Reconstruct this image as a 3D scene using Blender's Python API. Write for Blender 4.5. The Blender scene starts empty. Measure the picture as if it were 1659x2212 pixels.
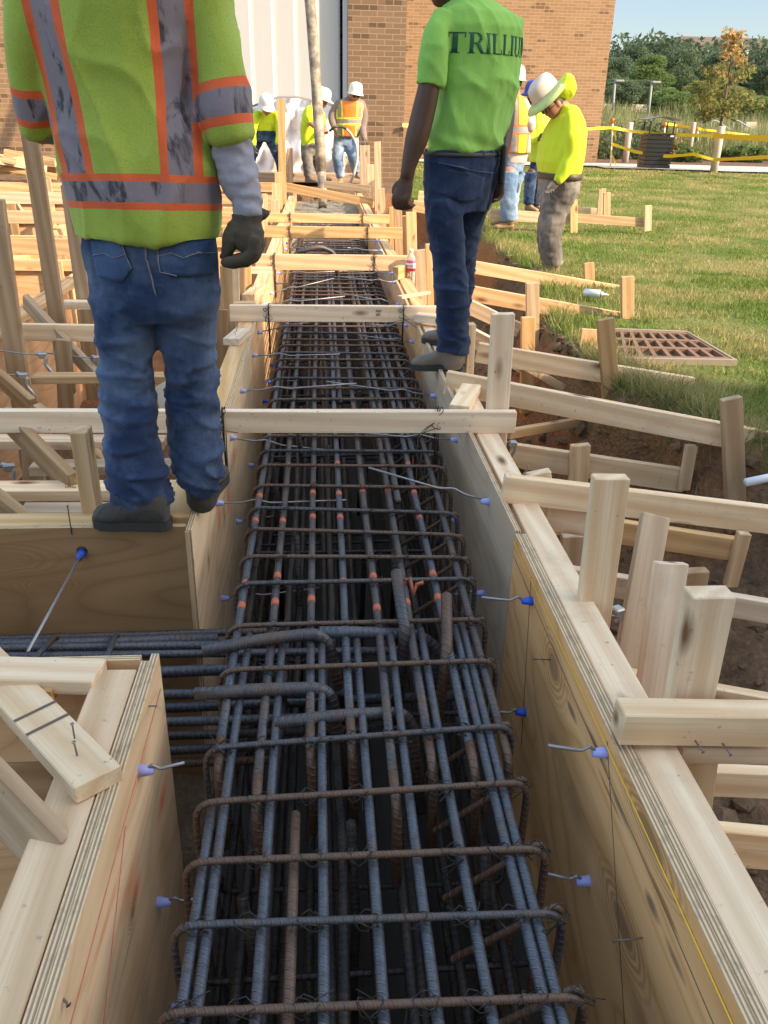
import bpy, bmesh, math, random
import numpy as np
from mathutils import Vector, Matrix, noise
random.seed(7)
SC = bpy.context.scene
COL = SC.collection
R_ = math.radians

# ------------------------------------------------------------------ camera
FPX, CX, CY, ZC = 1800.0, 829.5, 1106.0, 1.14
def _ray(x, y): return Vector((x-CX, CY-y, -FPX)).normalized()
_dn = _ray(745, 4935.8); _Z = -_dn
_Y = _ray(690, 257); _Y = (_Y-_Z*_Y.dot(_Z)).normalized(); _X = _Y.cross(_Z)
ROT = Matrix((_X, _Y, _Z))
CAM = Vector((0, 0, ZC))
def pw(x, y): return ROT @ _ray(x, y)
def oz(x, y, z=0.0):
    d = pw(x, y); return CAM+d*((z-ZC)/d.z)
def oy(x, y, Y):
    d = pw(x, y); return CAM+d*(Y/d.y)
def ox(x, y, X):
    d = pw(x, y); return CAM+d*(X/d.x)
cd = bpy.data.cameras.new('camera'); cam = bpy.data.objects.new('camera', cd); COL.objects.link(cam)
cd.sensor_fit = 'VERTICAL'; cd.sensor_height = 36.0; cd.lens = 36.0*FPX/2212.0
cd.clip_start = 0.05; cd.clip_end = 1500
cam.matrix_world = Matrix.Translation(CAM) @ ROT.to_4x4()
SC.camera = cam

# ------------------------------------------------------------------ node helpers
class NT:
    def __init__(s, name):
        s.m = bpy.data.materials.new(name); s.m.use_nodes = True
        s.t = s.m.node_tree; s.n = s.t.nodes; s.b = s.n['Principled BSDF']
    def N(s, ty, **kw):
        n = s.n.new('ShaderNode'+ty)
        for k, v in kw.items():
            if k.startswith('i_'): s.put(n.inputs[k[2:]] if not k[2:].isdigit() else n.inputs[int(k[2:])], v)
            else: setattr(n, k, v)
        return n
    def put(s, sock, v):
        if isinstance(v, bpy.types.NodeSocket): s.t.links.new(v, sock)
        else:
            if isinstance(v, (tuple, list)) and len(v) == 3 and sock.type == 'RGBA': v = (*v, 1)
            sock.default_value = v
    def math(s, op, a, b=0.0, c=None, clamp=False):
        n = s.n.new('ShaderNodeMath'); n.operation = op; n.use_clamp = clamp
        s.put(n.inputs[0], a); s.put(n.inputs[1], b)
        if c is not None: s.put(n.inputs[2], c)
        return n.outputs[0]
    def mix(s, f, a, b, blend='MIX'):
        n = s.n.new('ShaderNodeMix'); n.data_type = 'RGBA'; n.blend_type = blend
        s.put(n.inputs[0], f); s.put(n.inputs[6], a); s.put(n.inputs[7], b)
        return n.outputs[2]
    def ramp(s, f, stops, interp='LINEAR'):
        n = s.n.new('ShaderNodeValToRGB'); n.color_ramp.interpolation = interp
        e = n.color_ramp.elements
        while len(e) < len(stops): e.new(0.5)
        for k, (p, c) in enumerate(stops):
            e[k].position = p; e[k].color = (c, c, c, 1) if isinstance(c, (int, float)) else (*c, 1)
        s.put(n.inputs[0], f); return n.outputs[0]
    def obj(s): return s.N('TexCoord').outputs['Object']
    def rnd(s): return s.N('ObjectInfo').outputs['Random']
    def map(s, v, scale=(1, 1, 1), loc=(0, 0, 0)):
        n = s.N('Mapping'); s.put(n.inputs[0], v); n.inputs['Scale'].default_value = scale
        if isinstance(loc, bpy.types.NodeSocket): s.put(n.inputs['Location'], loc)
        else: n.inputs['Location'].default_value = loc
        return n.outputs[0]
    def noise(s, v, scale, detail=4, rough=.55, dist=0):
        n = s.N('TexNoise'); s.put(n.inputs['Vector'], v)
        n.inputs['Scale'].default_value = scale; n.inputs['Detail'].default_value = detail
        n.inputs['Roughness'].default_value = rough; n.inputs['Distortion'].default_value = dist
        return n.outputs[0]
    def voro(s, v, scale, out=0, feature='F1'):
        n = s.N('TexVoronoi', feature=feature); s.put(n.inputs['Vector'], v); n.inputs['Scale'].default_value = scale
        return n.outputs[out]
    def sep(s, v):
        n = s.N('SeparateXYZ'); s.put(n.inputs[0], v); return n.outputs
    def attr(s, name, out='Fac'):
        return s.N('Attribute', attribute_name=name).outputs[out]
    def bump(s, h, strength=.3, dist=.01):
        n = s.N('Bump'); n.inputs['Strength'].default_value = strength; n.inputs['Distance'].default_value = dist
        s.put(n.inputs['Height'], h); s.put(s.b.inputs['Normal'], n.outputs[0])
    def fin(s, col, rough=.7, metal=0.0, spec=None):
        s.put(s.b.inputs['Base Color'], col); s.put(s.b.inputs['Roughness'], rough); s.put(s.b.inputs['Metallic'], metal)
        if spec is not None: s.b.inputs['Specular IOR Level'].default_value = spec
        return s.m

def combo(s, r, a=37.0, b=91.0, c=53.0):
    n = s.N('CombineXYZ')
    s.put(n.inputs[0], s.math('MULTIPLY', r, a)); s.put(n.inputs[1], s.math('MULTIPLY', r, b)); s.put(n.inputs[2], s.math('MULTIPLY', r, c))
    return n.outputs[0]

def pine_mat(name, light, dark, dirt=.25):
    s = NT(name); o = s.obj(); r = s.rnd(); off = combo(s, r)
    v = s.map(o, (1, 1, 1), off)
    vs = s.map(v, (.9, 11, 11)); g = s.noise(vs, 2.2, 5, .6, .6)
    rings = s.N('TexWave', wave_type='BANDS', bands_direction='DIAGONAL'); s.put(rings.inputs['Vector'], s.map(v, (.35, 6, 6)))
    rings.inputs['Scale'].default_value = 1.6; rings.inputs['Distortion'].default_value = 5.0; rings.inputs['Detail'].default_value = 2; rings.inputs['Detail Scale'].default_value = .7
    gr = s.math('MULTIPLY', s.math('ADD', g, rings.outputs[1]), .5)
    col = s.mix(s.ramp(gr, [(.25, 0), (.75, 1)]), dark, light)
    fine = s.noise(s.map(v, (3, 160, 160)), 1.0, 2)
    col = s.mix(s.math('MULTIPLY', s.ramp(fine, [(.45, 0), (.72, 1)]), .45), col, tuple(x*.85 for x in dark))
    kd = s.voro(s.map(v, (3.6, 10, 10)), 1.0); kf = s.ramp(kd, [(.07, 1), (.13, .6), (.24, 0)])
    pick = s.voro(s.map(v, (3.6, 10, 10)), 1.0, 1); pk = s.math('GREATER_THAN', s.sep(pick)[0], .66)
    col = s.mix(s.math('MULTIPLY', kf, pk), col, (.19, .085, .035))
    col = s.mix(s.math('MULTIPLY', s.ramp(s.noise(v, 5, 5, .65), [(.54, 0), (.74, 1)]), dirt*.55), col, (.22, .16, .11))
    spot = s.math('MAXIMUM', s.ramp(s.noise(v, 38, 3, .6), [(.68, 0), (.73, 1)]), s.math('MULTIPLY', s.ramp(s.noise(v, 13, 5, .7), [(.66, 0), (.74, 1)]), .6))
    col = s.mix(s.math('MULTIPLY', spot, min(.85, dirt*1.6)), col, (.17, .155, .15))
    hv = s.N('HueSaturation'); s.put(hv.inputs['Color'], col)
    s.put(hv.inputs['Value'], s.math('ADD', s.math('MULTIPLY', r, .30), .82)); s.put(hv.inputs['Saturation'], s.math('SUBTRACT', 1.12, s.math('MULTIPLY', s.math('FRACT', s.math('MULTIPLY', r, 7.3)), .35)))
    s.bump(s.math('ADD', gr, s.math('MULTIPLY', fine, .5)), .18, .004)
    return s.fin(hv.outputs[0], .72, 0, .25)
PINE = pine_mat('pine_lumber', (.68, .475, .275), (.54, .345, .175))
WHITE = pine_mat('white_pine_lumber', (.88, .69, .475), (.76, .535, .33), .38)
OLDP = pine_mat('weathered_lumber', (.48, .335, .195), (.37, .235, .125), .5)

def ply_mat(name, light, dark, grey=0.0, marks=(), knots=(), streaks=()):
    s = NT(name); o = s.obj(); r = s.rnd(); v = s.map(o, (1, 1, 1), combo(s, r))
    big = s.noise(s.map(v, (.7, 4, 4)), 1.5, 3, .5)
    fld = s.math('ADD', s.noise(s.map(v, (.45, 2.6, 2.6)), 1.3, 1.5, .4, .25), s.math('MULTIPLY', s.noise(s.map(v, (1.5, 20, 20)), 1.0, 2), .03))
    cw = s.math('FRACT', s.math('MULTIPLY', fld, 13.0)); cw = s.ramp(cw, [(0, 1), (.16, .35), (.7, 0), (.96, .55), (1, 1)])
    f = s.math('ADD', s.math('MULTIPLY', cw, .42), s.math('MULTIPLY', big, .75))
    col = s.mix(s.ramp(f, [(.25, 0), (.80, 1)]), light, dark)
    fine = s.noise(s.map(v, (2.5, 90, 90)), 1.0, 3)
    col = s.mix(s.math('MULTIPLY', s.ramp(fine, [(.5, 0), (.8, 1)]), .4), col, dark)
    kv = s.map(v, (1.25, 3.0, 3.0))
    kd = s.voro(kv, 1.0); pk = s.math('GREATER_THAN', s.sep(s.voro(kv, 1.0, 1))[0], .55)
    halo = s.math('MULTIPLY', s.ramp(kd, [(.07, 0), (.09, 1), (.20, 0)]), s.math('MULTIPLY', s.math('SINE', s.math('MULTIPLY', kd, 210)), .5))
    col = s.mix(s.math('MULTIPLY', s.math('MULTIPLY', halo, pk), .7, clamp=True), col, (.26, .13, .055))
    col = s.mix(s.math('MULTIPLY', s.ramp(kd, [(.05, 1), (.085, 0)]), pk), col, (.29, .165, .09))
    split = s.ramp(s.noise(s.map(v, (1.0, 24, 24)), 1.6, 3, .6), [(.70, 0), (.74, 1)])
    col = s.mix(s.math('MULTIPLY', split, .75), col, (.20, .085, .03))
    st = s.ramp(s.noise(s.map(v, (1.6, 5, 5)), 2.6, 5, .65), [(.55, 0), (.72, 1)])
    col = s.mix(s.math('MULTIPLY', st, .16+.4*grey), col, (.16, .135, .11))
    if grey: col = s.mix(s.math('MULTIPLY', s.ramp(s.noise(v, 3.2, 5, .6), [(.3, .35), (.7, 1)]), grey), col, (.37, .325, .285))
    for (mx, mz, rx, rz, am) in marks:
        X, Y, Z = s.sep(o)[0:3]
        d = s.math('SQRT', s.math('ADD', s.math('POWER', s.math('DIVIDE', s.math('SUBTRACT', X, mx), rx), 2.0), s.math('POWER', s.math('DIVIDE', s.math('SUBTRACT', Z, mz), rz), 2.0)))
        d = s.math('ADD', d, s.math('MULTIPLY', s.noise(o, 30, 3), .6))
        col = s.mix(s.math('MULTIPLY', s.ramp(d, [(.3, 1), (1.25, 0)]), am), col, (.85, .17, .045))
    X, Y, Z = s.sep(o)[0:3]; wob_ = s.noise(s.map(o, (6, 1, 16)), 1.0, 3)
    def ell(mx, mz, rx, rz, k=.6):
        d = s.math('SQRT', s.math('ADD', s.math('POWER', s.math('DIVIDE', s.math('SUBTRACT', X, mx), rx), 2.0), s.math('POWER', s.math('DIVIDE', s.math('SUBTRACT', Z, mz), rz), 2.0)))
        return s.math('ADD', d, s.math('MULTIPLY', s.math('SUBTRACT', wob_, .5), k))
    for (kx, kz, rx, rz) in knots:
        d = ell(kx, kz, rx, rz, .8); rg_ = s.math('MULTIPLY', s.ramp(s.math('MULTIPLY', d, .25), [(.22, 0), (.27, 1), (.75, 0)]), s.math('ADD', s.math('MULTIPLY', s.math('SINE', s.math('MULTIPLY', d, 14)), .5), .5))
        col = s.mix(s.math('MULTIPLY', rg_, .75), col, (.27, .135, .055)); col = s.mix(s.ramp(d, [(.75, .9), (1.05, 0)]), col, (.30, .165, .085))
    for (kx, kz, rx, rz, c_, am) in streaks:
        col = s.mix(s.math('MULTIPLY', s.ramp(ell(kx, kz, rx, rz, 2.2), [(.3, 1), (1.3, 0)]), am), col, c_)
    s.bump(s.math('ADD', f, fine), .15, .003)
    return s.fin(col, .62, 0, .35)
PLY = ply_mat('plywood', (.74, .48, .27), (.56, .325, .165))
_DK, _OR = (.11, .09, .075), (.36, .15, .045)
PLYN = ply_mat('plywood_knotty', (.90, .545, .27), (.64, .335, .13), 0, (), ((.81, .374, .055, .034), (.158, .47, .07, .020), (.19, .195, .065, .030), (-.35, .30, .07, .03)),
    ((.647, .37, .05, .012, _DK, .8), (.44, .415, .14, .010, _DK, .85), (.296, .40, .09, .010, _DK, .8), (.107, .36, .045, .016, _DK, .8), (-.012, .36, .06, .012, _DK, .7), (.36, .38, .10, .008, _OR, .9), (.084, .41, .12, .007, _OR, .9), (.90, .33, .04, .010, _OR, .8), (1.1, .42, .10, .006, _OR, .7), (.55, .18, .22, .05, _DK, .35), (.0, .1, .2, .06, _DK, .35)))
PLYL = ply_mat('plywood_marked', (.90, .64, .40), (.72, .47, .26), 0, ((.95, .174, .12, .05, 1.0), (.645, .218, .10, .035, 1.0), (.62, .27, .16, .05, .6), (.25, .33, .22, .02, .6), (.46, .36, .26, .018, .6), (.80, .40, .2, .014, .5)), ((.614, .203, .020, .010),))
PLYF = ply_mat('plywood_far_marked', (.82, .63, .42), (.62, .43, .25), 0, ((.055, .25, .09, .08, .9), (-.25, .17, .10, .12, .85), (-.577, .26, .09, .14, .8), (-.40, .33, .08, .09, .6)), ((-.43, .19, .018, .030), (-.915, .24, .015, .02)))
PLYG = ply_mat('plywood_grey', (.66, .50, .36), (.50, .355, .235), .40)
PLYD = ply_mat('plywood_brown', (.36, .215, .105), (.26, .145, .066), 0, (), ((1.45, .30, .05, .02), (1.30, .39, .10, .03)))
def edge_mat():
    s = NT('plywood_edge'); o = s.obj(); y = s.sep(o)[1]
    f = s.math('FRACT', s.math('MULTIPLY', s.math('ADD', y, 10.0), 1/0.0075))
    col = s.ramp(f, [(.0, (.66, .52, .34)), (.45, (.62, .47, .30)), (.5, (.25, .16, .09)), (.95, (.36, .24, .14))])
    col = s.mix(s.math('MULTIPLY', s.ramp(s.noise(o, 22, 4, .7), [(.5, 0), (.7, 1)]), .6), col, (.16, .12, .09))
    s.bump(s.noise(o, 60, 3), .4, .004)
    return s.fin(col, .8)
PEDGE = edge_mat()

def plain(name, col, rough=.6, metal=0.0, var=.12, scale=20, bump=0.0, spec=None):
    s = NT(name); o = s.obj(); n = s.noise(o, scale, 4)
    c = s.mix(n, tuple(x*(1-var) for x in col), tuple(min(1, x*(1+var)) for x in col))
    if bump: s.bump(n, bump, .01)
    return s.fin(c, rough, metal, spec)

def rebar_mat(name, steel, rust, amount):
    s = NT(name); p = s.N('TexCoord').outputs['Object']; ln = s.attr('len')
    n = s.noise(p, 9, 5, .6); m = s.ramp(n, [(.5-amount*.35, 1), (.72-amount*.35, 0)] if False else [(.62-amount*.4, 0), (.80-amount*.4, 1)])
    col = s.mix(m, steel, rust)
    col = s.mix(s.math('MULTIPLY', s.ramp(s.noise(p, 70, 3), [(.45, 0), (.7, 1)]), .5), col, tuple(x*.45 for x in rust))
    rib = s.math('FRACT', s.math('MULTIPLY', ln, 1/0.0165)); rb = s.ramp(rib, [(.0, 0), (.08, 1), (.24, 1), (.34, 0)])
    col = s.mix(s.math('MULTIPLY', s.math('SUBTRACT', 1.0, rb), .50), col, tuple(x*.35 for x in steel))
    s.bump(s.math('ADD', rb, s.math('MULTIPLY', n, .25)), .9, .003)
    return s.fin(col, .5, s.math('MULTIPLY', s.math('SUBTRACT', 1.0, m), .5), .6)
BAR = rebar_mat('rebar_steel', (.125, .145, .185), (.13, .072, .044), .22)
BARR = rebar_mat('rebar_rusty', (.125, .095, .08), (.145, .072, .04), .75)
BARM = rebar_mat('rebar_brown', (.11, .115, .135), (.13, .075, .048), .42)
BAR_SHADED = rebar_mat('rebar_shaded', (.030, .030, .034), (.034, .021, .015), .5)  # darkened copy for the deep bars: shade inside the cage put into colour
WIRE = plain('tie_wire_black', (.03, .028, .027), .6, .3)
STEEL = plain('rod_steel', (.30, .29, .30), .45, .7)
GALV = plain('clamp_steel', (.42, .42, .42), .45, .8, .3)
NAIL = plain('nail_steel', (.28, .27, .27), .4, .8)
CONE = plain('cone_lavender', (.36, .40, .82), .5, 0, .05)
CONEB = plain('cone_blue', (.02, .09, .62), .45, 0, .1)

# ------------------------------------------------------------------ object helpers
WM = {}
def link(name, me, mats=()):
    o = bpy.data.objects.new(name, me); COL.objects.link(o)
    if me is not None and not me.materials:
        for m in (mats if isinstance(mats, (list, tuple)) else [mats]): me.materials.append(m)
    return o
def tag(o, label=None, cat=None, group=None, kind=None):
    if label: o['label'] = label
    if cat: o['category'] = cat
    if group: o['group'] = group
    if kind: o['kind'] = kind
    return o
def wmat(o): return WM.get(o.name, Matrix.Identity(4))
def place(o, M, parent=None):
    WM[o.name] = M.copy()
    if parent is not None:
        o.parent = parent; o.matrix_basis = wmat(parent).inverted() @ M
    else: o.matrix_basis = M
    return o
def empty(name, loc, label, cat, group=None):
    o = bpy.data.objects.new(name, None); COL.objects.link(o); o.empty_display_size = .1
    place(o, Matrix.Translation(Vector(loc))); return tag(o, label, cat, group)
def bm_mesh(bm, name, smooth=False):
    me = bpy.data.meshes.new(name); bm.normal_update(); bm.to_mesh(me); bm.free()
    if smooth:
        me.polygons.foreach_set('use_smooth', [True]*len(me.polygons))
    return me
def mesh_vf(name, vs, fs, smooth=False):
    me = bpy.data.meshes.new(name); me.from_pydata([tuple(v) for v in vs], [], fs); me.update()
    if smooth: me.polygons.foreach_set('use_smooth', [True]*len(me.polygons))
    return me
def shade(me, on=True):
    me.polygons.foreach_set('use_smooth', [on]*len(me.polygons)); return me
def box_bm(sx, sy, sz, bev=0.0, bm=None, c=(0, 0, 0), M=None):
    bm = bm or bmesh.new()
    mt = Matrix.Translation(c) @ Matrix.Diagonal((sx, sy, sz, 1))
    if M is not None: mt = M @ mt
    r = bmesh.ops.create_cube(bm, size=1, matrix=mt)
    if bev:
        es = list({e for v in r['verts'] for e in v.link_edges})
        bmesh.ops.bevel(bm, geom=es, offset=bev, segments=1, affect='EDGES', profile=.5)
    return bm
def frame(a, b, up=Vector((0, 0, 1))):
    x = (b-a).normalized(); z = (up-x*up.dot(x)).normalized(); y = z.cross(x)
    M = Matrix((x, y, z)).transposed().to_4x4(); M.translation = (a+b)/2
    return M
# a sawn board from a to b: w across (along up), t thick; local X runs along the grain
def board(name, a, b, w=.089, t=.038, up=(0, 0, 1), mat=None, parent=None, label=None, cat='board', group=None, warp=0.0):
    a, b, up = Vector(a), Vector(b), Vector(up)
    L = (b-a).length
    bm = box_bm(L, t, w, .0028)
    if warp:
        bmesh.ops.bisect_plane(bm, geom=bm.verts[:]+bm.edges[:]+bm.faces[:], plane_co=(0, 0, 0), plane_no=(1, 0, 0))
        for v in bm.verts: v.co.y += warp*(1-(2*v.co.x/L)**2)
    # slightly off-square saw cuts
    k1, k2 = random.uniform(-.05, .05), random.uniform(-.05, .05)
    for v in bm.verts:
        if v.co.x > 0: v.co.x += v.co.z*k1
        else: v.co.x += v.co.z*k2
    o = link(name, bm_mesh(bm, name), mat or PINE)
    place(o, frame(a, b, up), parent)
    if label: tag(o, label, cat, group)
    return o
# plywood: faces get ply, rims get the layered edge
def plywood(name, a, b, h, t, mat, parent=None, label=None, cat='plywood panel', up=(0, 0, 1)):
    a, b = Vector(a), Vector(b); bm = box_bm((b-a).length, t, h, .0015)
    me = bm_mesh(bm, name); o = link(name, me, [mat, PEDGE])
    for p in me.polygons: p.material_index = 0 if abs(p.normal.y) > .9 else 1
    place(o, frame(a, b, Vector(up)), parent)
    if label: tag(o, label, cat)
    return o
def tube_data(pts, r, seg=8, caps=True, closed=False, ref=None):
    pts = [Vector(p) for p in pts]; n = len(pts); vs, fs, ln = [], [], []
    rs = r if isinstance(r, (list, tuple)) else [r]*n
    side = None; acc = 0.0
    for i, p in enumerate(pts):
        if closed: t = pts[(i+1) % n]-pts[i-1]
        else: t = pts[min(i+1, n-1)]-pts[max(i-1, 0)]
        t = t.normalized() if t.length > 1e-9 else Vector((0, 0, 1))
        if side is None:
            g = ref or (Vector((0, 0, 1)) if abs(t.z) < .9 else Vector((1, 0, 0)))
            side = (g-t*g.dot(t)).normalized()
        else:
            side = side-t*side.dot(t)
            side = side.normalized() if side.length > 1e-6 else t.orthogonal().normalized()
        up = t.cross(side)
        if i: acc += (p-pts[i-1]).length
        for k in range(seg):
            an = 2*math.pi*k/seg
            vs.append(p+(side*math.cos(an)+up*math.sin(an))*rs[i]); ln.append(acc+rs[i]*.45*math.sin(an))
    m = n if closed else n-1
    for i in range(m):
        for k in range(seg):
            a = i*seg+k; b = i*seg+(k+1) % seg; c = ((i+1) % n)*seg+(k+1) % seg; d = ((i+1) % n)*seg+k
            fs.append((a, b, c, d))
    if caps and not closed:
        fs.append(tuple(range(seg-1, -1, -1))); fs.append(tuple((n-1)*seg+k for k in range(seg)))
    return vs, fs, ln
def tube(name, pts, r, mat, parent=None, seg=8, closed=False, origin=None, ref=None):
    pts = [Vector(p) for p in pts]
    og = Vector(origin) if origin is not None else pts[0]
    vs, fs, ln = tube_data([p-og for p in pts], r, seg, True, closed, ref)
    me = mesh_vf(name, vs, fs, True)
    at = me.attributes.new('len', 'FLOAT', 'POINT'); at.data.foreach_set('value', ln)
    o = link(name, me, mat); place(o, Matrix.Translation(og), parent); return o
def multi_tube(name, paths, r, mat, parent=None, seg=6, origin=(0, 0, 0)):
    og = Vector(origin); V, F, Ln = [], [], []
    for pts in paths:
        vs, fs, ln = tube_data([Vector(p)-og for p in pts], r, seg)
        k = len(V); V += vs; Ln += ln; F += [tuple(i+k for i in f) for f in fs]
    me = mesh_vf(name, V, F, True)
    at = me.attributes.new('len', 'FLOAT', 'POINT'); at.data.foreach_set('value', Ln)
    o = link(name, me, mat); place(o, Matrix.Translation(og), parent); return o
def arc_path(corners, rad, n=5):
    P = [Vector(p) for p in corners]; out = [P[0]]
    for i in range(1, len(P)-1):
        d1 = (P[i-1]-P[i]); d2 = (P[i+1]-P[i]); r = min(rad, d1.length*.48, d2.length*.48)
        a = P[i]+d1.normalized()*r; b = P[i]+d2.normalized()*r
        for k in range(n+1):
            t = k/n; out.append(a*(1-t)**2+P[i]*2*t*(1-t)+b*t*t)
    out.append(P[-1]); return out
def poly_obj(name, vs, fs, mat, parent=None, origin=(0, 0, 0), smooth=False):
    og = Vector(origin); me = mesh_vf(name, [Vector(v)-og for v in vs], fs, smooth)
    o = link(name, me, mat); place(o, Matrix.Translation(og), parent); return o
def box_obj(name, c, s, mat, parent=None, rot=0.0, bev=.004, tilt=None):
    M = Matrix.Translation(c) @ Matrix.Rotation(rot, 4, 'Z')
    if tilt is not None: M = M @ tilt
    o = link(name, bm_mesh(box_bm(*s, bev), name), mat); place(o, M, parent); return o
# ================================================================== light and sky
SUN_AZ = Vector((1.0, -.58, 0)).normalized(); SUN_EL = R_(30)
sd = bpy.data.lights.new('sun', 'SUN'); sd.energy = 2.0; sd.angle = R_(.55); sd.color = (1.0, .79, .54)
so = bpy.data.objects.new('sun', sd); COL.objects.link(so)
sv = SUN_AZ*math.cos(SUN_EL)+Vector((0, 0, math.sin(SUN_EL)))
so.rotation_euler = sv.to_track_quat('Z', 'Y').to_euler(); so.location = sv*60
w = bpy.data.worlds.new('World'); SC.world = w; w.use_nodes = True
sky = w.node_tree.nodes.new('ShaderNodeTexSky'); sky.sky_type = 'NISHITA'; sky.sun_disc = False
sky.sun_elevation = SUN_EL; sky.sun_rotation = math.atan2(SUN_AZ.x, SUN_AZ.y); sky.air_density = 1.0; sky.dust_density = .9; sky.ozone_density = 1.0
bg = w.node_tree.nodes['Background']; bg.inputs['Strength'].default_value = .15
tn = w.node_tree.nodes.new('ShaderNodeMix'); tn.data_type = 'RGBA'; tn.blend_type = 'MULTIPLY'; tn.inputs[0].default_value = 1; gz_ = w.node_tree.nodes.new('ShaderNodeTexCoord'); gs_ = w.node_tree.nodes.new('ShaderNodeSeparateXYZ'); gr_ = w.node_tree.nodes.new('ShaderNodeValToRGB')
w.node_tree.links.new(gz_.outputs['Generated'], gs_.inputs[0]); w.node_tree.links.new(gs_.outputs[2], gr_.inputs[0]); w.node_tree.links.new(gr_.outputs[0], tn.inputs[7])
e_ = gr_.color_ramp.elements; e_[0].position = 0.0; e_[0].color = (.27, .265, .275, 1); e_[1].position = 1.0; e_[1].color = (1.55, 1.30, .98, 1)
q_ = e_.new(.16); q_.color = (.28, .275, .285, 1); q_ = e_.new(.42); q_.color = (1.22, 1.02, .76, 1)
w.node_tree.links.new(sky.outputs[0], tn.inputs[6]); w.node_tree.links.new(tn.outputs[2], bg.inputs[0])
SC.view_settings.view_transform = 'Standard'; SC.view_settings.look = 'None'
SC.view_settings.exposure = 2.1; SC.view_settings.gamma = 1
SC.cycles.use_denoising = True
SC.cycles.max_bounces = 8; SC.cycles.diffuse_bounces = 4; SC.cycles.transparent_max_bounces = 8

# ================================================================== ground (one sheet)
EDGE = [(-2.0, 7.0), (1.0, 4.6), (2.6, 3.0), (3.2, 2.12), (3.506, 1.86), (3.849, 1.74), (4.083, 1.62), (4.624, 1.60), (5.30, 1.61), (5.86, 1.63), (6.7, 1.8), (7.6, 2.0), (8.7, 1.95), (10.1, 1.98), (12.1, 2.15), (14.6, 2.2), (15.2, 1.6)]
def edge_x(y):
    if y <= EDGE[0][0]: return EDGE[0][1]
    for (y0, x0), (y1, x1) in zip(EDGE, EDGE[1:]):
        if y <= y1: return x0+(x1-x0)*(y-y0)/(y1-y0)
    return -99.0 if y > 15.6 else 1.6
def smooth(a, b, x):
    t = min(1, max(0, (x-a)/(b-a))); return t*t*(3-2*t)
def lawn_z(x, y):
    z = -.12+.14*smooth(8, 24, y)+.012*noise.noise(Vector((x*.9, y*.9, 0)))
    z += smooth(30, 60, y)*2.2*smooth(2, 10, x)
    return z+smooth(15.2, 16.4, y)*.12*smooth(4, 1, x)
def pit_z(x, y):
    n = noise.noise(Vector((x*1.7, y*1.7, 3)))*.10+noise.noise(Vector((x*6, y*6, 8)))*.085+noise.noise(Vector((x*15, y*15, 1)))*.04
    z = -.98+n
    if x > .62:   # the ditch floor climbs toward its bank
        z += .30*smooth(.75, edge_x(y)+.1, x)
    if -.42 < x < .60 and y < 15.2: z = -1.0+.02*n
    return z
def terr(x, y):
    e = edge_x(y)+.10*noise.noise(Vector((x*.5, y*2.2, 5)))+.05*noise.noise(Vector((x*2, y*7, 9)))
    s = e-x            # > 0 inside the pit
    if y > 15.6 or x < -14: s = -1
    if y > 14.9 and y <= 15.6: s = min(s, (15.35-y)*1.2)
    if x < -13: s = min(s, x+13.6)
    L = lawn_z(x, y)
    if s <= 0: return L, (1.0 if 14.7 < y < 19.5 and -9 < x < 1.35+.2*noise.noise(Vector((x, y, 3))) else 0.0)
    k = smooth(0, .24, s+.04*noise.noise(Vector((x*9, y*9, 2))))
    return L*(1-k)+pit_z(x, y)*k, 1.0 if s > .015 else 0.3
def axis(segs):
    out = []
    for a, b, st in segs: out += list(np.arange(a, b, st))
    return out
xs = axis([(-400, -60, 40), (-60, -14, 4), (-14, -5, .45), (-5, .55, .16), (.55, 3.6, .045), (3.6, 8, .4), (8, 40, 2), (40, 400, 40)])+[400]
ys = axis([(-120, -4, 8), (-4, .6, .3), (.6, 15.8, .06), (15.8, 36, .7), (36, 90, 4), (90, 600, 50)])+[600]
V, D = [], []
for y in ys:
    for x in xs:
        z, d = terr(x, y); V.append((x, y, z)); D.append(d)
nx = len(xs)
F = [(j*nx+i, j*nx+i+1, (j+1)*nx+i+1, (j+1)*nx+i) for j in range(len(ys)-1) for i in range(nx-1)]
me = mesh_vf('ground', V, F, True)
me.attributes.new('dirt', 'FLOAT', 'POINT').data.foreach_set('value', D)
s = NT('ground'); p = s.obj()
dn = s.noise(p, 7, 6, .65); dn2 = s.noise(p, 55, 4, .7)
dirt = s.ramp(dn, [(.25, (.10, .066, .043)), (.5, (.21, .135, .085)), (.75, (.32, .215, .14))])
dirt = s.mix(s.math('MULTIPLY', s.ramp(dn2, [(.4, 0), (.7, 1)]), .6), dirt, (.09, .064, .046))
red = s.ramp(s.noise(p, .55, 3), [(.48, 0), (.62, 1)]); yy_ = s.sep(p)[1]; ry_ = s.math('MULTIPLY', s.math('GREATER_THAN', yy_, 3.3), s.math('LESS_THAN', yy_, 7.0)); dirt = s.mix(s.math('MULTIPLY', s.math('MAXIMUM', red, s.math('MULTIPLY', ry_, dn)), .65), dirt, (.36, .165, .07))
gn = s.noise(p, .9, 5, .6); gn2 = s.noise(p, 26, 4, .7)
gr = s.mix(s.ramp(gn, [(.40, 0), (.66, 1)]), (.12, .17, .035), (.32, .275, .115))
gr = s.mix(s.math('MULTIPLY', gn2, .6), gr, (.06, .10, .018))
gr = s.mix(s.ramp(s.noise(p, 2.3, 5, .7), [(.64, 0), (.74, .75)]), gr, (.15, .10, .06))
col = s.mix(s.attr('dirt'), gr, dirt)
peb = s.voro(p, 42); s.bump(s.math('ADD', s.math('MULTIPLY', dn2, .7), s.math('MULTIPLY', peb, .5)), .9, .03)
s.fin(col, .95, 0, .1)
g = link('ground', me, s.m); tag(g, kind='structure')

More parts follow.
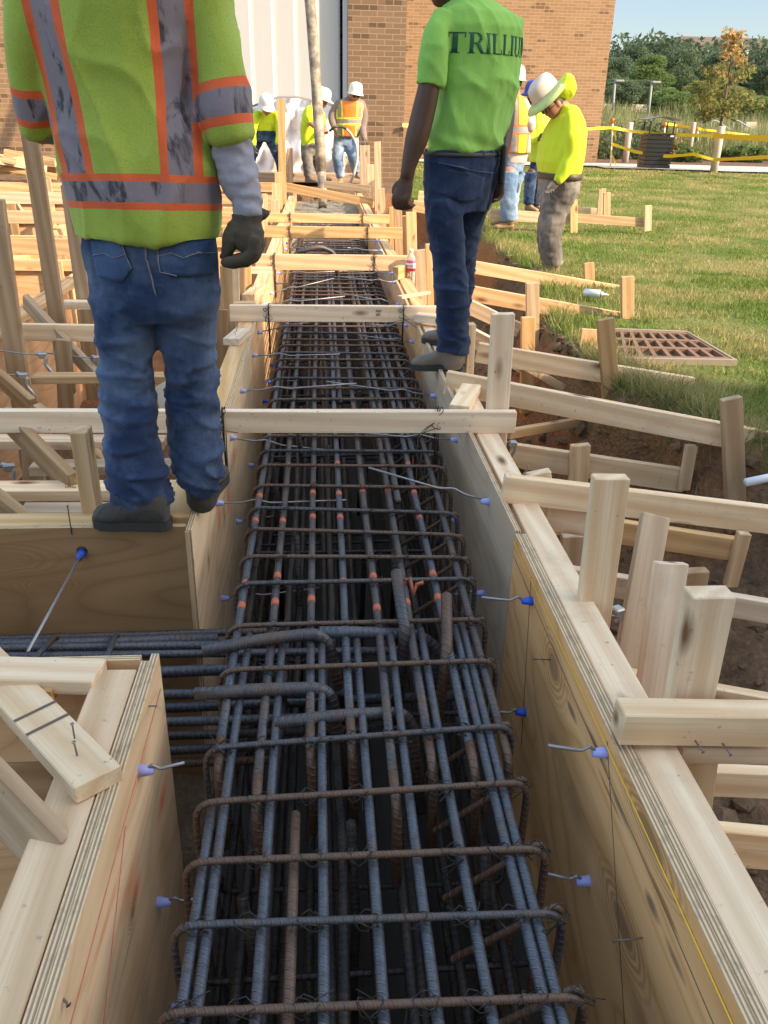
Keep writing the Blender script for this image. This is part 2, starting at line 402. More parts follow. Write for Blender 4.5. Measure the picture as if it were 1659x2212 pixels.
# loose clods and stones on the ditch floor and bank
CLOD = NT('clod'); q = CLOD.obj(); CLOD.bump(CLOD.noise(q, 40, 5), .8, .02)
CLOD.fin(CLOD.mix(CLOD.noise(q, 12, 4), (.10, .07, .048), (.26, .175, .115)), .95, 0, .1)
bm = bmesh.new()
for i in range(1500):
    y = random.uniform(1.0, 9.5); x = random.uniform(.8, edge_x(y)-.02)
    r = random.choice([.008, .012, .015, .02, .028, .04, .055])*random.uniform(.7, 1.2); z = terr(x, y)[0]
    rr = bmesh.ops.create_icosphere(bm, subdivisions=1, radius=r, matrix=Matrix.Translation((x, y, z+r*.2)) @ Matrix.Rotation(random.uniform(0, 6), 4, 'Z') @ Matrix.Diagonal((1.2, .9, .7, 1)))
    for v in rr['verts']: v.co += noise.noise_vector(v.co*30)*r*.45
o = link('dirt_clods', bm_mesh(bm, 'dirt_clods'), CLOD.m); tag(o, kind='stuff')

# lawn grass blades
def grass_mat(name, g1, g2, straw):
    s = NT(name); p = s.obj(); t = s.attr('tint')
    c = s.mix(t, g1, g2); c = s.mix(s.ramp(s.math('ADD', s.noise(p, .9, 5, .6), s.math('MULTIPLY', t, .12)), [(.49, 0), (.66, .95)]), c, straw)
    m = s.fin(c, .6, 0, .2)
    tr = s.N('BsdfTranslucent'); s.put(tr.inputs[0], c); mx = s.N('MixShader'); mx.inputs[0].default_value = .3
    s.put(mx.inputs[1], s.b.outputs[0]); s.put(mx.inputs[2], tr.outputs[0]); s.put(s.n['Material Output'].inputs[0], mx.outputs[0])
    return m
GRASS = grass_mat('grass_blades', (.115, .175, .03), (.235, .30, .065), (.45, .37, .17))
rng = np.random.default_rng(3)
def blades(name, roots, hts, wid, mat, lean=.5):
    n = len(roots); an = rng.uniform(0, 2*np.pi, n); roots = np.array(roots)
    sx = np.cos(an)*wid; sy = np.sin(an)*wid; la = rng.uniform(0, 2*np.pi, n); lm = hts*rng.uniform(0, 1, n)*lean
    v = np.zeros((n, 3, 3)); v[:, 0] = roots; v[:, 0, 0] -= sx; v[:, 0, 1] -= sy; v[:, 1] = roots; v[:, 1, 0] += sx; v[:, 1, 1] += sy
    v[:, 2] = roots; v[:, 2, 0] += np.cos(la)*lm; v[:, 2, 1] += np.sin(la)*lm; v[:, 2, 2] += hts
    me = bpy.data.meshes.new(name); me.vertices.add(3*n); me.vertices.foreach_set('co', v.ravel())
    me.loops.add(3*n); me.loops.foreach_set('vertex_index', np.arange(3*n)); me.polygons.add(n)
    me.polygons.foreach_set('loop_start', np.arange(0, 3*n, 3)); me.update(calc_edges=True)
    t = np.repeat(rng.uniform(0, 1, n), 3); me.attributes.new('tint', 'FLOAT', 'POINT').data.foreach_set('value', t)
    return link(name, me, mat)
GR = (1.93, 2.42, 4.70, 5.50)   # the drain grate keeps a clear patch
roots, hts = [], []
for (y0, y1, den, h0, wmax) in ((2.6, 5.2, 4200, .034, 5), (5.2, 8, 2400, .030, 6), (8, 13, 800, .030, 9.5), (13, 25.2, 200, .034, 14)):
    nn = int((y1-y0)*(wmax-1.5)*den)
    for x, y in zip(rng.uniform(1.5, wmax, nn), rng.uniform(y0, y1, nn)):
        e = edge_x(y) if y < 15.2 else 0
        z, d = terr(x, y)
        if d > 0 or (1.6 < x < 2.55 and 4.62 < y < 5.55 and abs(x-2.1) < .40): continue
        cl = noise.noise(Vector((x*1.5, y*1.5, 4))); cl2 = noise.noise(Vector((x*5, y*5, 6)))
        if cl+cl2*.6 < -.28 and random.random() < .8: continue
        roots.append((x, y, z-.004)); near = 1+1.6*math.exp(-abs(x-e)*3.5)
        hts.append(h0*(.6+.9*random.random())*(1+.6*cl2)*(near if y < 14 else 1))
roots = np.array(roots); hts = np.array(hts)
wid = .0022+.00042*roots[:, 1]
o = blades('grass', roots, hts, wid, GRASS, .8); tag(o, kind='stuff')
# hanging dry grass on the bank edge
roots, hts = [], []
for i in range(4200):
    y = random.uniform(2.9, 5.0) if i % 3 else random.uniform(5, 12); x = edge_x(y)+random.gauss(.04, .09); z, d = terr(x, y)
    if z < -.45: continue
    roots.append((x, y, z)); hts.append(random.uniform(.05, .15))
o = blades('bank_grass', np.array(roots), np.array(hts), np.full(len(roots), .0032), grass_mat('bank_grass', (.10, .15, .03), (.25, .27, .09), (.40, .33, .17)), 1.6); tag(o, kind='stuff')

# ================================================================== pavement, mulch
def strip(name, pts_near, pts_far, dz, mat):
    vs = []; n = 60
    def samp(P, t):
        x = P[0][0]+(P[-1][0]-P[0][0])*t
        for (a, b) in zip(P, P[1:]):
            if a[0] <= x <= b[0]: return x, a[1]+(b[1]-a[1])*(x-a[0])/(b[0]-a[0])
        return P[-1]
    rows = 8
    for i in range(n+1):
        a = samp(pts_near, i/n); b = samp(pts_far, i/n)
        for k in range(rows+1):
            x = a[0]+(b[0]-a[0])*k/rows; y = a[1]+(b[1]-a[1])*k/rows; vs.append((x, y, lawn_z(x, y)+dz))
    m = rows+1; fs = [(i*m+k, (i+1)*m+k, (i+1)*m+k+1, i*m+k+1) for i in range(n) for k in range(rows)]
    o = link(name, mesh_vf(name, vs, fs, True), mat); tag(o, kind='structure'); return o
CONC = plain('concrete_path', (.52, .46, .39), .85, 0, .1, 6, .1)
CURB = plain('kerb_concrete', (.36, .36, .38), .85, 0, .1, 6, .1)
MULCH = NT('mulch'); q = MULCH.obj(); MULCH.bump(MULCH.voro(q, 25), 1, .05)
MULCH.fin(MULCH.mix(MULCH.voro(q, 18), (.07, .04, .028), (.22, .12, .085)), .95)
strip('pavement', [(2, 26.2), (9, 25.9), (14, 24.6), (30, 21)], [(2, 28.4), (9, 28.2), (14, 27.6), (30, 27)], .03, CONC)
strip('kerb', [(8, 24.9), (14, 23.4), (30, 19.5)], [(8, 26.0), (14, 24.55), (30, 20.9)], .045, CURB)
strip('mulch_bed', [(2, 28.4), (9, 28.2), (14, 27.6), (30, 27)], [(2, 31), (9, 34), (14, 34), (30, 34)], .035, MULCH.m)

# ================================================================== brick buildings
def brick_mat(name, c1, c2, mortar, course=.088, length=.285):
    s = NT(name); p = s.obj(); geo = s.N('NewGeometry').outputs['Normal']
    nx_ = s.math('ABSOLUTE', s.sep(geo)[0]); X, Y, Z = s.sep(p)[0:3]
    u = s.mix(s.math('GREATER_THAN', nx_, .7), X, Y)
    cb = s.N('CombineXYZ'); s.put(cb.inputs[0], u); s.put(cb.inputs[1], Z)
    b = s.N('TexBrick', offset=.5); s.put(b.inputs['Vector'], cb.outputs[0])
    b.inputs['Scale'].default_value = 1; b.inputs['Brick Width'].default_value = length; b.inputs['Row Height'].default_value = course
    b.inputs['Mortar Size'].default_value = .0075; b.inputs['Mortar Smooth'].default_value = .2; b.inputs['Bias'].default_value = -.1
    s.put(b.inputs['Color1'], c1); s.put(b.inputs['Color2'], c2); s.put(b.inputs['Mortar'], mortar)
    # odd dark bricks in drifts
    cell = s.N('CombineXYZ'); row = s.math('FLOOR', s.math('DIVIDE', Z, course))
    sh = s.math('MULTIPLY', s.math('MODULO', row, 2.0), length*.5)
    s.put(cell.inputs[0], s.math('FLOOR', s.math('DIVIDE', s.math('ADD', u, sh), length))); s.put(cell.inputs[1], row)
    wn = s.N('TexWhiteNoise', noise_dimensions='2D'); s.put(wn.inputs[0], cell.outputs[0])
    drift = s.ramp(s.noise(p, .28, 2), [(.40, .02), (.62, .34)])
    dk = s.math('LESS_THAN', wn.outputs[0], drift)
    c = s.mix(s.math('MULTIPLY', dk, s.math('SUBTRACT', 1.0, b.outputs[1])), b.outputs[0], tuple(x*.62 for x in c2))
    c = s.mix(s.math('MULTIPLY', s.noise(p, 1.1, 4), .22), c, tuple(x*.75 for x in c2))
    s.bump(b.outputs[1], .5, -.006)
    return s.fin(c, .88, 0, .2)
BRICK = brick_mat('tan_brick', (.31, .195, .112), (.245, .148, .086), (.36, .28, .20))
BRICKP = brick_mat('brown_brick', (.21, .136, .088), (.17, .11, .072), (.31, .235, .165))
bld = empty('brick_building', (-2, 24, 0), 'large tan brick building with a recessed white panelled bay behind the trench', 'building')
def bbox_part(name, x0, x1, y0, y1, z0, z1, mat, par):
    return box_obj(name, ((x0+x1)/2, (y0+y1)/2, (z0+z1)/2), (x1-x0, y1-y0, z1-z0), mat, par, 0, 0)
bbox_part('wall', -16, -2.35, 19.0, 26, -.6, 12, BRICK, bld)
bbox_part('wall', 1.56, 9.03, 29.0, 40, -.6, 12, BRICK, bld)
bbox_part('pier', .52, 1.558, 17.0, 39, -.6, 12, BRICKP, bld)
bbox_part('wall', -2.348, .518, 20.4, 26, -.6, 12, BRICKP, bld)
# white corrugated panel bay
s = NT('white_panel'); q = s.obj()
s.fin(s.mix(s.math('MULTIPLY', s.noise(s.map(q, (6, 6, .4)), 1.5, 4), .5), (.54, .54, .53), (.45, .45, .46)), .42, 0, .4)
vs, fs = [], []; xw = -2.34; prof = []
while xw < .30:
    prof += [(xw, 17.29), (xw+.318, 17.25), (xw+.352, 17.29)]; xw += .396
for (x, y) in prof: vs += [(x, y, .0), (x, y, 12)]
for i in range(len(prof)-1): fs.append((2*i, 2*i+2, 2*i+3, 2*i+1))
n0 = len(vs)
for (x, y) in prof: vs += [(x, y+.05, .0), (x, y+.05, 12)]
for i in range(len(prof)-1): fs.append((n0+2*i, n0+2*i+1, n0+2*i+3, n0+2*i+2))
poly_obj('white_panel', vs, fs, s.m, bld, (-1, 17.3, 0))
bbox_part('bay_side', -2.40, -2.342, 17.3, 19.0, 0, 12, s.m, bld)
FLASH = plain('bay_trim', (.68, .72, .78), .4, 0, .04)
bbox_part('bay_trim', .436, .518, 17.16, 17.34, 0, 12, FLASH, bld)
# neighbouring building out of frame: its corner throws the shade across the near half of the site
nb = empty('brick_building', (9, -10, 0), 'tall brick building standing behind the camera that shades the near ground', 'building')
WIN = plain('window_glass', (.03, .04, .05), .08, 0, .1)
bbox_part('wall', 2.5, 16.5, -24, -4.0, -.5, 14, BRICK, nb)
for kz in range(4):
    for ky in range(3):
        f = bbox_part('window', 4.2+ky*4.2, 5.8+ky*4.2, -4.03, -3.95, 1.1+kz*3.3, 3.0+kz*3.3, FLASH, nb)
        bbox_part('pane', 4.28+ky*4.2, 5.72+ky*4.2, -4.0, -3.935, 1.18+kz*3.3, 2.92+kz*3.3, WIN, f)
bbox_part('parapet', 2.4, 16.6, -24.1, -3.9, 14, 14.3, CONC, nb)

# far beige building
fb = empty('far_building', (62, 120, 2), 'low beige building with a brown roof band beyond the treeline', 'building')
FX = oy(1468, 120, 118).x
bbox_part('wall', FX, 110, 118, 140, 0, 10.5, plain('beige_wall', (.55, .48, .42), .8, 0, .05, 1), fb)
bbox_part('roof_band', FX-.3, 110.3, 117.7, 140.3, 10.5, 11.5, plain('brown_band', (.17, .135, .12), .7, 0, .05, 1), fb)

# ================================================================== trees
BARK = plain('bark', (.12, .09, .065), .9, 0, .3, 12, .5)
def leaf_mat(name, a, b, c):
    s = NT(name); t = s.attr('tint'); r = s.rnd()
    col = s.ramp(t, [(0, a), (.55, b), (1, c)])
    hv = s.N('HueSaturation'); s.put(hv.inputs['Color'], col); s.put(hv.inputs['Value'], s.math('ADD', .8, s.math('MULTIPLY', r, .45)))
    m = s.fin(hv.outputs[0], .6, 0, .2)
    tr = s.N('BsdfTranslucent'); s.put(tr.inputs[0], hv.outputs[0]); mx = s.N('MixShader'); mx.inputs[0].default_value = .45
    s.put(mx.inputs[1], s.b.outputs[0]); s.put(mx.inputs[2], tr.outputs[0]); s.put(s.n['Material Output'].inputs[0], mx.outputs[0])
    return m
LEAF = [leaf_mat('leaves_dark', (.08, .115, .07), (.115, .16, .09), (.16, .205, .115)),
        leaf_mat('leaves_mid', (.09, .14, .05), (.15, .21, .07), (.21, .28, .09)),
        leaf_mat('leaves_yellow', (.15, .17, .05), (.25, .25, .08), (.38, .34, .12)),
        leaf_mat('leaves_orange', (.34, .22, .09), (.48, .34, .14), (.52, .42, .20))]
def leaf_cloud(centres, n, size, spread=1.0, seed=0):
    rg = np.random.default_rng(seed); P = []
    for (c, r) in centres:
        k = max(6, int(n*r**2/sum(q[1]**2 for q in centres)))
        d = rg.normal(size=(k, 3)); d /= np.linalg.norm(d, axis=1)[:, None]
        rad = r*(.45+.6*rg.random(k)**.6)*spread; P.append(np.array(c)+d*rad[:, None]*np.array([1, 1, .85]))
    P = np.concatenate(P); m = len(P)
    a = rg.normal(size=(m, 3)); a /= np.linalg.norm(a, axis=1)[:, None]; b = np.cross(a, rg.normal(size=(m, 3))); b /= np.linalg.norm(b, axis=1)[:, None]
    sz = size*rg.uniform(.6, 1.3, m)[:, None]
    v = np.stack([P-a*sz, P+b*sz*.55, P+a*sz, P-b*sz*.55], 1).reshape(-1, 3)
    me = bpy.data.meshes.new('crown'); me.vertices.add(4*m); me.vertices.foreach_set('co', v.ravel()); me.loops.add(4*m)
    me.loops.foreach_set('vertex_index', np.arange(4*m)); me.polygons.add(m); me.polygons.foreach_set('loop_start', np.arange(0, 4*m, 4)); me.update(calc_edges=True)
    me.attributes.new('tint', 'FLOAT', 'POINT').data.foreach_set('value', np.repeat(np.clip(rg.normal(.45, .25, m), 0, 1), 4))
    return me
def limbs(paths):
    Vv, Ff = [], []
    for pts, rs in paths:
        vs, fs, _ = tube_data(pts, rs, 7); k = len(Vv); Vv += vs; Ff += [tuple(i+k for i in f) for f in fs]
    return mesh_vf('trunk', Vv, Ff, True)
def make_crown(H, Wd, seed, n=8500, size=.185):
    rg = random.Random(seed); cs = []
    for i in range(26):
        t = rg.random(); z = H*(.25+.68*t); rr = Wd*(math.sin(math.pi*(.18+.8*t))**.7)
        an = rg.uniform(0, 6.28); k = rg.uniform(.2, .8)
        cs.append(((math.cos(an)*rr*k, math.sin(an)*rr*k, z), Wd*rg.uniform(.22, .42)))
    return leaf_cloud(cs, n, size, 1, seed)
CROWNS = [make_crown(10, 4.2, k) for k in range(4)]
TRUNK = limbs([([(0, 0, -.5), (.1, .05, 2.5), (0, .1, 5), (.2, .1, 8)], [.26, .2, .14, .05]), ([(.08, .05, 2.6), (1.2, .3, 4.6), (2, .6, 6.4)], [.13, .09, .03]), ([(.06, .05, 3), (-1.1, -.4, 5), (-1.7, -.6, 6.8)], [.13, .08, .03])])
# (pixel x, pixel y of the top, distance, width factor, leaf, label)
TREES = [(1335, 130, 62, 1.05, 0, 'dark green tree directly beside the brick corner'),
 (1372, 108, 78, 1.1, 0, 'tall dark tree with an uneven top behind the first lamp post'),
 (1408, 128, 58, 1.25, 1, 'broad bright green tree in the middle of the treeline'),
 (1442, 112, 82, 1.0, 0, 'tall dark tree rising right behind the bright green one'),
 (1472, 112, 76, .95, 0, 'dark upright tree right of the second lamp post'),
 (1500, 142, 84, .9, 0, 'low dark tree standing before the far beige wall'),
 (1555, 122, 80, 1.0, 0, 'dark tree behind the orange topped sapling'),
 (1515, 178, 60, .95, 2, 'yellow green bushy tree left of the orange sapling'),
 (1582, 190, 52, .8, 2, 'olive yellow tree right of the orange sapling'),
 (1612, 165, 88, .8, 0, 'small dark tree in front of the beige building'),
 (1655, 150, 60, .9, 0, 'dark tree cut by the right photo edge'),
 (1600, 205, 50, .8, 1, 'dull green tree behind the stair railing'),
 (1645, 212, 46, .6, 1, 'pale green shrub tree at the right photo edge'),
 (1450, 196, 48, .75, 1, 'round light green bush tree in front of the treeline'),
 (1385, 178, 54, .7, 0, 'shadowy green tree between the two lamp posts'),
 (1340, 175, 50, .6, 0, 'dark shrubby tree behind the first lamp post'),
 (1690, 140, 85, 1.2, 0, 'dark tree far behind at the right, mostly outside the frame'),
 (1480, 205, 46, .55, 1, 'small rounded shrub below the yellow green tree')]
for i, (px, py, dist, wf, lf, lb) in enumerate(TREES):
    b = oy(px, py, dist); gz = lawn_z(b.x, b.y); H = b.z-gz
    t = empty('tree', (b.x, b.y, gz), lb, 'tree', 'trees of the far treeline')
    sc = H/9.2; sx = sc*wf if sc*wf > .35 else .35
    M = Matrix.Translation((b.x, b.y, gz)) @ Matrix.Rotation(i*1.7, 4, 'Z') @ Matrix.Diagonal((sx, sx, sc, 1))
    cm = CROWNS[i % 4].copy(); cm.materials.clear(); cm.materials.append(LEAF[lf]); c = link('crown', cm, LEAF[lf]); place(c, M, t)
    k = link('trunk', TRUNK, BARK); place(k, M, t)
wood = [((oy(px, 238-h, 95)[0], 95+random.uniform(-6, 6), 2.4+random.uniform(1.5, 4.5)), random.uniform(2.5, 4)) for px in range(1290, 1720, 12) for h in (0, 40)]
cm = leaf_cloud(wood, 22000, .30, 1, 77); o = link('far_wood', cm, LEAF[0]); tag(o, kind='stuff')

# young orange-topped tree
b = oy(1553, 300, 34); bx_, by_ = b.x, b.y; bz = lawn_z(bx_, by_)
yt = empty('young_tree', (bx_, by_, bz), 'slender young tree with orange turning leaves beside the lawn path', 'tree')
top = oy(1588, 62, 34).z-bz; xo = oy(1590, 62, 34).x-bx_
def yp(t, dx=0, dy=0): return Vector((bx_+xo*t+dx, by_+dy, bz+top*t))
k = link('trunk', limbs([([yp(t) for t in (0, .2, .45, .7, .95)], [.07, .06, .045, .03, .01])]+[([yp(.32+.05*j), yp(.42+.055*j, .5*math.cos(j*2.4), .5*math.sin(j*2.4)), yp(.52+.05*j, .8*math.cos(j*2.4), .8*math.sin(j*2.4))], [.022, .014, .005]) for j in range(9)]), BARK); place(k, Matrix.Identity(4), yt)
cs1, cs2 = [], []
rg = random.Random(4)
for j in range(34):
    t = rg.uniform(.33, .72); rr = .95*(1-.5*abs(t-.5)); c = yp(t, rg.uniform(-rr, rr), rg.uniform(-rr, rr)); cs1.append((c, rg.uniform(.15, .34)))
for j in range(26):
    t = rg.uniform(.6, .99); rr = .62*(1.25-t); c = yp(t, rg.uniform(-rr, rr)*1.5, rg.uniform(-rr, rr)); cs2.append((c, rg.uniform(.08, .2)))
c = link('crown', leaf_cloud(cs1, 1500, .085, 1.2, 5), LEAF[2]); place(c, Matrix.Identity(4), yt)
c = link('crown', leaf_cloud(cs2, 620, .085, 1.2, 6), LEAF[3]); place(c, Matrix.Identity(4), yt)

# ornamental grasses and shrubs on the bank behind the path
FEATH = grass_mat('feather_grass', (.12, .16, .05), (.26, .29, .13), (.36, .34, .19))
roots, hts = [], []
for i in range(26000):
    y = random.uniform(31.5, 50); x = random.uniform(9.2, 13+(y-30)*.75+3)
    cl = noise.noise(Vector((x*.35, y*.35, 11)))
    if cl < -.25: continue
    roots.append((x, y, lawn_z(x, y))); hts.append(random.uniform(.4, .95)*(1+cl))
o = blades('feather_grass', np.array(roots), np.array(hts), np.full(len(roots), .02), FEATH, .6); tag(o, kind='stuff')
SHR = [(1340, 285, 31.5, 1.3, 'dark spiky shrub at the foot of the brick corner', 0), (1368, 262, 33, 1.5, 'tall dark green shrub right of the pale bollard', 0), (1395, 268, 35, 1.3, 'green shrub directly behind the slatted bin', 1),
       (1455, 300, 31, .9, 'loose green shrub with red flowers right of the bin', 1), (1490, 318, 30, .7, 'low grey green tuft between the bin and the right bollard', 1), (1625, 318, 31, .9, 'rounded grass clump near the right photo edge', 1), (1585, 320, 31, .7, 'low green clump behind the right bollard', 1), (1520, 298, 36, 1.0, 'soft green shrub behind the yellow tape', 1)]
for i, (px, py, dist, wd, lb, lf) in enumerate(SHR):
    tp = oy(px, py, dist); gz = lawn_z(tp.x, dist); H = max(.4, tp.z-gz)
    cs = [((tp.x+random.uniform(-wd, wd)*.5, dist+random.uniform(-.4, .4), gz+H*random.uniform(.15, .8)), .3*wd) for _ in range(12)]
    cm = leaf_cloud([(Vector(c)-Vector((tp.x, dist, gz)), r) for c, r in cs], 900, .075, 1, 40+i)
    o = link('shrub', cm, LEAF[lf]); place(o, Matrix.Translation((tp.x, dist, gz))); tag(o, lb, 'shrub', 'shrubs in the bed behind the path')
    if i == 3:
        fl = link('flowers', leaf_cloud([(Vector(c)-Vector((tp.x, dist, gz)), r) for c, r in cs], 60, .05, 1.15, 90), plain('red_petal', (.6, .06, .03), .6)); place(fl, Matrix.Translation((tp.x, dist, gz)), o)
# ================================================================== trench forms
def YB(y0, y1, x, z): return (x, y0, z), (x, y1, z)
rf = empty('trench_form', (.6, 3, -1), 'right side plywood trench form with a pale flat board along its top', 'formwork')
XR = .583
for (y0, y1, m, dz) in ((-.4, 2.245, PLYN, .004), (2.25, 4.68, PLYG, .012), (4.685, 7.1, PLY, .004), (7.105, 9.5, PLYG, .004), (9.505, 12, PLY, .006), (12.005, 15.3, PLY, .004)):
    h = 1.0
    plywood('plywood_panel', (XR+.009, y0, dz-h/2), (XR+.009, y1, dz-h/2), h, .018, m, rf)
plywood('backing_strip', (XR+.0275, -.4, -.05), (XR+.0275, 2.24, -.05), .112, .018, PLY, rf)
board('backing_strip', (XR-.0095, 2.27, -.03), (XR-.0095, 2.9, -.03), .10, .017, (0, 0, 1), OLDP, rf) if False else None
for (y0, y1, m) in ((-.4, 3.16, WHITE), (3.21, 5.5, WHITE), (5.51, 9.0, PINE), (9.01, 12.4, PINE), (12.41, 15.2, PINE)):
    board('top_board', (XR+.082, y0, -.018), (XR+.082, y1, -.018), .089, .038, (1, 0, 0), m, rf)
    board('wale', (XR+.06, y0, -.5), (XR+.06, y1, -.5), .089, .038, (0, 0, 1), m, rf)
lf = empty('trench_form', (-.42, 8, -1), 'left side plywood trench form running from the crossing beam to the far end', 'formwork')
XL = -.402
for (y0, y1, m) in ((2.30, 4.7, PLYF), (4.705, 7.1, PLY), (7.105, 9.5, PLY), (9.505, 12, PLY), (12.005, 15.3, PLY)):
    plywood('plywood_panel', (XL-.009, y0, -.496), (XL-.009, y1, -.496), 1.0, .018, m, lf)
for (y0, y1, m) in ((2.40, 5.15, PINE), (5.16, 8.2, PINE), (8.21, 12, PINE), (12.01, 15.2, PINE)):
    board('top_board', (XL-.064, y0, -.018), (XL-.064, y1, -.018), .089, .038, (1, 0, 0), m, lf)
    board('wale', (XL-.04, y0, -.5), (XL-.04, y1, -.5), .089, .038, (0, 0, 1), m, lf)
# the crossing beam's far form, facing the camera
cf = empty('crossing_form', (-1.6, 2.34, -1), 'brown plywood form panel of the crossing beam under the worker in the striped vest', 'formwork')
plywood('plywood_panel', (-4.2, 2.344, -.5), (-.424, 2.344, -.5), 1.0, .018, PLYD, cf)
board('top_board', (-4.2, 2.400, -.020), (-.52, 2.400, -.020), .089, .038, (0, 1, 0), PINE, cf)
board('end_strip', (-.4155, 2.32, -.45), (-.4155, 2.32, .0), .05, .014, (0, 1, 0), OLDP, cf)
# near left corner box
nf = empty('trench_form', (-.4, 1, -1), 'near left plywood form with spray paint streaks and a red chalk line', 'formwork')
plywood('plywood_panel', (-.397, -.5, -.496), (-.397, 1.652, -.496), 1.0, .018, PLYL, nf)
plywood('backing_panel', (-.4165, -.5, -.50), (-.4165, 1.63, -.50), 1.0, .019, PLY, nf)
board('top_board', (-.474, -.5, -.020), (-.474, 1.60, -.020), .089, .038, (1, 0, 0), PINE, nf)
board('lower_wale', (-.447, -.5, -.55), (-.447, 1.6, -.55), .089, .038, (0, 0, 1), OLDP, nf)
CHALK = plain('chalk_red', (.58, .22, .15), .9, 0, .3, 60)
tube('chalk_line', [(-.3865, .55, -.10), (-.3868, 1.1, -.085), (-.3866, 1.62, -.075)], .0012, CHALK, nf)
tube('chalk_line', [(-.3866, .75, -.38), (-.3868, .98, -.25), (-.3866, 1.22, -.095)], .0011, CHALK, nf)
cn = empty('crossing_form', (-1.5, 1.64, -1), 'crossing beam form at the near left with its plywood edge uppermost', 'formwork')
plywood('plywood_panel', (-3.6, 1.641, -.498), (-.428, 1.641, -.498), 1.0, .02, PLY, cn)
board('top_board', (-3.6, 1.573, -.022), (-.60, 1.573, -.022), .089, .038, (0, 1, 0), PINE, cn)
STR = plain('string_yellow', (.85, .52, .05), .7)
o = tube('string_line', [(XR-.003, .2, -.036), (XR-.002, 1.2, -.030), (XR-.003, 2.24, -.022)], .0016, STR); tag(o, 'yellow string stretched along the top of the right plywood form', 'string')
PENCIL = plain('pencil_line', (.13, .09, .07), .9)
for (ya, za, yb, zb) in ((1.33, -.02, 1.02, -.48), (2.24, -.07, .5, -.10), (2.02, -.02, 1.93, -.55)):
    tube('pencil_line', [(XR-.0006, ya, za), (XR-.0006, (ya+yb)/2, (za+zb)/2), (XR-.0006, yb, zb)], .0011, PENCIL, rf, 5)

def nails(par, pts, mat=NAIL):
    for (p, d) in pts:
        p, d = Vector(p), Vector(d)
        vs, fs, _ = tube_data([p-d*.3, p+d*.8, p+d*.97, p+d*.971, p+d], [.0019, .0019, .0019, .0045, .0045], 6)
        poly_obj('nail', vs, fs, mat, par, p, True)

# ------------------------------------------------------------------ boards laid across the trench
def fbd(name, p1, p2, Y1, Y2, w, t, mat, label, cat, group=None, warp=0.0, **kw):
    """front face, top edge from pixel p1 (at depth Y1) to p2 (at depth Y2)"""
    a, b = oy(*p1, Y1), oy(*p2, Y2)
    off = Vector((0, t/2, 0)); x = (b-a).normalized(); dn = Vector((0, 0, -1)); dn = (dn-x*dn.dot(x)).normalized()
    return board(name, a+off+dn*w/2, b+off+dn*w/2, w, t, (0, 0, 1), mat, None, label, cat, group, warp)
CB = 'boards laid flat on edge across the trench'
def cross(Y, x0, x1, z0, h, mat, label, tilt=0, yt=0):
    return board('cross_board', (x0, Y+.019, z0+h/2), (x1, Y+yt+.019, z0+h/2+tilt), h, .038, (0, 0, 1), mat, None, label, 'board', CB)
c1 = cross(3.18, -1.72, .778, .004, .091, WHITE, 'long board across the trench nearest the camera, passing behind the striped vest worker', -.004, -.03)
c2 = cross(5.17, -.56, .80, .004, .100, WHITE, 'stamped board across the trench at the feet of the green shirt worker')
c3 = cross(7.12, -.54, .79, .004, .125, PINE, 'sunlit board across the trench ending at the water bottle')
c4 = cross(9.2, -1.1, .86, .004, .115, PINE, 'sunlit board across the trench with a long shadow on its right half')
c5 = cross(10.6, -1.2, .83, .004, .105, PINE, 'sunlit board across the trench just before the wet concrete')
a, b = oy(608, 392, 13.6), oy(806, 428, 13.3)
c6 = board('cross_board', a-Vector((0, 0, .07)), b-Vector((0, 0, .07)), .13, .038, (0, 0, 1), PINE, None, 'sloping board across the trench in front of the concrete hose', 'board', CB)
c7 = board('cross_board', oy(700, 398, 13.9), oy(800, 408, 13.8), .10, .038, (0, 0, 1), OLDP, None, 'grey dirty board lying behind the sloping board across the trench', 'board', CB)
INK = plain('stamp_ink', (.10, .085, .075), .9)
# grade stamp: rows of small illegible marks on the second board
vs, fs = [], []
for k in range(9):
    x = .335+.007*(k % 5); z = .070-.022*(k//5)-(k % 2)*.004
    n = len(vs); vs += [(x, 5.1685, z), (x+.004, 5.1685, z), (x+.004, 5.1685, z+.014), (x, 5.1685, z+.014)]; fs.append((n, n+1, n+2, n+3))
st_ = poly_obj('grade_stamp', vs, fs, INK, None, (.34, 5.1685, .06)); st_.parent = c2; st_.matrix_basis = wmat(c2).inverted() @ Matrix.Translation((.34, 5.1685, .06))
def loopwire(x, Y, h, drop, lab, t=.038):
    e = empty('tie_wire', (x, Y, 0), lab, 'wire', 'black tie wires hanging from the cross boards')
    o_ = lambda: random.uniform(-.004, .004)
    for k in range(2):
        dx = k*.009+o_()
        tube('strand', arc_path([(x+dx+o_(), Y-.004, -drop), (x+dx, Y-.005, h*.5), (x+dx, Y-.005, h+.008), (x+dx+o_(), Y+t+.006, h+.008), (x+dx+o_(), Y+t+.006, -drop)], .006, 3), .0022, WIRE, e, 5)
    pts = []
    for k in range(26):
        a = k/25*6.0; pts.append((x+.018*math.sin(a*1.7)+.006*math.cos(5*a)-.012*k/25, Y-.010-.008*math.cos(a), h+.012-.075*(k/25)+.02*math.sin(a*2.2)))
    tube('twist', pts, .0017, WIRE, e, 5)
    for k in range(3):
        tube('wire_end', [(x, Y-.006, h*.6), (x+random.uniform(-.05, .05), Y-.02, h*.3), (x+random.uniform(-.12, .12), Y-.04, random.uniform(-.03, .02))], .0014, WIRE, e, 5)
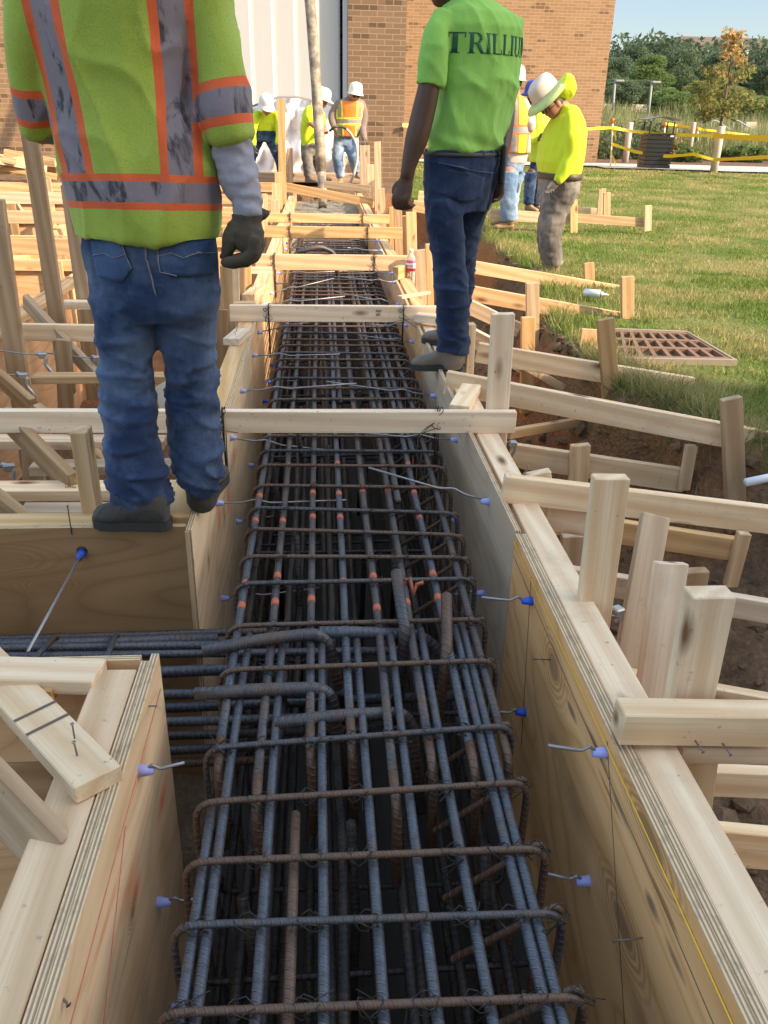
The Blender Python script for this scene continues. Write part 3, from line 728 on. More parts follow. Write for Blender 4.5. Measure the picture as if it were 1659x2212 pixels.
for (c, Y, h, xl, xr, nm) in ((c1, 3.165, .091, -.40, .46, 'nearest cross board'), (c2, 5.17, .10, -.33, .50, 'stamped cross board'), (c3, 7.12, .125, -.39, .44, 'cross board with the bottle'), (c4, 9.2, .115, -.33, .49, 'half shadowed cross board'), (c5, 10.6, .105, -.37, .50, 'cross board before the wet concrete')):
    loopwire(xl, Y, h, .22, 'black tie wire loop at the left end of the '+nm); loopwire(xr, Y, h, .30, 'black tie wire loop at the right end of the '+nm)

# ------------------------------------------------------------------ right side stakes and braces
SG, BG = 'wooden stakes of the right side form', 'wooden braces from the right form to the bank'
def stake(x, Y, zt, label, xt=None, zb=-1.0, w=.089, t=.038, mat=None, face='front', yt=0.0, group=SG, xb=None):
    up = (1, 0, 0) if face == 'front' else (0, 1, 0)
    xt = x if xt is None else xt
    a = (x if xb is None else xb, Y+t/2, zb); b = (xt, Y+t/2+yt, zt)
    return board('stake', a, b, w, t, up, mat or PINE, None, label, 'stake', group)
def stpx(top, bot, Y, label, w=.089, t=.038, mat=None, face='front', ext=0.0, yb=0.0, group=SG):
    a, b = oy(*bot, Y+yb), oy(*top, Y); d = (a-b).normalized(); a = a+d*ext
    up = (1, 0, 0) if face == 'front' else (0, 1, 0)
    off = Vector((0, t/2, 0))
    return board('stake', a+off, b+off, w, t, up, mat or PINE, None, label, 'stake', group)
s1 = stake(.783, 1.36, .304, 'thick pale stake nearest the camera on the right, behind the lowest cross piece', .765, mat=WHITE, t=.05)
s2 = stake(.735, 1.846, .352, 'tall pale stake standing against the right form top board', .711, mat=WHITE)
s3 = stake(.732, 3.20, .471, 'upright stake at the right end of the nearest cross board', .703, mat=WHITE)
s4 = stake(.757, 4.09, .235, 'narrow stake beside the boot of the green shirt worker', .742, mat=WHITE, face='side', w=.07)
stpx((1310, 690), (1330, 985), 4.25, 'grey stake standing in the ditch beside the drain grate', ext=.3, mat=OLDP)
stpx((1583, 862), (1592, 1070), 3.32, 'stake leaning on the bank under the dry grass at the right', ext=.05, mat=OLDP)
stpx((1357, 598), (1357, 695), 5.87, 'dark sided stake standing on the lawn edge above the drain grate', ext=.12)
stpx((1273, 568), (1274, 612), 7.35, 'short stake on the lawn left of the spray can', ext=.1)
stpx((1151, 612), (1152, 760), 5.75, 'tall sunlit stake in the ditch right of the green shirt worker', ext=.4)
stpx((1142, 686), (1140, 800), 5.3, 'lower orange lit stake in front of the tall sunlit stake', ext=.3)
stpx((1175, 655), (1160, 760), 6.1, 'slanted sunlit stake behind the tall sunlit stake', ext=.3)
stpx((1256, 963), (1250, 1052), 3.55, 'short stake behind the low brace with an upturned end', ext=.3)
stpx((1163, 1024), (1175, 1160), 2.56, 'stub stake behind the second brace beside the top board', ext=.4, mat=WHITE)
stpx((1241, 1160), (1235, 1230), 2.75, 'low stake below the long pale brace', ext=.3, mat=OLDP)
stpx((1420, 1120), (1365, 1420), 2.35, 'leaning stake crossing behind two low braces', ext=.25, yb=-.25)
stpx((1455, 1222), (1420, 1460), 1.95, 'leaning stake between the two thick pale stakes', ext=.3, yb=-.1, mat=WHITE)
stpx((1505, 1237), (1495, 1290), 2.25, 'broken stub stake lying low on the ditch floor', ext=.3, mat=OLDP)
stpx((1497, 965), (1489, 1010), 3.5, 'short upturned stake at the end of the low brace', w=.05, ext=.12)
stpx((1612, 1155), (1600, 1200), 2.85, 'short stake at the outer end of the second low brace', w=.05, ext=.15)
stpx((1508, 1652), (1500, 1720), 1.31, 'stake under the lowest cross piece at the right edge', ext=.5, mat=WHITE)
stpx((1285, 712), (1262, 880), 4.95, 'broad tilted plywood offcut in the ditch beside the drain grate', w=.16, t=.018, ext=.1, mat=PLY)
stpx((1280, 900), (1300, 950), 4.6, 'pointed offcut glowing orange behind the ditch stake', w=.11, t=.018, ext=.1, mat=PLY)
# stakes further along the right form
stpx((888, 458), (890, 545), 9.24, 'sunlit stake at the right end of the half shadowed cross board', w=.11, ext=.4)
stpx((874, 466), (876, 540), 9.32, 'thin sunlit stake tucked left of the half shadowed cross board end', w=.05, ext=.4)
stpx((845, 447), (846, 500), 10.64, 'short stake at the end of the cross board before the concrete', w=.05, ext=.4)
stpx((859, 432), (861, 510), 10.9, 'grey stake behind the end of the cross board before the concrete', w=.10, ext=.4, mat=OLDP)
stpx((821, 407), (824, 470), 12.2, 'sunlit stake on the right form beside the wet concrete', w=.12, ext=.4)
stpx((815, 306), (817, 440), 13.2, 'tall sunlit stake at the far right end of the trench', w=.10, ext=.4)
stpx((788, 314), (788, 372), 14.5, 'grey topped stake under the hand of the orange vest worker', w=.16, ext=.2, mat=OLDP)
stpx((800, 355), (800, 420), 14.2, 'stub stake between the two tall far right stakes', w=.12, ext=.2)
stpx((926, 527), (930, 645), 6.7, 'thin sunlit stake behind the bottle', w=.05, ext=.3)
stpx((908, 540), (910, 640), 7.0, 'wide sunlit stake behind the water bottle', w=.09, ext=.3)
stpx((951, 500), (965, 560), 8.6, 'leaning reddish stake right of the bottle against the green shirt worker', w=.09, ext=.3, yb=-.2)

def brace(p1, p2, Y1, Y2, label, w=.089, mat=None, t=.038, warp=0.0):
    return fbd('brace', p1, p2, Y1, Y2, w, t, mat or WHITE, label, 'brace', BG, warp)
b1 = brace((1352, 1546), (1720, 1552), 1.27, 1.27, 'thick cross piece at the lower right resting on the form top', w=.075, t=.06)
fbd('brace', (1478, 1618), (1720, 1622), 1.285, 1.285, .04, .038, PINE, 'thin board fixed under the thick cross piece at the lower right', 'brace', BG)
b2 = brace((1095, 1030), (1720, 1105), 2.47, 2.44, 'long pale brace with a bent nail at its end on the form top', w=.095)
b2b = brace((1200, 1060), (1300, 1076), 2.51, 2.50, 'short piece doubled behind the long pale brace', w=.15)
b3 = brace((968, 803), (1720, 945), 3.78, 3.38, 'longest weathered brace running from the boot to the right photo edge', w=.11)
b4 = brace((1036, 742), (1505, 818), 4.32, 4.25, 'weathered brace ending in the tufts below the drain grate', w=.105)
b5 = brace((1020, 563), (1392, 626), 7.1, 7.15, 'long sunlit brace reaching the lawn left of the spray can', w=.105, mat=PINE)
b6 = brace((1015, 617), (1345, 676), 6.05, 6.0, 'sunlit brace ending at the dark sided lawn stake', w=.11, mat=PINE)
brace((1108, 960), (1492, 1017), 3.62, 3.55, 'low weathered brace with a small upturned end', w=.115)
brace((1192, 1105), (1622, 1170), 2.95, 2.9, 'low brace just behind the tall pale stake', w=.10, mat=PINE)
brace((1235, 1230), (1720, 1312), 2.5, 2.42, 'low brace crossing behind the leaning stakes', w=.085)
brace((1330, 1414), (1480, 1424), 2.15, 2.12, 'short low brace seen between the leaning stakes', w=.07)
brace((1360, 1456), (1720, 1520), 1.95, 1.92, 'low brace behind the thick nearest stake', w=.10)
brace((1533, 1668), (1720, 1676), 1.62, 1.62, 'low brace in the gap under the thick cross piece at the right photo edge', w=.085)
brace((1560, 1797), (1720, 1812), 1.40, 1.40, 'lowest brace at the right photo edge', w=.11)
brace((1100, 930), (1300, 897), 4.0, 4.6, 'thin board propped upwards behind the nearest upright stake', w=.05, mat=PINE)
brace((1115, 770), (1270, 860), 4.8, 4.9, 'thin sloping stick crossing under the weathered brace', w=.05, mat=PINE)
brace((985, 690), (1140, 770), 5.5, 5.2, 'sunlit board sloping down from the boots into the ditch', w=.12, mat=PINE)
brace((1000, 640), (1130, 700), 5.9, 5.8, 'sunlit board lying under the brace behind the green shirt worker', w=.10, mat=PINE)
brace((905, 412), (1040, 428), 12.2, 12.2, 'far sunlit board along the ditch behind the green shirt worker', w=.16, mat=PINE)
brace((895, 432), (1000, 452), 11.4, 11.3, 'lower sunlit board along the ditch left of the green shirt worker', w=.14, mat=PINE)
brace((1060, 452), (1230, 462), 11.0, 10.95, 'low sunlit board lying on the lawn behind the hat wearer', w=.13, mat=PINE)
brace((1215, 460), (1395, 471), 10.95, 10.9, 'low sunlit board on the lawn held by three stakes', w=.11, mat=PINE)
brace((1180, 440), (1310, 452), 12.4, 12.3, 'rear low board on the lawn partly in grass', w=.08, mat=PINE)
stpx((1240, 432), (1240, 486), 10.9, 'small stake on the lawn right of the hat wearer', w=.09, ext=.1)
stpx((1302, 408), (1298, 458), 12.2, 'leaning small stake at the rear of the lawn boards', w=.1, ext=.1)
stpx((1312, 416), (1311, 470), 11.2, 'middle small stake of the lawn boards', w=.09, ext=.1)
stpx((1401, 444), (1400, 482), 10.85, 'small stake at the right end of the lawn boards', w=.09, ext=.1)
# nails that show
nails(b2, [((.66, 2.50, .09), (.01, 0, .035))]); nails(b3, [(tuple(oy(1000, 806, 3.79)), (.0, 0, .03))])
nails(b1, [(tuple(oy(1503, 1602, 1.268)), (.006, -.025, -.006)), (tuple(oy(1562, 1608, 1.268)), (.006, -.025, -.006))])
nails(rf, [((XR, 1.76, -.12), (-.045, 0, .004)), ((XR, 1.03, -.23), (-.055, .0, -.004))])
nails(cf, [(tuple(oz(306//2, 1140, 0)), (.0, 0, .075))])
nails(nf, [((-.39, 1.5, -.03), (.02, 0, 0)), ((-.39, .83, -.03), (.012, -.012, 0))])
# offcuts on the forms
BL = 'short wood blocks nailed on the form tops'
def block(px, py, L, w, t, rot, label, z=.002, mat=None):
    p = oz(px, py, z); d = Vector((math.cos(rot), math.sin(rot), 0))
    o = board('wood_block', p-d*L/2+Vector((0, 0, t/2)), p+d*L/2+Vector((0, 0, t/2)), w, t, (-math.sin(rot), math.cos(rot), 0), mat or WHITE, None, label, 'wood block', BL)
    return o
k = block(513, 735, .26, .09, .04, R_(80), 'pale block with three nails on the left form beside the worker\'s leg')
nails(k, [((oz(508, 725, .04)[0], oz(508, 725, .04)[1]+dy, .04), (.0, 0, .02)) for dy in (0, .09, .17)])
k = block(550, 640, .40, .09, .05, R_(82), 'sunlit block behind the stamped cross board on the left form', mat=PINE)
nails(k, [((oz(548, 640, .05)[0], oz(548, 640, .05)[1]+dy, .05), (0, 0, .02)) for dy in (0, .12, .22)])
block(525, 662, .16, .09, .03, R_(5), 'low sunlit block just behind the stamped cross board end', mat=PINE)
block(556, 590, .24, .09, .045, R_(4), 'sunlit block under the left end of the bottle cross board', z=.0, mat=PINE)
block(1005, 870, .34, .088, .04, R_(72), 'pale block with a nail beside the nearest upright stake', z=.004)
block(935, 698, .22, .07, .05, R_(-28), 'splintered block beside the rear boot of the green shirt worker', z=.02)
block(868, 600, .24, .05, .10, R_(60), 'tilted sunlit wedge block left of the bottle', mat=PINE)
block(895, 640, .3, .05, .02, R_(40), 'thin splintered offcut under the bottle', mat=PINE)

# ------------------------------------------------------------------ near left loose boards
a, b = oz(-130, 1330, -.06), oz(214, 1695, .019)
o = board('diagonal_board', a, b, .092, .038, (b-a).cross(Vector((0, 0, 1))), WHITE, None, 'diagonal board with dark pencil bands lying over the near left form', 'board')
a_, b_ = wmat(o).to_3x3().col[0], wmat(o)
for kx in (.17, .235):
    mk = poly_obj('pencil_band', [(kx, .0197, -.046), (kx+.010, .0197, -.046), (kx+.018, .0197, .046), (kx+.008, .0197, .046)], [(0, 1, 2, 3)], PENCIL)
    mk.parent = o; mk.matrix_basis = Matrix.Identity(4)
    mk2 = poly_obj('pencil_band', [(kx, -.0197, -.046), (kx+.010, -.0197, -.046), (kx+.018, -.0197, .046), (kx+.008, -.0197, .046)], [(3, 2, 1, 0)], PENCIL)
    mk2.parent = o; mk2.matrix_basis = Matrix.Identity(4)
nails(o, [(tuple(oz(160, 1588, .04)), (0, 0, .028)), (tuple(oz(165, 1625, .04)), (0, -.004, .028))])
fbd('spreader_board', (-40, 1447), (222, 1488), 1.47, 1.47, .040, .089, WHITE, 'short pale board inside the near left corner', 'board') if False else None
board('corner_board', oz(-60, 1455, -.004), oz(216, 1462, -.004), .089, .038, (0, 1, 0), WHITE, None, 'short pale board flat in the near left corner', 'board')
board('low_brace', oy(-60, 1660, 1.2), oy(120, 1850, 1.1), .089, .038, (.5, .3, 1), OLDP, None, 'weathered brace low inside the near left corner', 'board')
board('low_brace', oy(-80, 1700, 1.35), oy(160, 1690, 1.45), .089, .038, (0, .6, 1), OLDP, None, 'dark horizontal board low inside the near left corner', 'board')

# ------------------------------------------------------------------ lattice left of the trench: shaded near part
LG, LS, LD = 'spreader boards left of the trench', 'stakes left of the trench', 'diagonal braces left of the trench'
def sp(p1, p2, Y1, Y2, w, label, mat=None, t=.038): return fbd('spreader_board', p1, p2, Y1, Y2, w, t, mat or PINE, label, 'board', LG)
sp((42, 700), (352, 706), 5.0, 5.0, .098, 'grey spreader board at knee height behind the striped vest worker', WHITE)
sp((132, 652), (360, 655), 5.9, 5.9, .05, 'thin spreader board between the two tall left posts and the worker', WHITE, .089)
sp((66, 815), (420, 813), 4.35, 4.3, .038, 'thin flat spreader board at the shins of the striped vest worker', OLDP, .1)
sp((-60, 953), (352, 955), 3.66, 3.66, .042, 'flat spreader board right behind the nearest long cross board', PINE, .1)
sp((-60, 1061), (420, 1058), 2.90, 2.90, .045, 'flat pale spreader board with a printed stamp', WHITE, .1)
_e = bpy.data.objects[[o_.name for o_ in COL.objects if o_.get('label') == 'flat pale spreader board with a printed stamp'][0]]
_zt = oy(-60, 1061, 2.90).z+.0012; vs, fs = [], []
for k in range(10):
    p_ = oz(140+5*(k % 5), 1047+6*(k//5), _zt); n = len(vs); vs += [tuple(p_), (p_.x+.005, p_.y, _zt), (p_.x+.005, p_.y+.010, _zt), (p_.x, p_.y+.010, _zt)]; fs.append((n, n+1, n+2, n+3))
_c = tuple(oz(150, 1050, _zt)); st_ = poly_obj('grade_stamp', vs, fs, INK, None, _c); st_.parent = _e; st_.matrix_basis = wmat(_e).inverted() @ Matrix.Translation(_c)
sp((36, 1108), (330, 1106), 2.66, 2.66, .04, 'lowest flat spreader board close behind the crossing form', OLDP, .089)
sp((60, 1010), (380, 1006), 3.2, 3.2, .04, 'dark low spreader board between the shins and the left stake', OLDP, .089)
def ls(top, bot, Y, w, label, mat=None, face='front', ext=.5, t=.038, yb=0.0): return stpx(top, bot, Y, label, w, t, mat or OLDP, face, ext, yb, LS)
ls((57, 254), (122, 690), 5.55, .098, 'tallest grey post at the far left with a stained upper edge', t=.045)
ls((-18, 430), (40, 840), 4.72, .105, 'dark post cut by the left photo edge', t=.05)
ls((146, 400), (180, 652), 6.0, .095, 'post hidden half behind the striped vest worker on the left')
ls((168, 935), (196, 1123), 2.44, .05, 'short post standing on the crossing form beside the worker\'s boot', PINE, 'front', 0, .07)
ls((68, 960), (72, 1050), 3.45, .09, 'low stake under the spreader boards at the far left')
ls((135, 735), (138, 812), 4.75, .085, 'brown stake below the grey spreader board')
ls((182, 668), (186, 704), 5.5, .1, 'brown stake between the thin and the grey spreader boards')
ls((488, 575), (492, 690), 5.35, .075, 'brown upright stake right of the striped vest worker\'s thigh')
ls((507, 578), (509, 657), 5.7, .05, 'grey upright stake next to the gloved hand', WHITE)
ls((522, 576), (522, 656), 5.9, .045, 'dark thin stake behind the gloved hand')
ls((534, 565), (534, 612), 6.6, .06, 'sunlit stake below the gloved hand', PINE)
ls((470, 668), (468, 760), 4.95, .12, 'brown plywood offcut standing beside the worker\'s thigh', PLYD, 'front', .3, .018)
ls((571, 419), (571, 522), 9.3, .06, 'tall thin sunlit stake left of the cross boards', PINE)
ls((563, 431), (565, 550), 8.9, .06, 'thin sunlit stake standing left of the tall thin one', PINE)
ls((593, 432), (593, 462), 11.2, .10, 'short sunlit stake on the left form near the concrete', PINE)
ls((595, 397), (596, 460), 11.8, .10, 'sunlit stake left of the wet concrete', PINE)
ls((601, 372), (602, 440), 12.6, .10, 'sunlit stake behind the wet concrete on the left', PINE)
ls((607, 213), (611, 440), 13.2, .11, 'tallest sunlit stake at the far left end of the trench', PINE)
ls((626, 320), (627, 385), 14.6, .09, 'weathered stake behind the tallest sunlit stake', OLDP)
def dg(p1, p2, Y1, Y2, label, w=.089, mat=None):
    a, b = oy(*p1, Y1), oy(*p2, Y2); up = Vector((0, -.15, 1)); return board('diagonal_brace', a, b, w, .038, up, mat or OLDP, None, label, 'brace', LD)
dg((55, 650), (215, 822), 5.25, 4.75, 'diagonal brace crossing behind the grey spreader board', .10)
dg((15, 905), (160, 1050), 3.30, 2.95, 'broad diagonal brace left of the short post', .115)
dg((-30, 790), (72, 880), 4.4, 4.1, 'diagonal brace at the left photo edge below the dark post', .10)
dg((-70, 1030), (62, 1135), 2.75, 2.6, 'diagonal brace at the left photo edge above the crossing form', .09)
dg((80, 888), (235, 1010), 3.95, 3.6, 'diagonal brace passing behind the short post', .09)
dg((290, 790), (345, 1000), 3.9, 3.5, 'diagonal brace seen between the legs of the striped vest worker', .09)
# wire snap brackets
def clamp(px, py, Y, label):
    p = oy(px, py, Y); e = empty('form_clamp', tuple(p), label, 'form clamp', 'steel form tie clamps left of the trench')
    tube('rod', [p+Vector((-.30, .02, .03)), p+Vector((-.1, 0, .01)), p], .004, STEEL, e)
    tube('lever', arc_path([p+Vector((-.03, 0, .015)), p+Vector((.02, 0, .0)), p+Vector((.01, -.01, -.05)), p+Vector((.04, -.01, -.09)), p+Vector((.04, -.01, -.15))], .02), 0.0105, GALV, e)
    box_obj('jaw', tuple(p), (.045, .03, .03), GALV, e, .3)
clamp(92, 768, 4.6, 'galvanised form clamp hanging from the dark post'); clamp(210, 775, 4.8, 'galvanised form clamp behind the left knee of the vest worker')
clamp(50, 812, 4.3, 'rusty form clamp resting on the shin height spreader board'); clamp(20, 1010, 3.3, 'small form clamp low at the left photo edge')
p = oy(1108, 958, 3.23)
e = empty('form_clamp', tuple(p), 'dark form clamp on the upright stake at the nearest cross board', 'form clamp')
tube('rod', [p+Vector((-.14, 0, .03)), p], .004, STEEL, e); tube('lever', arc_path([p, p+Vector((.012, 0, -.03)), p+Vector((-.006, 0, -.06)), p+Vector((.0, 0, -.10))], .015), .007, STEEL, e); box_obj('jaw', tuple(p), (.03, .03, .025), GALV, e)
p = oy(1320, 1330, 1.86)
e = empty('form_clamp', tuple(p), 'dark form clamp beside the tall pale stake', 'form clamp')
tube('rod', [p+Vector((-.05, 0, .01)), p+Vector((.02, -.005, 0))], .004, STEEL, e); box_obj('jaw', tuple(p+Vector((.02, .01, .0))), (.03, .03, .04), GALV, e, .4)
# the parallel beam forms further left
def run_form(label, x, y0, y1, mat, sd=1, z=0.0, n=5):
    e = empty('parallel_form', (x, (y0+y1)/2, -1), label, 'formwork', 'formwork runs left of the trench')
    plywood('plywood_panel', (x, y0, z-.5), (x, y1, z-.5), 1.0, .018, mat, e)
    board('top_board', (x+sd*.066, y0, z-.02), (x+sd*.066, y1, z-.02), .089, .038, (1, 0, 0), PINE, e)
    rg = random.Random(int(x*100+y0*7))
    for k in range(n):
        y = y0+.5+k*(y1-y0-.8)/max(1, n-1); board('stake', (x+sd*.14, y, -1), (x+sd*.13, y+rg.uniform(-.05, .05), rg.uniform(.05, .35)), .089, .038, (0, 1, 0) if k % 2 else (1, 0, 0), PINE, e)
run_form('shaded plywood form running away behind the tall left posts', -1.95, 3.0, 7.0, PLY, 1, 0, 2)
run_form('sunlit plywood form left of the shaded one with tie rods', -2.85, 4.0, 14, PLY, -1, 0, 6)
run_form('sunlit far plywood form continuing behind the crossing forms', -1.95, 7.05, 14.2, PLY, 1, 0, 4)
def perp_form(label, Y, x0, x1, z, mat, n, seed, br=2):
    e = empty('crossing_form', ((x0+x1)/2, Y, -1), label, 'formwork', 'sunlit crossing forms left of the trench')
    rg = random.Random(seed)
    plywood('plywood_panel', (x0, Y, z-.45), (x1, Y, z-.45), .9, .018, mat, e)
    board('top_board', (x0-.1, Y-.032, z-.044), (x1+.1, Y-.032, z-.044), .089, .038, (0, 0, 1), PINE, e)
    for k in range(n):
        x = x0+(k+.5)*(x1-x0)/n+rg.uniform(-.1, .1); board('stake', (x, Y-.075, -1), (x+rg.uniform(-.04, .04), Y-.075, z+rg.uniform(-.02, .28)), .089, .038, (1, 0, 0), PINE if k % 3 else OLDP, e)
    for k in range(br):
        x = x0+rg.random()*(x1-x0); board('brace', (x, Y-.13, z-.06), (x+rg.choice([-1, 1])*.55, Y-.55, -.75), .089, .038, (0, 0, 1), PINE, e)
perp_form('nearest sunlit crossing form behind the tall left posts', 7.4, -2.75, -2.05, .03, PLY, 2, 3)
perp_form('second sunlit crossing form with uneven stakes', 8.7, -5.2, -.72, .06, PLY, 6, 5, 3)
perp_form('third sunlit crossing form beyond the gloved hand', 10.3, -6.2, -.72, .08, PLY, 7, 8, 3)
perp_form('fourth sunlit crossing form near the brick wall', 12.2, -7.2, -.72, .12, PLY, 8, 13, 3)
perp_form('farthest crossing form just before the brick wall', 14.4, -8.2, -.8, .15, PLY, 9, 21, 3)
for i, (px0, px1, py, Y, w_, lb) in enumerate([(-40, 330, 515, 7.9, .14, 'long sunlit board in front of the second crossing form'), (-40, 300, 455, 9.6, .13, 'sunlit board crossing the left edge at waist height of the vest worker'), (-40, 260, 414, 11.2, .14, 'sunlit board with a dark twig at the far left'), (-40, 220, 396, 12.9, .10, 'thin sunlit board under the far left brick wall'),
      (478, 575, 447, 10.0, .12, 'sunlit board right of the vest worker\'s cuff'), (478, 600, 420, 12.0, .12, 'sunlit board above the cuff of the vest worker'), (478, 600, 392, 13.6, .10, 'farthest sunlit board left of the tallest stake'), (478, 540, 466, 9.4, .13, 'sunlit board just behind the glove')]):
    sp((px0, py), (px1, py+2), Y, Y, w_, lb, PINE)
# loose lumber heap by the brick wall
HP = empty('lumber_heap', tuple(oy(20, 352, 15.5)), 'heap of loose sunlit lumber below the brick wall at far left', 'lumber heap')
rg = random.Random(9)
for k in range(16):
    p = oy(rg.uniform(-40, 95), rg.uniform(340, 372), 15.0+rg.random()*1.2); an = rg.uniform(-.6, .6)
    d = Vector((math.cos(an), math.sin(an), rg.uniform(-.18, .18)))*rg.uniform(.3, .8); board('plank', p-d, p+d, .1, .04, (0, 0, 1), PINE, HP)
# white scrap between the legs
poly_obj('scrap', [tuple(oy(*q, 3.9)) for q in ((332, 838), (362, 820), (362, 935), (352, 905))]+[tuple(oy(*q, 3.93)) for q in ((332, 838), (362, 820), (362, 935), (352, 905))], [(0, 1, 2, 3), (7, 6, 5, 4), (0, 4, 5, 1), (1, 5, 6, 2), (2, 6, 7, 3), (3, 7, 4, 0)], plain('white_sheet', (.62, .66, .64), .6), None, tuple(oy(345, 880, 3.9)))
tag(bpy.data.objects['scrap'], 'pale sheet scrap between the legs of the vest worker', 'scrap')

# ================================================================== reinforcement cage
cage = empty('rebar_cage', (.1, 5, -1), 'long dark rebar cage lying in the trench between the plywood forms', 'rebar cage')
ZT = -.135
XB = [-.238, -.146, -.040, .055, .147, .240, .335, .418]
def bxx(x, y): return x+.05*(min(y, 3.7)-2.4)*max(0, x-.08)
def wob(x, y0, y1, z, n=26, a=.006, sd=0):
    return [(bxx(x, y)+a*noise.noise(Vector((x*9+sd, y*1.1, 0))), y, z+a*noise.noise(Vector((x*7+sd, y*.9, 5)))) for y in np.linspace(y0, y1, n)]
for i, x in enumerate(XB):      # far set, coming toward the camera and hooking down
    yn = 1.46+random.uniform(-.08, .1)
    P = wob(x, 13.0, yn, ZT, 44); tube('longitudinal_bar', P, .0112, BARM if i % 3 else BAR, cage, 10)
    tube('bar_hook', arc_path([P[-1], (P[-1][0]+.002, yn-.09, ZT-.012), (P[-1][0]+.006, yn-.10, -.36)], .08, 6), .0112, BARR, cage, 10)
for i, x in enumerate(XB):      # near set, lapped beside it
    y1 = 1.98+random.uniform(-.10, .08); x2 = x+(.030 if i < 7 else -.030)
    tube('longitudinal_bar', wob(x2, y1, .15, ZT-.002, 18, .006, 3), .0100, BAR, cage, 10)
tube('longitudinal_bar', wob(XB[0]+.004, 1.32, .2, ZT-.004, 10, .003, 8), .0100, BAR, cage, 10); tube('longitudinal_bar', wob(XB[2]-.025, 1.28, .2, ZT-.004, 10, .003, 9), .0100, BARR, cage, 10)
for x in (3.0,):
    pass
for (x, n0) in ((XB[5]+.03, 5.0), (XB[6]+.03, 5.5), (XB[3]+.03, 6.2)):
    tube('longitudinal_bar', wob(x, 9.5, n0-2.2, ZT-.002, 20, .006, 4), .0125, BARM, cage, 8)
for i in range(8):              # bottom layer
    x = XB[i]+random.uniform(-.015, .015); tube('bottom_bar', wob(x, 12.5, .2, -.86, 14), .0125, BAR_SHADED, cage, 8)
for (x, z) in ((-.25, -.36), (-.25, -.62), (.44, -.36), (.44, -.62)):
    tube('side_bar', wob(x, 12.5, .2, z, 14), .0105, BAR_SHADED, cage, 8)
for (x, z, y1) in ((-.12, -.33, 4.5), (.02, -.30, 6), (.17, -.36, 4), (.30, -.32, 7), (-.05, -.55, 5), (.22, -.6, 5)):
    tube('inner_bar', wob(x, y1, .3, z, 12, .02), .0115, BAR_SHADED, cage, 8)
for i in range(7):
    x = XB[i]+.045+random.uniform(-.012, .012); tube('lower_bar', wob(x, 12.5, .2, -.47+random.uniform(-.03, .03), 14, .012), .0115, BAR_SHADED, cage, 8)
_fl = box_obj('trench_floor', (.09, 7.4, -1.0), (.96, 15.6, .10), plain('floor_shade', (.030, .026, .023), .7, 0, .4, 9, .4)); tag(_fl, kind='structure')  # near-black floor colour carries the shade below the cage
# stirrups: closed hoops over the top bars
XS0, XS1 = -.268, .462
hoop = arc_path([(.09, 0, -.92), (XS0, 0, -.92), (XS0, 0, .0), (XS1, 0, .0), (XS1, 0, -.92), (.10, 0, -.92)], .05, 5)
hv, hf, hl = tube_data(hoop, .0071, 8); HOOP = {}
for key, m in (('a', BARR), ('b', BARM)):
    me = mesh_vf('stirrup', hv, hf, True); me.attributes.new('len', 'FLOAT', 'POINT').data.foreach_set('value', hl); me.materials.append(m); HOOP[key] = me
hook = arc_path([(XS1-.20, .035, -.16), (XS1-.005, .022, -.006), (XS1+.004, .022, -.05), (XS1+.002, .02, -.34)], .035, 5)
kv, kf, kl = tube_data(hook, .0071, 8); HK = mesh_vf('stirrup_hook', kv, kf, True); HK.attributes.new('len', 'FLOAT', 'POINT').data.foreach_set('value', kl); HK.materials.append(BARR)
YR = {.60: 0, .72: -.9, .856: -.9, 1.01: -.9, 1.146: -.15, 1.293: 2.1, 1.457: 3.7, 1.742: 1.07, 1.943: .5, 2.173: .35, 2.35: -2.6, 2.54: -5.6, 2.715: -5.2, 2.916: -3.2, 3.113: -2.4, 3.28: -1.9, 3.453: -1.8}
ysx = sorted(YR)
y = 3.62
while y < 12.6: ysx.append(y); y += random.uniform(.155, .20)
for i, y in enumerate(ysx):
    rot = R_(YR.get(y, random.uniform(-2.2, 1.2))); sx = 1+.050*(min(y, 3.7)-2.3)
    M = Matrix.Translation((XS0, y, ZT+.0205+random.uniform(-.003, .003))) @ Matrix.Rotation(rot, 4, 'Z') @ Matrix.Rotation(R_(random.uniform(-2, 2)), 4, 'X') @ Matrix.Diagonal((sx, 1, 1, 1)) @ Matrix.Translation((-XS0, 0, 0))
    o = link('stirrup', HOOP['a' if (i*7) % 3 else 'b'], []); place(o, M, cage)
    if i < 40: o = link('stirrup_hook', HK, []); place(o, M, cage)
for i, y in enumerate(np.arange(.85, 9, .33)):   # intermediate ties deeper in the cage
    z = (-.36, -.50, -.62)[i % 3]; tube('cross_tie', arc_path([(-.265, y, z+.05), (-.27, y, z), (.44, y+random.uniform(-.05, .05), z+random.uniform(-.03, .03)), (.44, y, z+.06)], .03, 4), .0075, BAR_SHADED, cage, 6)
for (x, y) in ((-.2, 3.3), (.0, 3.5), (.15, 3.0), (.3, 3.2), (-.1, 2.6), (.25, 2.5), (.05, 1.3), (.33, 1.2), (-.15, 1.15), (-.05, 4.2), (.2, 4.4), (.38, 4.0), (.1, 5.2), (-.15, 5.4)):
    tube('upright_bar', [(x, y, -.95), (x+.01, y, -.5), (x+random.uniform(-.02, .02), y+random.uniform(-.05, .05), -.19)], .0115, BAR_SHADED, cage, 7)
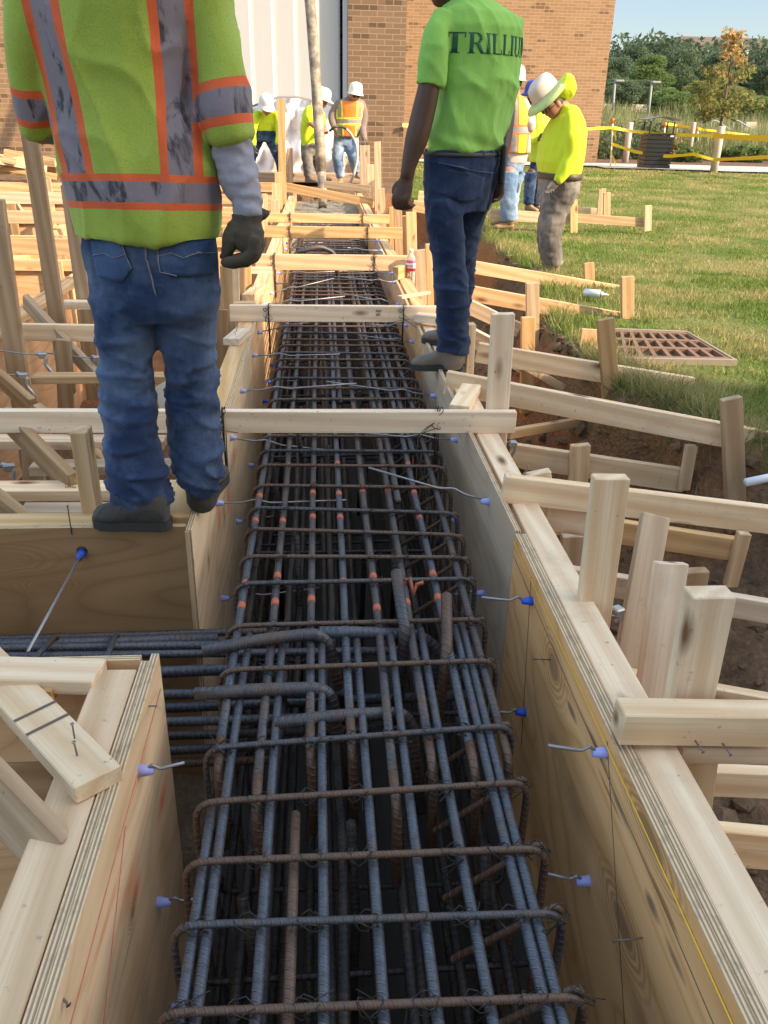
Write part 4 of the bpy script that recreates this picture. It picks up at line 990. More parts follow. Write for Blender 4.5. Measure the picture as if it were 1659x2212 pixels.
# tie wires at the crossings
def knot(x, y, z, g):
    out = []
    for k in range(2):
        a0 = g.uniform(0, 6); out.append([(x+.017*math.cos(a0+t)*(1+.1*t), y+.015*math.sin(a0+t), z+.012*math.sin(2*t+k)+.008) for t in np.linspace(0, 5.2, 9)]+[(x+g.uniform(-.05, .05), y+g.uniform(-.04, .04), z+g.uniform(-.05, .02))])
    return out
rg = random.Random(12); paths = []
for i, y in enumerate(ysx):
    if y > 6: break
    for x in XB:
        if rg.random() < (.8 if y < 2.4 else .45): paths += knot(bxx(x, y)+.006, y+(x-XS0)*math.tan(R_(YR.get(y, -.5))), ZT+.012, rg)
o = multi_tube('tie_wire_knots', paths, .0011, WIRE, cage, 4, (0, 3, ZT)); o['kind'] = 'stuff'
# orange paint bands round the top bars
ORP = plain('orange_paint', (.40, .105, .055), .8, 0, .5, 60)
for yy in (2.06, 2.20, 2.62, 2.86, 3.12):
    for i, x in enumerate(XB[:7]):
        if rg.random() < .72:
            xx = bxx(x, yy)+.006*noise.noise(Vector((x*9, yy*1.1, 0))); z0 = ZT+.006*noise.noise(Vector((x*7, yy*.9, 5))); y_ = yy+rg.uniform(-.03, .03)-.05*(i-3)*0
            tube('paint_band', [(xx, y_, z0), (xx, y_+.016, z0), (xx, y_+.032, z0)], .0118, ORP, cage, 10)
# big bars of the crossing beam, coming in from the left
BIG = 'thick crossing bars from the left beam'
cb = empty('crossing_bars', (-1.2, 1.95, -1), 'bundle of thick rebar entering the trench from the left between the forms', 'rebar bundle')
for (pa, pb, Y, r, m) in (((0, 1392), (470, 1380), 2.20, .019, BAR), ((0, 1400), (560, 1392), 2.12, .014, BAR), ((340, 1413), (900, 1405), 2.08, .012, BAR), ((345, 1452), (520, 1445), 1.97, .016, BAR), ((345, 1500), (760, 1497), 1.88, .014, BAR), ((345, 1530), (1060, 1500), 1.92, .014, BAR), ((345, 1560), (860, 1545), 1.80, .013, BAR), ((345, 1590), (1000, 1570), 1.84, .012, BARM), ((345, 1622), (560, 1612), 1.74, .012, BARM), ((345, 1650), (600, 1640), 1.72, .012, BARR), ((345, 1370), (620, 1362), 2.26, .012, BARM)):
    a, b = oy(*pa, Y), oy(*pb, Y); d = (b-a).normalized(); a = a-d*2.2 if pa[0] > 100 else a-d*1.5
    tube('thick_bar', [a, a.lerp(b, .5), b], r, m, cb, 10)
for (q1, q2) in (((92, 1404), (122, 1372)), ((238, 1402), (252, 1366))):
    a, b = oy(*q1, 2.02), oy(*q2, 2.20); tube('stirrup', arc_path([a-(b-a)*.8, b, b+Vector((0, .03, -.3))], .03), .008, BARM, cb, 8)
# hooked bars standing proud of the cage
def hooked(name, px, Y, r, mat, label, down=None):
    P = [oy(x, y, yy) for (x, y), yy in zip(px, Y)]
    if down: P.append(P[-1]+Vector(down))
    o = tube(name, arc_path(P, .055, 7), r, mat, None, 12); tag(o, label, 'rebar', 'hooked bars on top of the cage'); return o
hooked('hooked_bar', [(437, 1407), (560, 1382), (705, 1366)], [1.83, 1.86, 1.89], .0165, BARM, 'upper thick hooked bar lying over the cage at the crossing', (.05, .0, -.3))
hooked('hooked_bar', [(420, 1500), (560, 1490), (715, 1486)], [1.64, 1.66, 1.68], .0165, BARM, 'middle thick hooked bar just below the upper one', (.03, 0, -.32))
hooked('hooked_bar', [(592, 1563), (740, 1545), (885, 1538)], [1.55, 1.58, 1.61], .0155, BARM, 'lower short hooked bar with a bright cut end', (.04, 0, -.32))
hooked('hooked_bar', [(690, 1366), (800, 1366), (905, 1372), (945, 1400)], [1.90, 1.92, 1.94, 1.95], .0165, BAR, 'bar hooked to the right beside the upper thick bar', (.01, 0, -.3))
hooked('hooked_bar', [(856, 1235), (870, 1330), (876, 1360)], [2.05, 1.93, 1.90], .0165, BARM, 'thick bar end pointing away from the crossing', (-.02, 0, -.35))
hooked('hooked_bar', [(964, 1286), (966, 1400), (962, 1440)], [1.98, 1.82, 1.79], .0155, BARR, 'rusty upright bar end right of the crossing', (-.03, -.02, -.35))
hooked('hooked_bar', [(560, 905), (600, 900), (640, 905)], [3.3, 3.32, 3.33], .011, BARM, 'small bent bar end under the nearest cross board', (.02, 0, -.2))
hooked('hooked_bar', [(640, 545), (690, 532), (722, 545)], [7.4, 7.45, 7.5], .02, BARM, 'pale spiral ribbed bar end far along the cage', (.03, 0, -.2))
# orange flagging scrap
e = tube('flagging_scrap', [oy(870, 1262, 1.99), oy(885, 1248, 2.0), oy(893, 1285, 1.98), oy(900, 1262, 2.0), oy(915, 1258, 2.0)], .006, ORP, None, 4); tag(e, 'scrap of torn orange flagging caught on the cage', 'flagging')

# ------------------------------------------------------------------ snap ties with plastic cones
def snap(px, py, side, end, mat, label, L=None, grp='lavender'):
    X = XR if side > 0 else (-.388 if (py > 1420) else -.402)
    p = ox(px, py, X); d = Vector((-side, 0, 0))
    e = empty('snap_tie', tuple(p), label, 'form tie', 'snap ties with '+grp+' cones')
    far = oy(end[0], end[1], p.y+end[2]) if end else p+d*.3
    vs, fs, _ = tube_data([p-d*.002, p+d*.001, p+d*.030, p+d*.031], [.0105, .0135, .0085, .004], 12)
    poly_obj('cone', vs, fs, mat, e, tuple(p), True)
    v = far-p; k = v*.30+Vector((0, 0, .012)); k2 = v*.42+Vector((0, 0, -.004))
    tube('rod', arc_path([p, p+v*.2, p+k, p+k2, far], .012, 3), .0038, STEEL, e, 7)
T = [(300, 1665, -1, (398, 1648, 0), CONE, 'lavender cone tie high on the near left form'), (340, 1950, -1, (462, 1935, 0), CONE, 'lavender cone tie in the middle of the near left form'), (372, 2178, -1, (440, 2170, .02), CONE, 'lavender cone tie low at the bottom photo edge on the left'),
 (478, 1293, -1, (690, 1270, -.02), CONE, 'lavender cone tie nearest the crossing on the left far form'), (510, 1127, -1, (590, 1115, 0), CONE, 'lavender cone tie right below the worker\'s right boot'), (537, 1005, -1, (600, 1000, 0), CONE, 'deep lavender cone tie left of the cage under the nearest cross board'), (497, 946, -1, (757, 978, 0), CONE, 'lavender cone tie with a long rod just in front of the nearest cross board'),
 (466, 1087, -1, (748, 1080, 0), CONE, 'tie whose long rod starts at the heel of the worker\'s right boot'),
 (519, 845, -1, (770, 828, 0), CONE, 'lavender cone tie with a long rod just behind the nearest cross board'), (545, 768, -1, (735, 765, 0), CONE, 'lavender cone tie left of the cage in shade above the long rod one'), (584, 789, -1, (640, 786, 0), CONEB, 'blue cone tie low on the left form in the shade'), (578, 825, -1, (660, 820, 0), CONEB, 'blue cone tie low behind the nearest cross board'), (568, 867, -1, (640, 865, 0), CONEB, 'blue cone tie touching the top of the nearest cross board'),
 (556, 718, -1, (765, 674, .1), CONE, 'lavender cone tie whose rod rises over the stamped board'), (573, 656, -1, (745, 640, 0), CONE, 'lavender cone tie just behind the stamped board on the left'), (583, 633, -1, (722, 601, .1), CONE, 'sunlit cone tie with a slanting pale rod'), (593, 612, -1, (730, 613, 0), CONE, 'sunlit cone tie between the slanting rod and the bottle board'), (598, 590, -1, (750, 585, 0), CONE, 'sunlit cone tie right below the bottle board'),
 (614, 538, -1, (790, 534, 0), CONE, 'sunlit cone tie beside the spiral ribbed bar'), (617, 525, -1, (700, 524, 0), CONEB, 'blue cone tie under the half shadowed board on the left'), (640, 452, -1, (760, 450, 0), CONE, 'small far cone tie on the left by the wet concrete'),
 (1310, 1625, 1, (1184, 1610, 0), CONE, 'lavender cone tie below the end of the lowest cross piece'), (1273, 1903, 1, (1180, 1887, 0), CONE, 'lavender cone tie lowest on the right form'), (1150, 1298, 1, (1040, 1290, 0), CONEB, 'bright blue cone tie on the right form where grey ply meets tan'), (1135, 1538, 1, (1060, 1536, 0), CONEB, 'blue cone tie half hidden beside the cage on the right'), (1245, 2147, 1, (860, 2172, .02), CONEB, 'blue cone tie at the bottom photo edge on the right'),
 (1057, 1083, 1, (796, 1010, .05), CONE, 'lavender cone tie with a long bright slanting rod on the grey ply'), (988, 950, 1, (720, 930, 0), CONE, 'lavender cone tie on the right just before the nearest cross board'), (985, 1124, 1, (930, 1122, 0), CONE, 'half hidden lavender cone tie low on the grey ply'), (1045, 1281, 1, (960, 1283, 0), CONE, 'lavender cone tie low on the grey ply beside the blue one'),
 (942, 855, 1, (705, 824, .05), CONE, 'lavender cone tie on the right just behind the nearest cross board'), (894, 738, 1, (775, 724, 0), CONE, 'lavender cone tie on the right below the rear boot'), (881, 703, 1, (790, 700, 0), CONE, 'lavender cone tie directly below the stamped board on the right'), (864, 657, 1, (726, 630, .05), CONE, 'sunlit cone tie on the right just behind the stamped board'), (855, 610, 1, (730, 597, 0), CONE, 'sunlit cone tie on the right in the middle of the lit span'), (849, 591, 1, (740, 586, 0), CONE, 'sunlit cone tie on the right under the bottle board'),
 (831, 556, 1, (720, 552, 0), CONE, 'cone tie on the right touching the bottle board'), (825, 541, 1, (640, 535, 0), CONE, 'cone tie on the right behind the bottle board'), (820, 521, 1, (650, 517, 0), CONE, 'cone tie on the right under the half shadowed board')]
for (px, py, sd_, en, m, lb) in T: snap(px, py, sd_, en, m, lb, grp='lavender' if m is CONE else 'blue')
# tie in the crossing form and in the far panels
p = oy(178, 1193, 2.335); e = empty('snap_tie', tuple(p), 'blue cone tie in the brown crossing panel with a rod reaching toward the camera', 'form tie')
vs, fs, _ = tube_data([p, p+Vector((0, -.004, 0)), p+Vector((-.004, -.034, -.006))], [.0095, .0135, .009], 12); poly_obj('cone', vs, fs, CONEB, e, tuple(p), True)
tube('rod', [p, oy(60, 1408, 1.70)], .0038, STEEL, e); 
ringv, ringf, _ = tube_data([p+Vector((.0, -.0012, .006)), p+Vector((0, -.0018, .006))], [.016, .0161], 14); poly_obj('hole', ringv, ringf, WIRE, e, tuple(p), True)
for (px, py, X, lb) in ((103, 636, -2.84, 'white lit cone tie on the sunlit left form'), (150, 575, -2.84, 'second white lit cone tie further back on the sunlit left form')):
    p = ox(px, py, X); e = empty('snap_tie', tuple(p), lb, 'form tie'); vs, fs, _ = tube_data([p, p+Vector((.004, 0, 0)), p+Vector((.04, 0, 0))], [.014, .018, .011], 10); poly_obj('cone', vs, fs, CONE, e, tuple(p), True); tube('rod', [p, p+Vector((.8, 0, -.02))], .004, STEEL, e)
# ================================================================== wet concrete, hose, tarp, small things
CON = NT('wet_concrete'); q = CON.obj(); CON.bump(CON.math('ADD', CON.noise(q, 14, 5, .6), CON.noise(q, 60, 3)), .8, .03)
CON.fin(CON.mix(CON.noise(q, 5, 4), (.19, .175, .145), (.30, .28, .24)), .42)
vs, fs = [], []; nx_, ny_ = 16, 34
for j in range(ny_+1):
    y = 11.0+4.2*j/ny_
    for i in range(nx_+1):
        x = -.40+.98*i/nx_; n = noise.noise(Vector((x*5, y*3, 0)))*.05+noise.noise(Vector((x*14, y*9, 3)))*.025
        front = 11.7+.9*smooth(-.4, .58, x)+.35*noise.noise(Vector((x*3, 1, 1)))
        vs.append((x, y, -1.0+(.86+n)*smooth(front-.5, front+1.0, y)))
for j in range(ny_):
    for i in range(nx_): k = j*(nx_+1)+i; fs.append((k, k+1, k+nx_+2, k+nx_+1))
o = poly_obj('wet_concrete', vs, fs, CON.m, None, (.1, 13, -1), True); tag(o, 'grey wet concrete poured into the far end of the trench', 'concrete')
HOSE = NT('hose_rubber'); q = HOSE.obj(); HOSE.bump(HOSE.noise(q, 30, 4), .4, .01)
HOSE.fin(HOSE.mix(HOSE.ramp(HOSE.noise(q, 6, 5, .65), [(.4, 0), (.65, 1)]), (.15, .13, .11), (.43, .37, .28)), .8)
ph = empty('pump_hose', tuple(oy(697, 440, 14.2)), 'long vertical concrete pump hose held by a worker over the trench', 'hose')
top = [oy(655, -240, 15.2), oy(664, -60, 14.9), oy(672, 30, 14.75), oy(683, 180, 14.6), oy(690, 300, 14.4), oy(694, 372, 14.3)]
tube('hose_body', [top[0]+Vector((-.4, 2.5, 2.6)), top[0]+Vector((-.1, .8, 1.6))]+top, .082, HOSE.m, ph, 18)
tube('hose_tip', [oy(694, 366, 14.3), oy(696, 400, 14.25), oy(697, 432, 14.2), oy(697, 448, 14.15)], [.073, .068, .072, .066], HOSE.m, ph, 16)
BLK = plain('black_rubber', (.025, .025, .028), .5)
PALE = plain('grey_rubber', (.42, .41, .39), .5)
vh = empty('vibrator_hose', tuple(oy(757, 390, 14.7)), 'thin curved vibrator hose held by the orange vest worker', 'hose')
pts = [oy(712, 283, 14.55), oy(722, 274, 14.5), oy(738, 272, 14.6), oy(755, 284, 14.7), oy(770, 310, 14.75), oy(772, 345, 14.75), oy(765, 375, 14.7)]
tube('hose_body', arc_path(pts, .5, 5)[:14], .020, BLK, vh, 8); tube('hose_end', arc_path(pts, .5, 5)[13:]+[oy(756, 396, 14.65)], .022, PALE, vh, 8)
# tarp against the bay
TARP = plain('tarp_white', (.74, .71, .72), .45, 0, .05, 3)
vs, fs = [], []; A = [(545, 232), (580, 220), (600, 213), (640, 212), (690, 222), (730, 245), (768, 290)]
n = 40; m = 14
for i in range(n+1):
    t = i/n; px = 540+235*t
    ty = next((y0+(y1-y0)*(px-x0)/(x1-x0) for (x0, y0), (x1, y1) in zip([(530, 240)]+A, A+[(780, 300)]) if x0 <= px <= x1), 260)
    for j in range(m+1):
        py = ty+(374-ty)*j/m; p = oy(px, py, 16.75+.22*noise.noise(Vector((t*6, j*.25, 1)))+.12*math.sin(t*31+j*.35)+.10*noise.noise(Vector((t*20, j*.7, 4)))); 
        vs.append(tuple(p))
for i in range(n):
    for j in range(m): k = i*(m+1)+j; fs.append((k, k+m+1, k+m+2, k+1))
N0 = len(vs); vs += [(v[0], v[1]+.02, v[2]) for v in vs]
fs += [tuple(N0+k for k in reversed(f)) for f in fs]
o = poly_obj('tarp', vs, fs, TARP, None, tuple(oy(650, 370, 17)), True); tag(o, 'white plastic tarp hung in front of the panelled bay behind the workers', 'tarp')
TR = plain('tarp_pole', (.22, .2, .21), .5)
o = tube('tarp_rail', [oy(x, y-1, 16.9) for x, y in A], .03, TR); tag(o, 'dark arched rail along the top of the white tarp', 'rail')
box_obj('timber_sill', tuple(oy(640, 382, 16.3)), (2.3, .5, .14), OLDP); tag(bpy.data.objects['timber_sill'], 'dark timber sill on the ground in front of the white tarp', 'timber')
# drain grate
IRON = NT('rusty_iron'); q = IRON.obj(); IRON.bump(IRON.noise(q, 60, 4), .5, .005)
IRON.fin(IRON.mix(IRON.noise(q, 9, 5, .65), (.14, .075, .048), (.27, .165, .11)), .85, .1)
A_, B_, C_, D_ = (oz(*p_, -.10) for p_ in ((1322, 776), (1322, 716), (1482, 722), (1578, 780)))
gr = empty('drain_grate', tuple((A_+C_)/2), 'rusty cast iron drain grate set in the lawn edge', 'drain grate')
def gp(u, v, z): 
    p_ = A_.lerp(D_, u).lerp(B_.lerp(C_, u), v); return (p_.x, p_.y, -.10+z)
vs, fs = [], []
def slab(u0, u1, v0, v1, z0, z1, sk=0.0):
    k = len(vs)
    for z in (z0, z1):
        for (u, v) in ((u0, v0), (u1, v0), (u1, v1), (u0, v1)): vs.append(gp(u, v, z))
    for f in ((3, 2, 1, 0), (4, 5, 6, 7), (0, 1, 5, 4), (1, 2, 6, 5), (2, 3, 7, 6), (3, 0, 4, 7)): fs.append(tuple(k+i for i in f))
for (v0, v1) in ((-.01, .07), (.33, .395), (.635, .70), (.94, 1.01)): slab(-.01, 1.01, v0, v1, -.05, .012)
for r_ in range(3):
    v0, v1 = ((.07, .33), (.395, .635), (.70, .94))[r_]
    for c_ in range(9): u = c_/8; slab(max(-.01, u-.019), min(1.01, u+.019), v0, v1, -.05, .0105)
poly_obj('grate', vs, fs, IRON.m, gr, tuple((A_+C_)/2))
vs, fs = [], []
for (u0, u1, v0, v1) in ((-.05, -.012, -.05, 1.05), (1.012, 1.035, -.05, 1.05), (-.012, 1.012, -.05, -.012), (-.012, 1.012, 1.012, 1.05)): slab(u0, u1, v0, v1, -.10, .016)
poly_obj('rim', vs, fs, plain('old_concrete', (.30, .25, .19), .9, 0, .2, 12, .3), gr, tuple((A_+C_)/2))
vs, fs = [], []; slab(-.01, 1.01, -.01, 1.01, -.09, -.07); poly_obj('pit', vs, fs, plain('drain_shade', (.008, .007, .006), .9), gr, tuple((A_+C_)/2))  # black slab under the bars, its colour standing in for the hole's shade
# corrugated drain pipe
pts = [oz(*p_, -.30) for p_ in ((985, 455), (1030, 505), (1075, 545), (1110, 568), (1150, 588), (1185, 606))]
pl = []
for a, b in zip(pts, pts[1:]):
    nseg = max(2, int((b-a).length/.035)); pl += [a.lerp(b, k/nseg) for k in range(nseg)]
o = tube('drain_pipe', pl, [.085+(.013 if k % 2 else 0)+.004*math.sin(k*.7) for k in range(len(pl))], plain('pipe_tan', (.62, .46, .33), .7, 0, .15, 8), None, 14); tag(o, 'dusty corrugated drain pipe emerging along the lawn bank', 'pipe')
# PVC pipe end
a, b = oy(1612, 1042, 2.95), oy(1720, 1020, 3.0); o = tube('plastic_pipe', [a, b], .017, plain('pvc_white', (.72, .74, .80), .35, 0, .03), None, 16); tag(o, 'white plastic pipe end lying in the ditch at the right edge', 'pipe')
# spray can on the grass
sc_ = empty('spray_can', tuple(oz(1285, 640, -.11)), 'white spray paint can lying on the lawn', 'spray can')
a, b = oz(1262, 632, -.065), oz(1310, 637, -.065); d = (b-a).normalized(); L_ = (b-a).length
tube('can_body', [a, a+d*L_*.02, a+d*L_*.70, a+d*L_*.74], [.026, .033, .033, .030], plain('can_white', (.72, .72, .78), .3, .2, .05), sc_, 16)
tube('can_top', [a+d*L_*.74, a+d*L_*.80, a+d*L_*.88, a+d*L_*.885, a+d*L_*1.1], [.031, .026, .018, .010, .008], GALV, sc_, 14)
# water bottle on the right form
bp = oy(886, 614, 6.85); bz0 = bp.z
wb = empty('water_bottle', tuple(bp), 'clear water bottle with a red and white label on the right form', 'bottle')
s = NT('bottle_plastic'); s.b.inputs['Transmission Weight'].default_value = .75; s.b.inputs['IOR'].default_value = 1.2; BOT = s.fin((.95, .93, .92), .12)
prof = [(0, .030), (.008, .034), (.05, .0335), (.055, .031), (.06, .0335), (.085, .0335), (.09, .031), (.095, .0335), (.15, .034), (.19, .030), (.215, .016), (.225, .0135), (.232, .0135)]
tube('bottle_body', [bp+Vector((0, 0, z*1.1)) for z, r in prof], [r*1.15 for z, r in prof], BOT, wb, 20)
s = NT('bottle_label'); z_ = s.sep(s.obj())[2]; s.fin(s.ramp(s.math('MULTIPLY', z_, 13), [(0, (.70, .10, .16)), (.28, (.85, .82, .85)), (.45, (.75, .30, .42)), (.62, (.85, .8, .83)), (.8, (.7, .1, .14))], 'CONSTANT'), .4)
tube('bottle_label', [bp+Vector((0, 0, .108)), bp+Vector((0, 0, .184))], .0396, s.m, wb, 20)
tube('bottle_cap', [bp+Vector((0, 0, .25)), bp+Vector((0, 0, .272)), bp+Vector((0, 0, .274))], [.0175, .0175, .015], plain('cap_white', (.8, .8, .82), .4), wb, 14)
# bin with canopy
bb = oz(1410, 366, 0.02); bn = empty('waste_bin', tuple(bb), 'dark slatted waste bin with a curved canopy by the path', 'bin')
SLB = plain('bin_black', (.018, .019, .021), .35, 0, .1); SLN = plain('bin_brown', (.075, .055, .045), .5, 0, .1)
ang = R_(-4); MB_ = Matrix.Translation(bb) @ Matrix.Rotation(ang, 4, 'Z')
def bpart(name, c, sz, mat):
    o = link(name, bm_mesh(box_bm(*sz, .006), name), mat); place(o, MB_ @ Matrix.Translation(c), bn); return o
bpart('bin_core', (0, 0, .46), (.66, .66, .84), plain('bin_core', (.012, .012, .012), .8))
bmf, bms, bmf2, bms2 = bmesh.new(), bmesh.new(), bmesh.new(), bmesh.new()
for k in range(8):
    z = .09+k*.106; box_bm(.74, .02, .094, .004, bmf, (0, -.345, z)); box_bm(.74, .02, .094, .004, bmf2, (0, .345, z)); box_bm(.02, .66, .094, .004, bms, (-.36, 0, z)); box_bm(.02, .66, .094, .004, bms2, (.36, 0, z))
for nm, bm_, mt_ in (('slat_panel', bmf, SLB), ('slat_panel', bms, SLN), ('slat_panel', bmf2, SLB), ('slat_panel', bms2, SLN)):
    o = link(nm, bm_mesh(bm_, nm), mt_); place(o, MB_, bn)
bpart('rim', (0, 0, .925), (.78, .74, .03), SLB)
for (x, y) in ((-.33, -.3), (.33, -.3), (-.33, .3), (.33, .3)): bpart('post', (x, y, 1.09), (.035, .035, .31), SLB)
vs, fs = [], []
for i in range(13):
    x = -.46+.92*i/12; z = 1.25+.10*math.cos((x/.46)*1.35)
    for y in (-.42, .42):
        for dz in (0, .022): vs.append((x, y, z+dz))
for i in range(12):
    k = 4*i; fs += [(k, k+4, k+6, k+2)[::-1], (k+1, k+3, k+7, k+5)[::-1], (k, k+1, k+5, k+4)[::-1], (k+2, k+6, k+7, k+3)[::-1]]
fs += [(0, 2, 3, 1), (48, 49, 51, 50)]
o = link('canopy', mesh_vf('canopy', vs, fs), plain('canopy_metal', (.10, .11, .12), .3, .4)); place(o, MB_, bn)
bpart('plate', (.30, -.358, .88), (.10, .006, .04), plain('plate_white', (.7, .7, .7), .5))
# bollards
BOL = plain('bollard_concrete', (.50, .455, .41), .75, 0, .1, 5)
def bollard(px, pyb, pyt, dist, r, label):
    b = oy(px, pyb, dist); t = oy(px, pyt, dist); b.z = min(b.z, lawn_z(b.x, dist)+.05)
    o = tube('bollard', [Vector((b.x, b.y, b.z-.1)), Vector((b.x, b.y, t.z-.02)), Vector((b.x, b.y, t.z-.004)), Vector((b.x, b.y, t.z))], [r, r, r*.96, r*.85], BOL, None, 20, origin=(b.x, b.y, b.z)); tag(o, label, 'bollard', 'round bollards along the path')
bollard(1351, 345, 264, 28.8, .10, 'pale bollard standing in the mulch left of the bin'); bollard(1541, 374, 272, 24.2, .105, 'largest bollard right of the bin at the lawn edge'); bollard(1490, 322, 264, 33, .085, 'small distant bollard between the bin and the largest one')
# tape stakes and caution tape
PVC = plain('stake_white', (.70, .69, .66), .5); ORC = plain('cap_orange', (.85, .14, .03), .5)
def tstake(px, pyb, pyt, dist, label):
    b, t = oy(px+ (2 if px > 1500 else -5), pyb, dist), oy(px, pyt, dist); e = empty('tape_stake', tuple(b), label, 'stake', 'thin stakes with orange caps')
    tube('rod', [b-Vector((0, 0, .1)), t], .022, PVC, e, 8); tube('cap', [t-Vector((0, 0, .12)), t, t+Vector((0, 0, .01))], [.045, .045, .03], ORC, e, 10); return t
tstake(1324, 365, 256, 25.4, 'white tape stake with an orange cap at the left end of the tape'); tstake(1465, 300, 268, 34, 'orange capped stake right of the bin canopy'); tstake(1507, 300, 275, 33, 'orange capped stake just left of the largest bollard'); tstake(1552, 300, 276, 36, 'orange capped stake directly behind the largest bollard'); tstake(1437, 330, 266, 32, 'orange capped stake above the bin canopy')
TAPE = plain('tape_yellow', (.86, .60, .02), .45, 0, .06, 30)
def tape(pts, label, w=.075):
    P = [oy(*p_[:2], p_[2]) for p_ in pts]; Q = []
    for a, b in zip(P, P[1:]):
        Q += [a.lerp(b, k/10)-Vector((0, 0, .0)) for k in range(10)]
    Q.append(P[-1]); vs, fs = [], []
    for k, q_ in enumerate(Q):
        tw = .5*math.sin(k*.21+len(label)); dz = Vector((0, math.sin(tw)*w/2, math.cos(tw)*w/2))
        for th in (0, .004): vs += [q_+dz+Vector((0, th, 0)), q_-dz+Vector((0, th, 0))]
    for k in range(len(Q)-1):
        a = 4*k; fs += [(a, a+4, a+5, a+1)[::-1], (a+2, a+3, a+7, a+6)[::-1], (a, a+2, a+6, a+4)[::-1], (a+1, a+5, a+7, a+3)[::-1]]
    o = poly_obj('caution_tape', vs, fs, TAPE, None, tuple(P[0])); tag(o, label, 'tape', 'yellow caution tape lines'); return o
tape([(1322, 275, 25.4), (1360, 283, 25.4), (1420, 289, 25.2), (1480, 292, 24.8), (1540, 293, 24.1)], 'upper yellow tape running from the white stake to the largest bollard', .085)
tape([(1540, 293, 24.05), (1600, 297, 22.5), (1680, 300, 20.5)], 'upper yellow tape from the largest bollard to the right photo edge', .13)
tape([(1322, 311, 25.35), (1370, 327, 25.3), (1420, 337, 25.0), (1455, 337, 24.6), (1500, 333, 24.3), (1541, 345, 24.0)], 'lower sagging yellow tape between the white stake and the largest bollard', .085)
tape([(1541, 345, 24.0), (1590, 343, 22.8), (1680, 338, 20.5)], 'lower yellow tape from the largest bollard to the right photo edge', .09)
tape([(1322, 276, 25.4), (1290, 277, 24), (1250, 280, 22), (1200, 284, 20), (1100, 284, 17.6), (870, 270, 16.9)], 'yellow tape from the white stake back to the brown brick pier', .07)
tape([(1437, 267, 32), (1465, 271, 34), (1507, 278, 33), (1552, 284, 36), (1620, 292, 36)], 'far yellow tape strung behind the bin', .085)
tape([(1322, 276, 25.37), (1329, 292, 25.33), (1331, 301, 25.3)], 'loose tape tail knotted at the top of the white stake', .10); tape([(1320, 318, 25.37), (1322, 335, 25.33), (1330, 355, 25.3)], 'loose tape tail knotted low on the white stake', .08)
# lamp posts
LP_ = plain('lamp_post_grey', (.27, .28, .28), .6, .0)
for (px, pyt, pyb, dist, lb, wd) in ((1329, 176, 242, 46, 'nearer lamp post with a flat head beside the brick corner', 1), (1408, 179, 232, 45, 'second lamp post in front of the bright green tree', 1)):
    b, t = oy(px-4, pyb, dist), oy(px, pyt, dist); e = empty('lamp_post', tuple(b), lb, 'lamp post', 'lamp posts before the treeline')
    tube('pole', [b-Vector((0, 0, .9)), t], .055, LP_, e, 8); box_obj('lamp_head', tuple(t+Vector((.2, 0, .03))), (.42, .3, .10), LP_, e, 0, .02)
# low wall, railings and a parked car at the far right
a, b = oy(1285, 237, 52), oy(1402, 234, 52); o = box_obj('low_wall', tuple((a+b)/2), ((b-a).length, .3, .5), CONC); tag(o, 'pale low wall glimpsed above the feather grass by the lamp posts', 'wall')
hr = empty('stair_railing', tuple(oy(1590, 300, 40)), 'grey stair railing half hidden by grass behind the largest bollard', 'railing')
for px in (1540, 1588):
    P = [oy(px-6, 290, 40), oy(px-4, 262, 40), oy(px+6, 260, 40), oy(px+40, 282, 40)]; tube('rail', arc_path(P, .3, 5), .03, LP_, hr, 8); tube('rail', [oy(px+14, 265, 40), oy(px+14, 292, 40)], .025, LP_, hr, 8)
o = box_obj('stair_block', tuple(oy(1616, 284, 41)), (.5, .4, .8), CONC); tag(o, 'pale concrete block at the end of the stair railing', 'block')
cb_ = oy(1652, 288, 60); car = empty('parked_car', tuple(cb_), 'white parked car cut by the right photo edge', 'car')
def cpart(name, prof_, y0, y1, mat):
    vs, fs = [], []; n_ = len(prof_)
    for y_ in (y0, y1): vs += [(x, y_, z) for x, z in prof_]
    fs = [tuple(range(n_)), tuple(reversed(range(n_, 2*n_)))]+[(i, (i+1) % n_, n_+(i+1) % n_, n_+i)[::-1] for i in range(n_)]
    o = link(name, mesh_vf(name, vs, fs), mat); place(o, Matrix.Translation(cb_), car)
cpart('body', [(-1.1, .3), (-1.1, .75), (-.3, .95), (3.3, 1.0), (3.4, .3)], -.9, .9, plain('car_white', (.7, .7, .72), .2)); cpart('cabin', [(-.2, .955), (.5, 1.45), (2.2, 1.5), (3.1, 1.005)], -.75, .75, WIN)
for (x, y) in ((-.4, -.9), (2.5, -.9), (-.4, .9), (2.5, .9)): tube('wheel', [cb_+Vector((x, y-.1, .32)), cb_+Vector((x, y+.1, .32))], .32, BLK, car, 16)
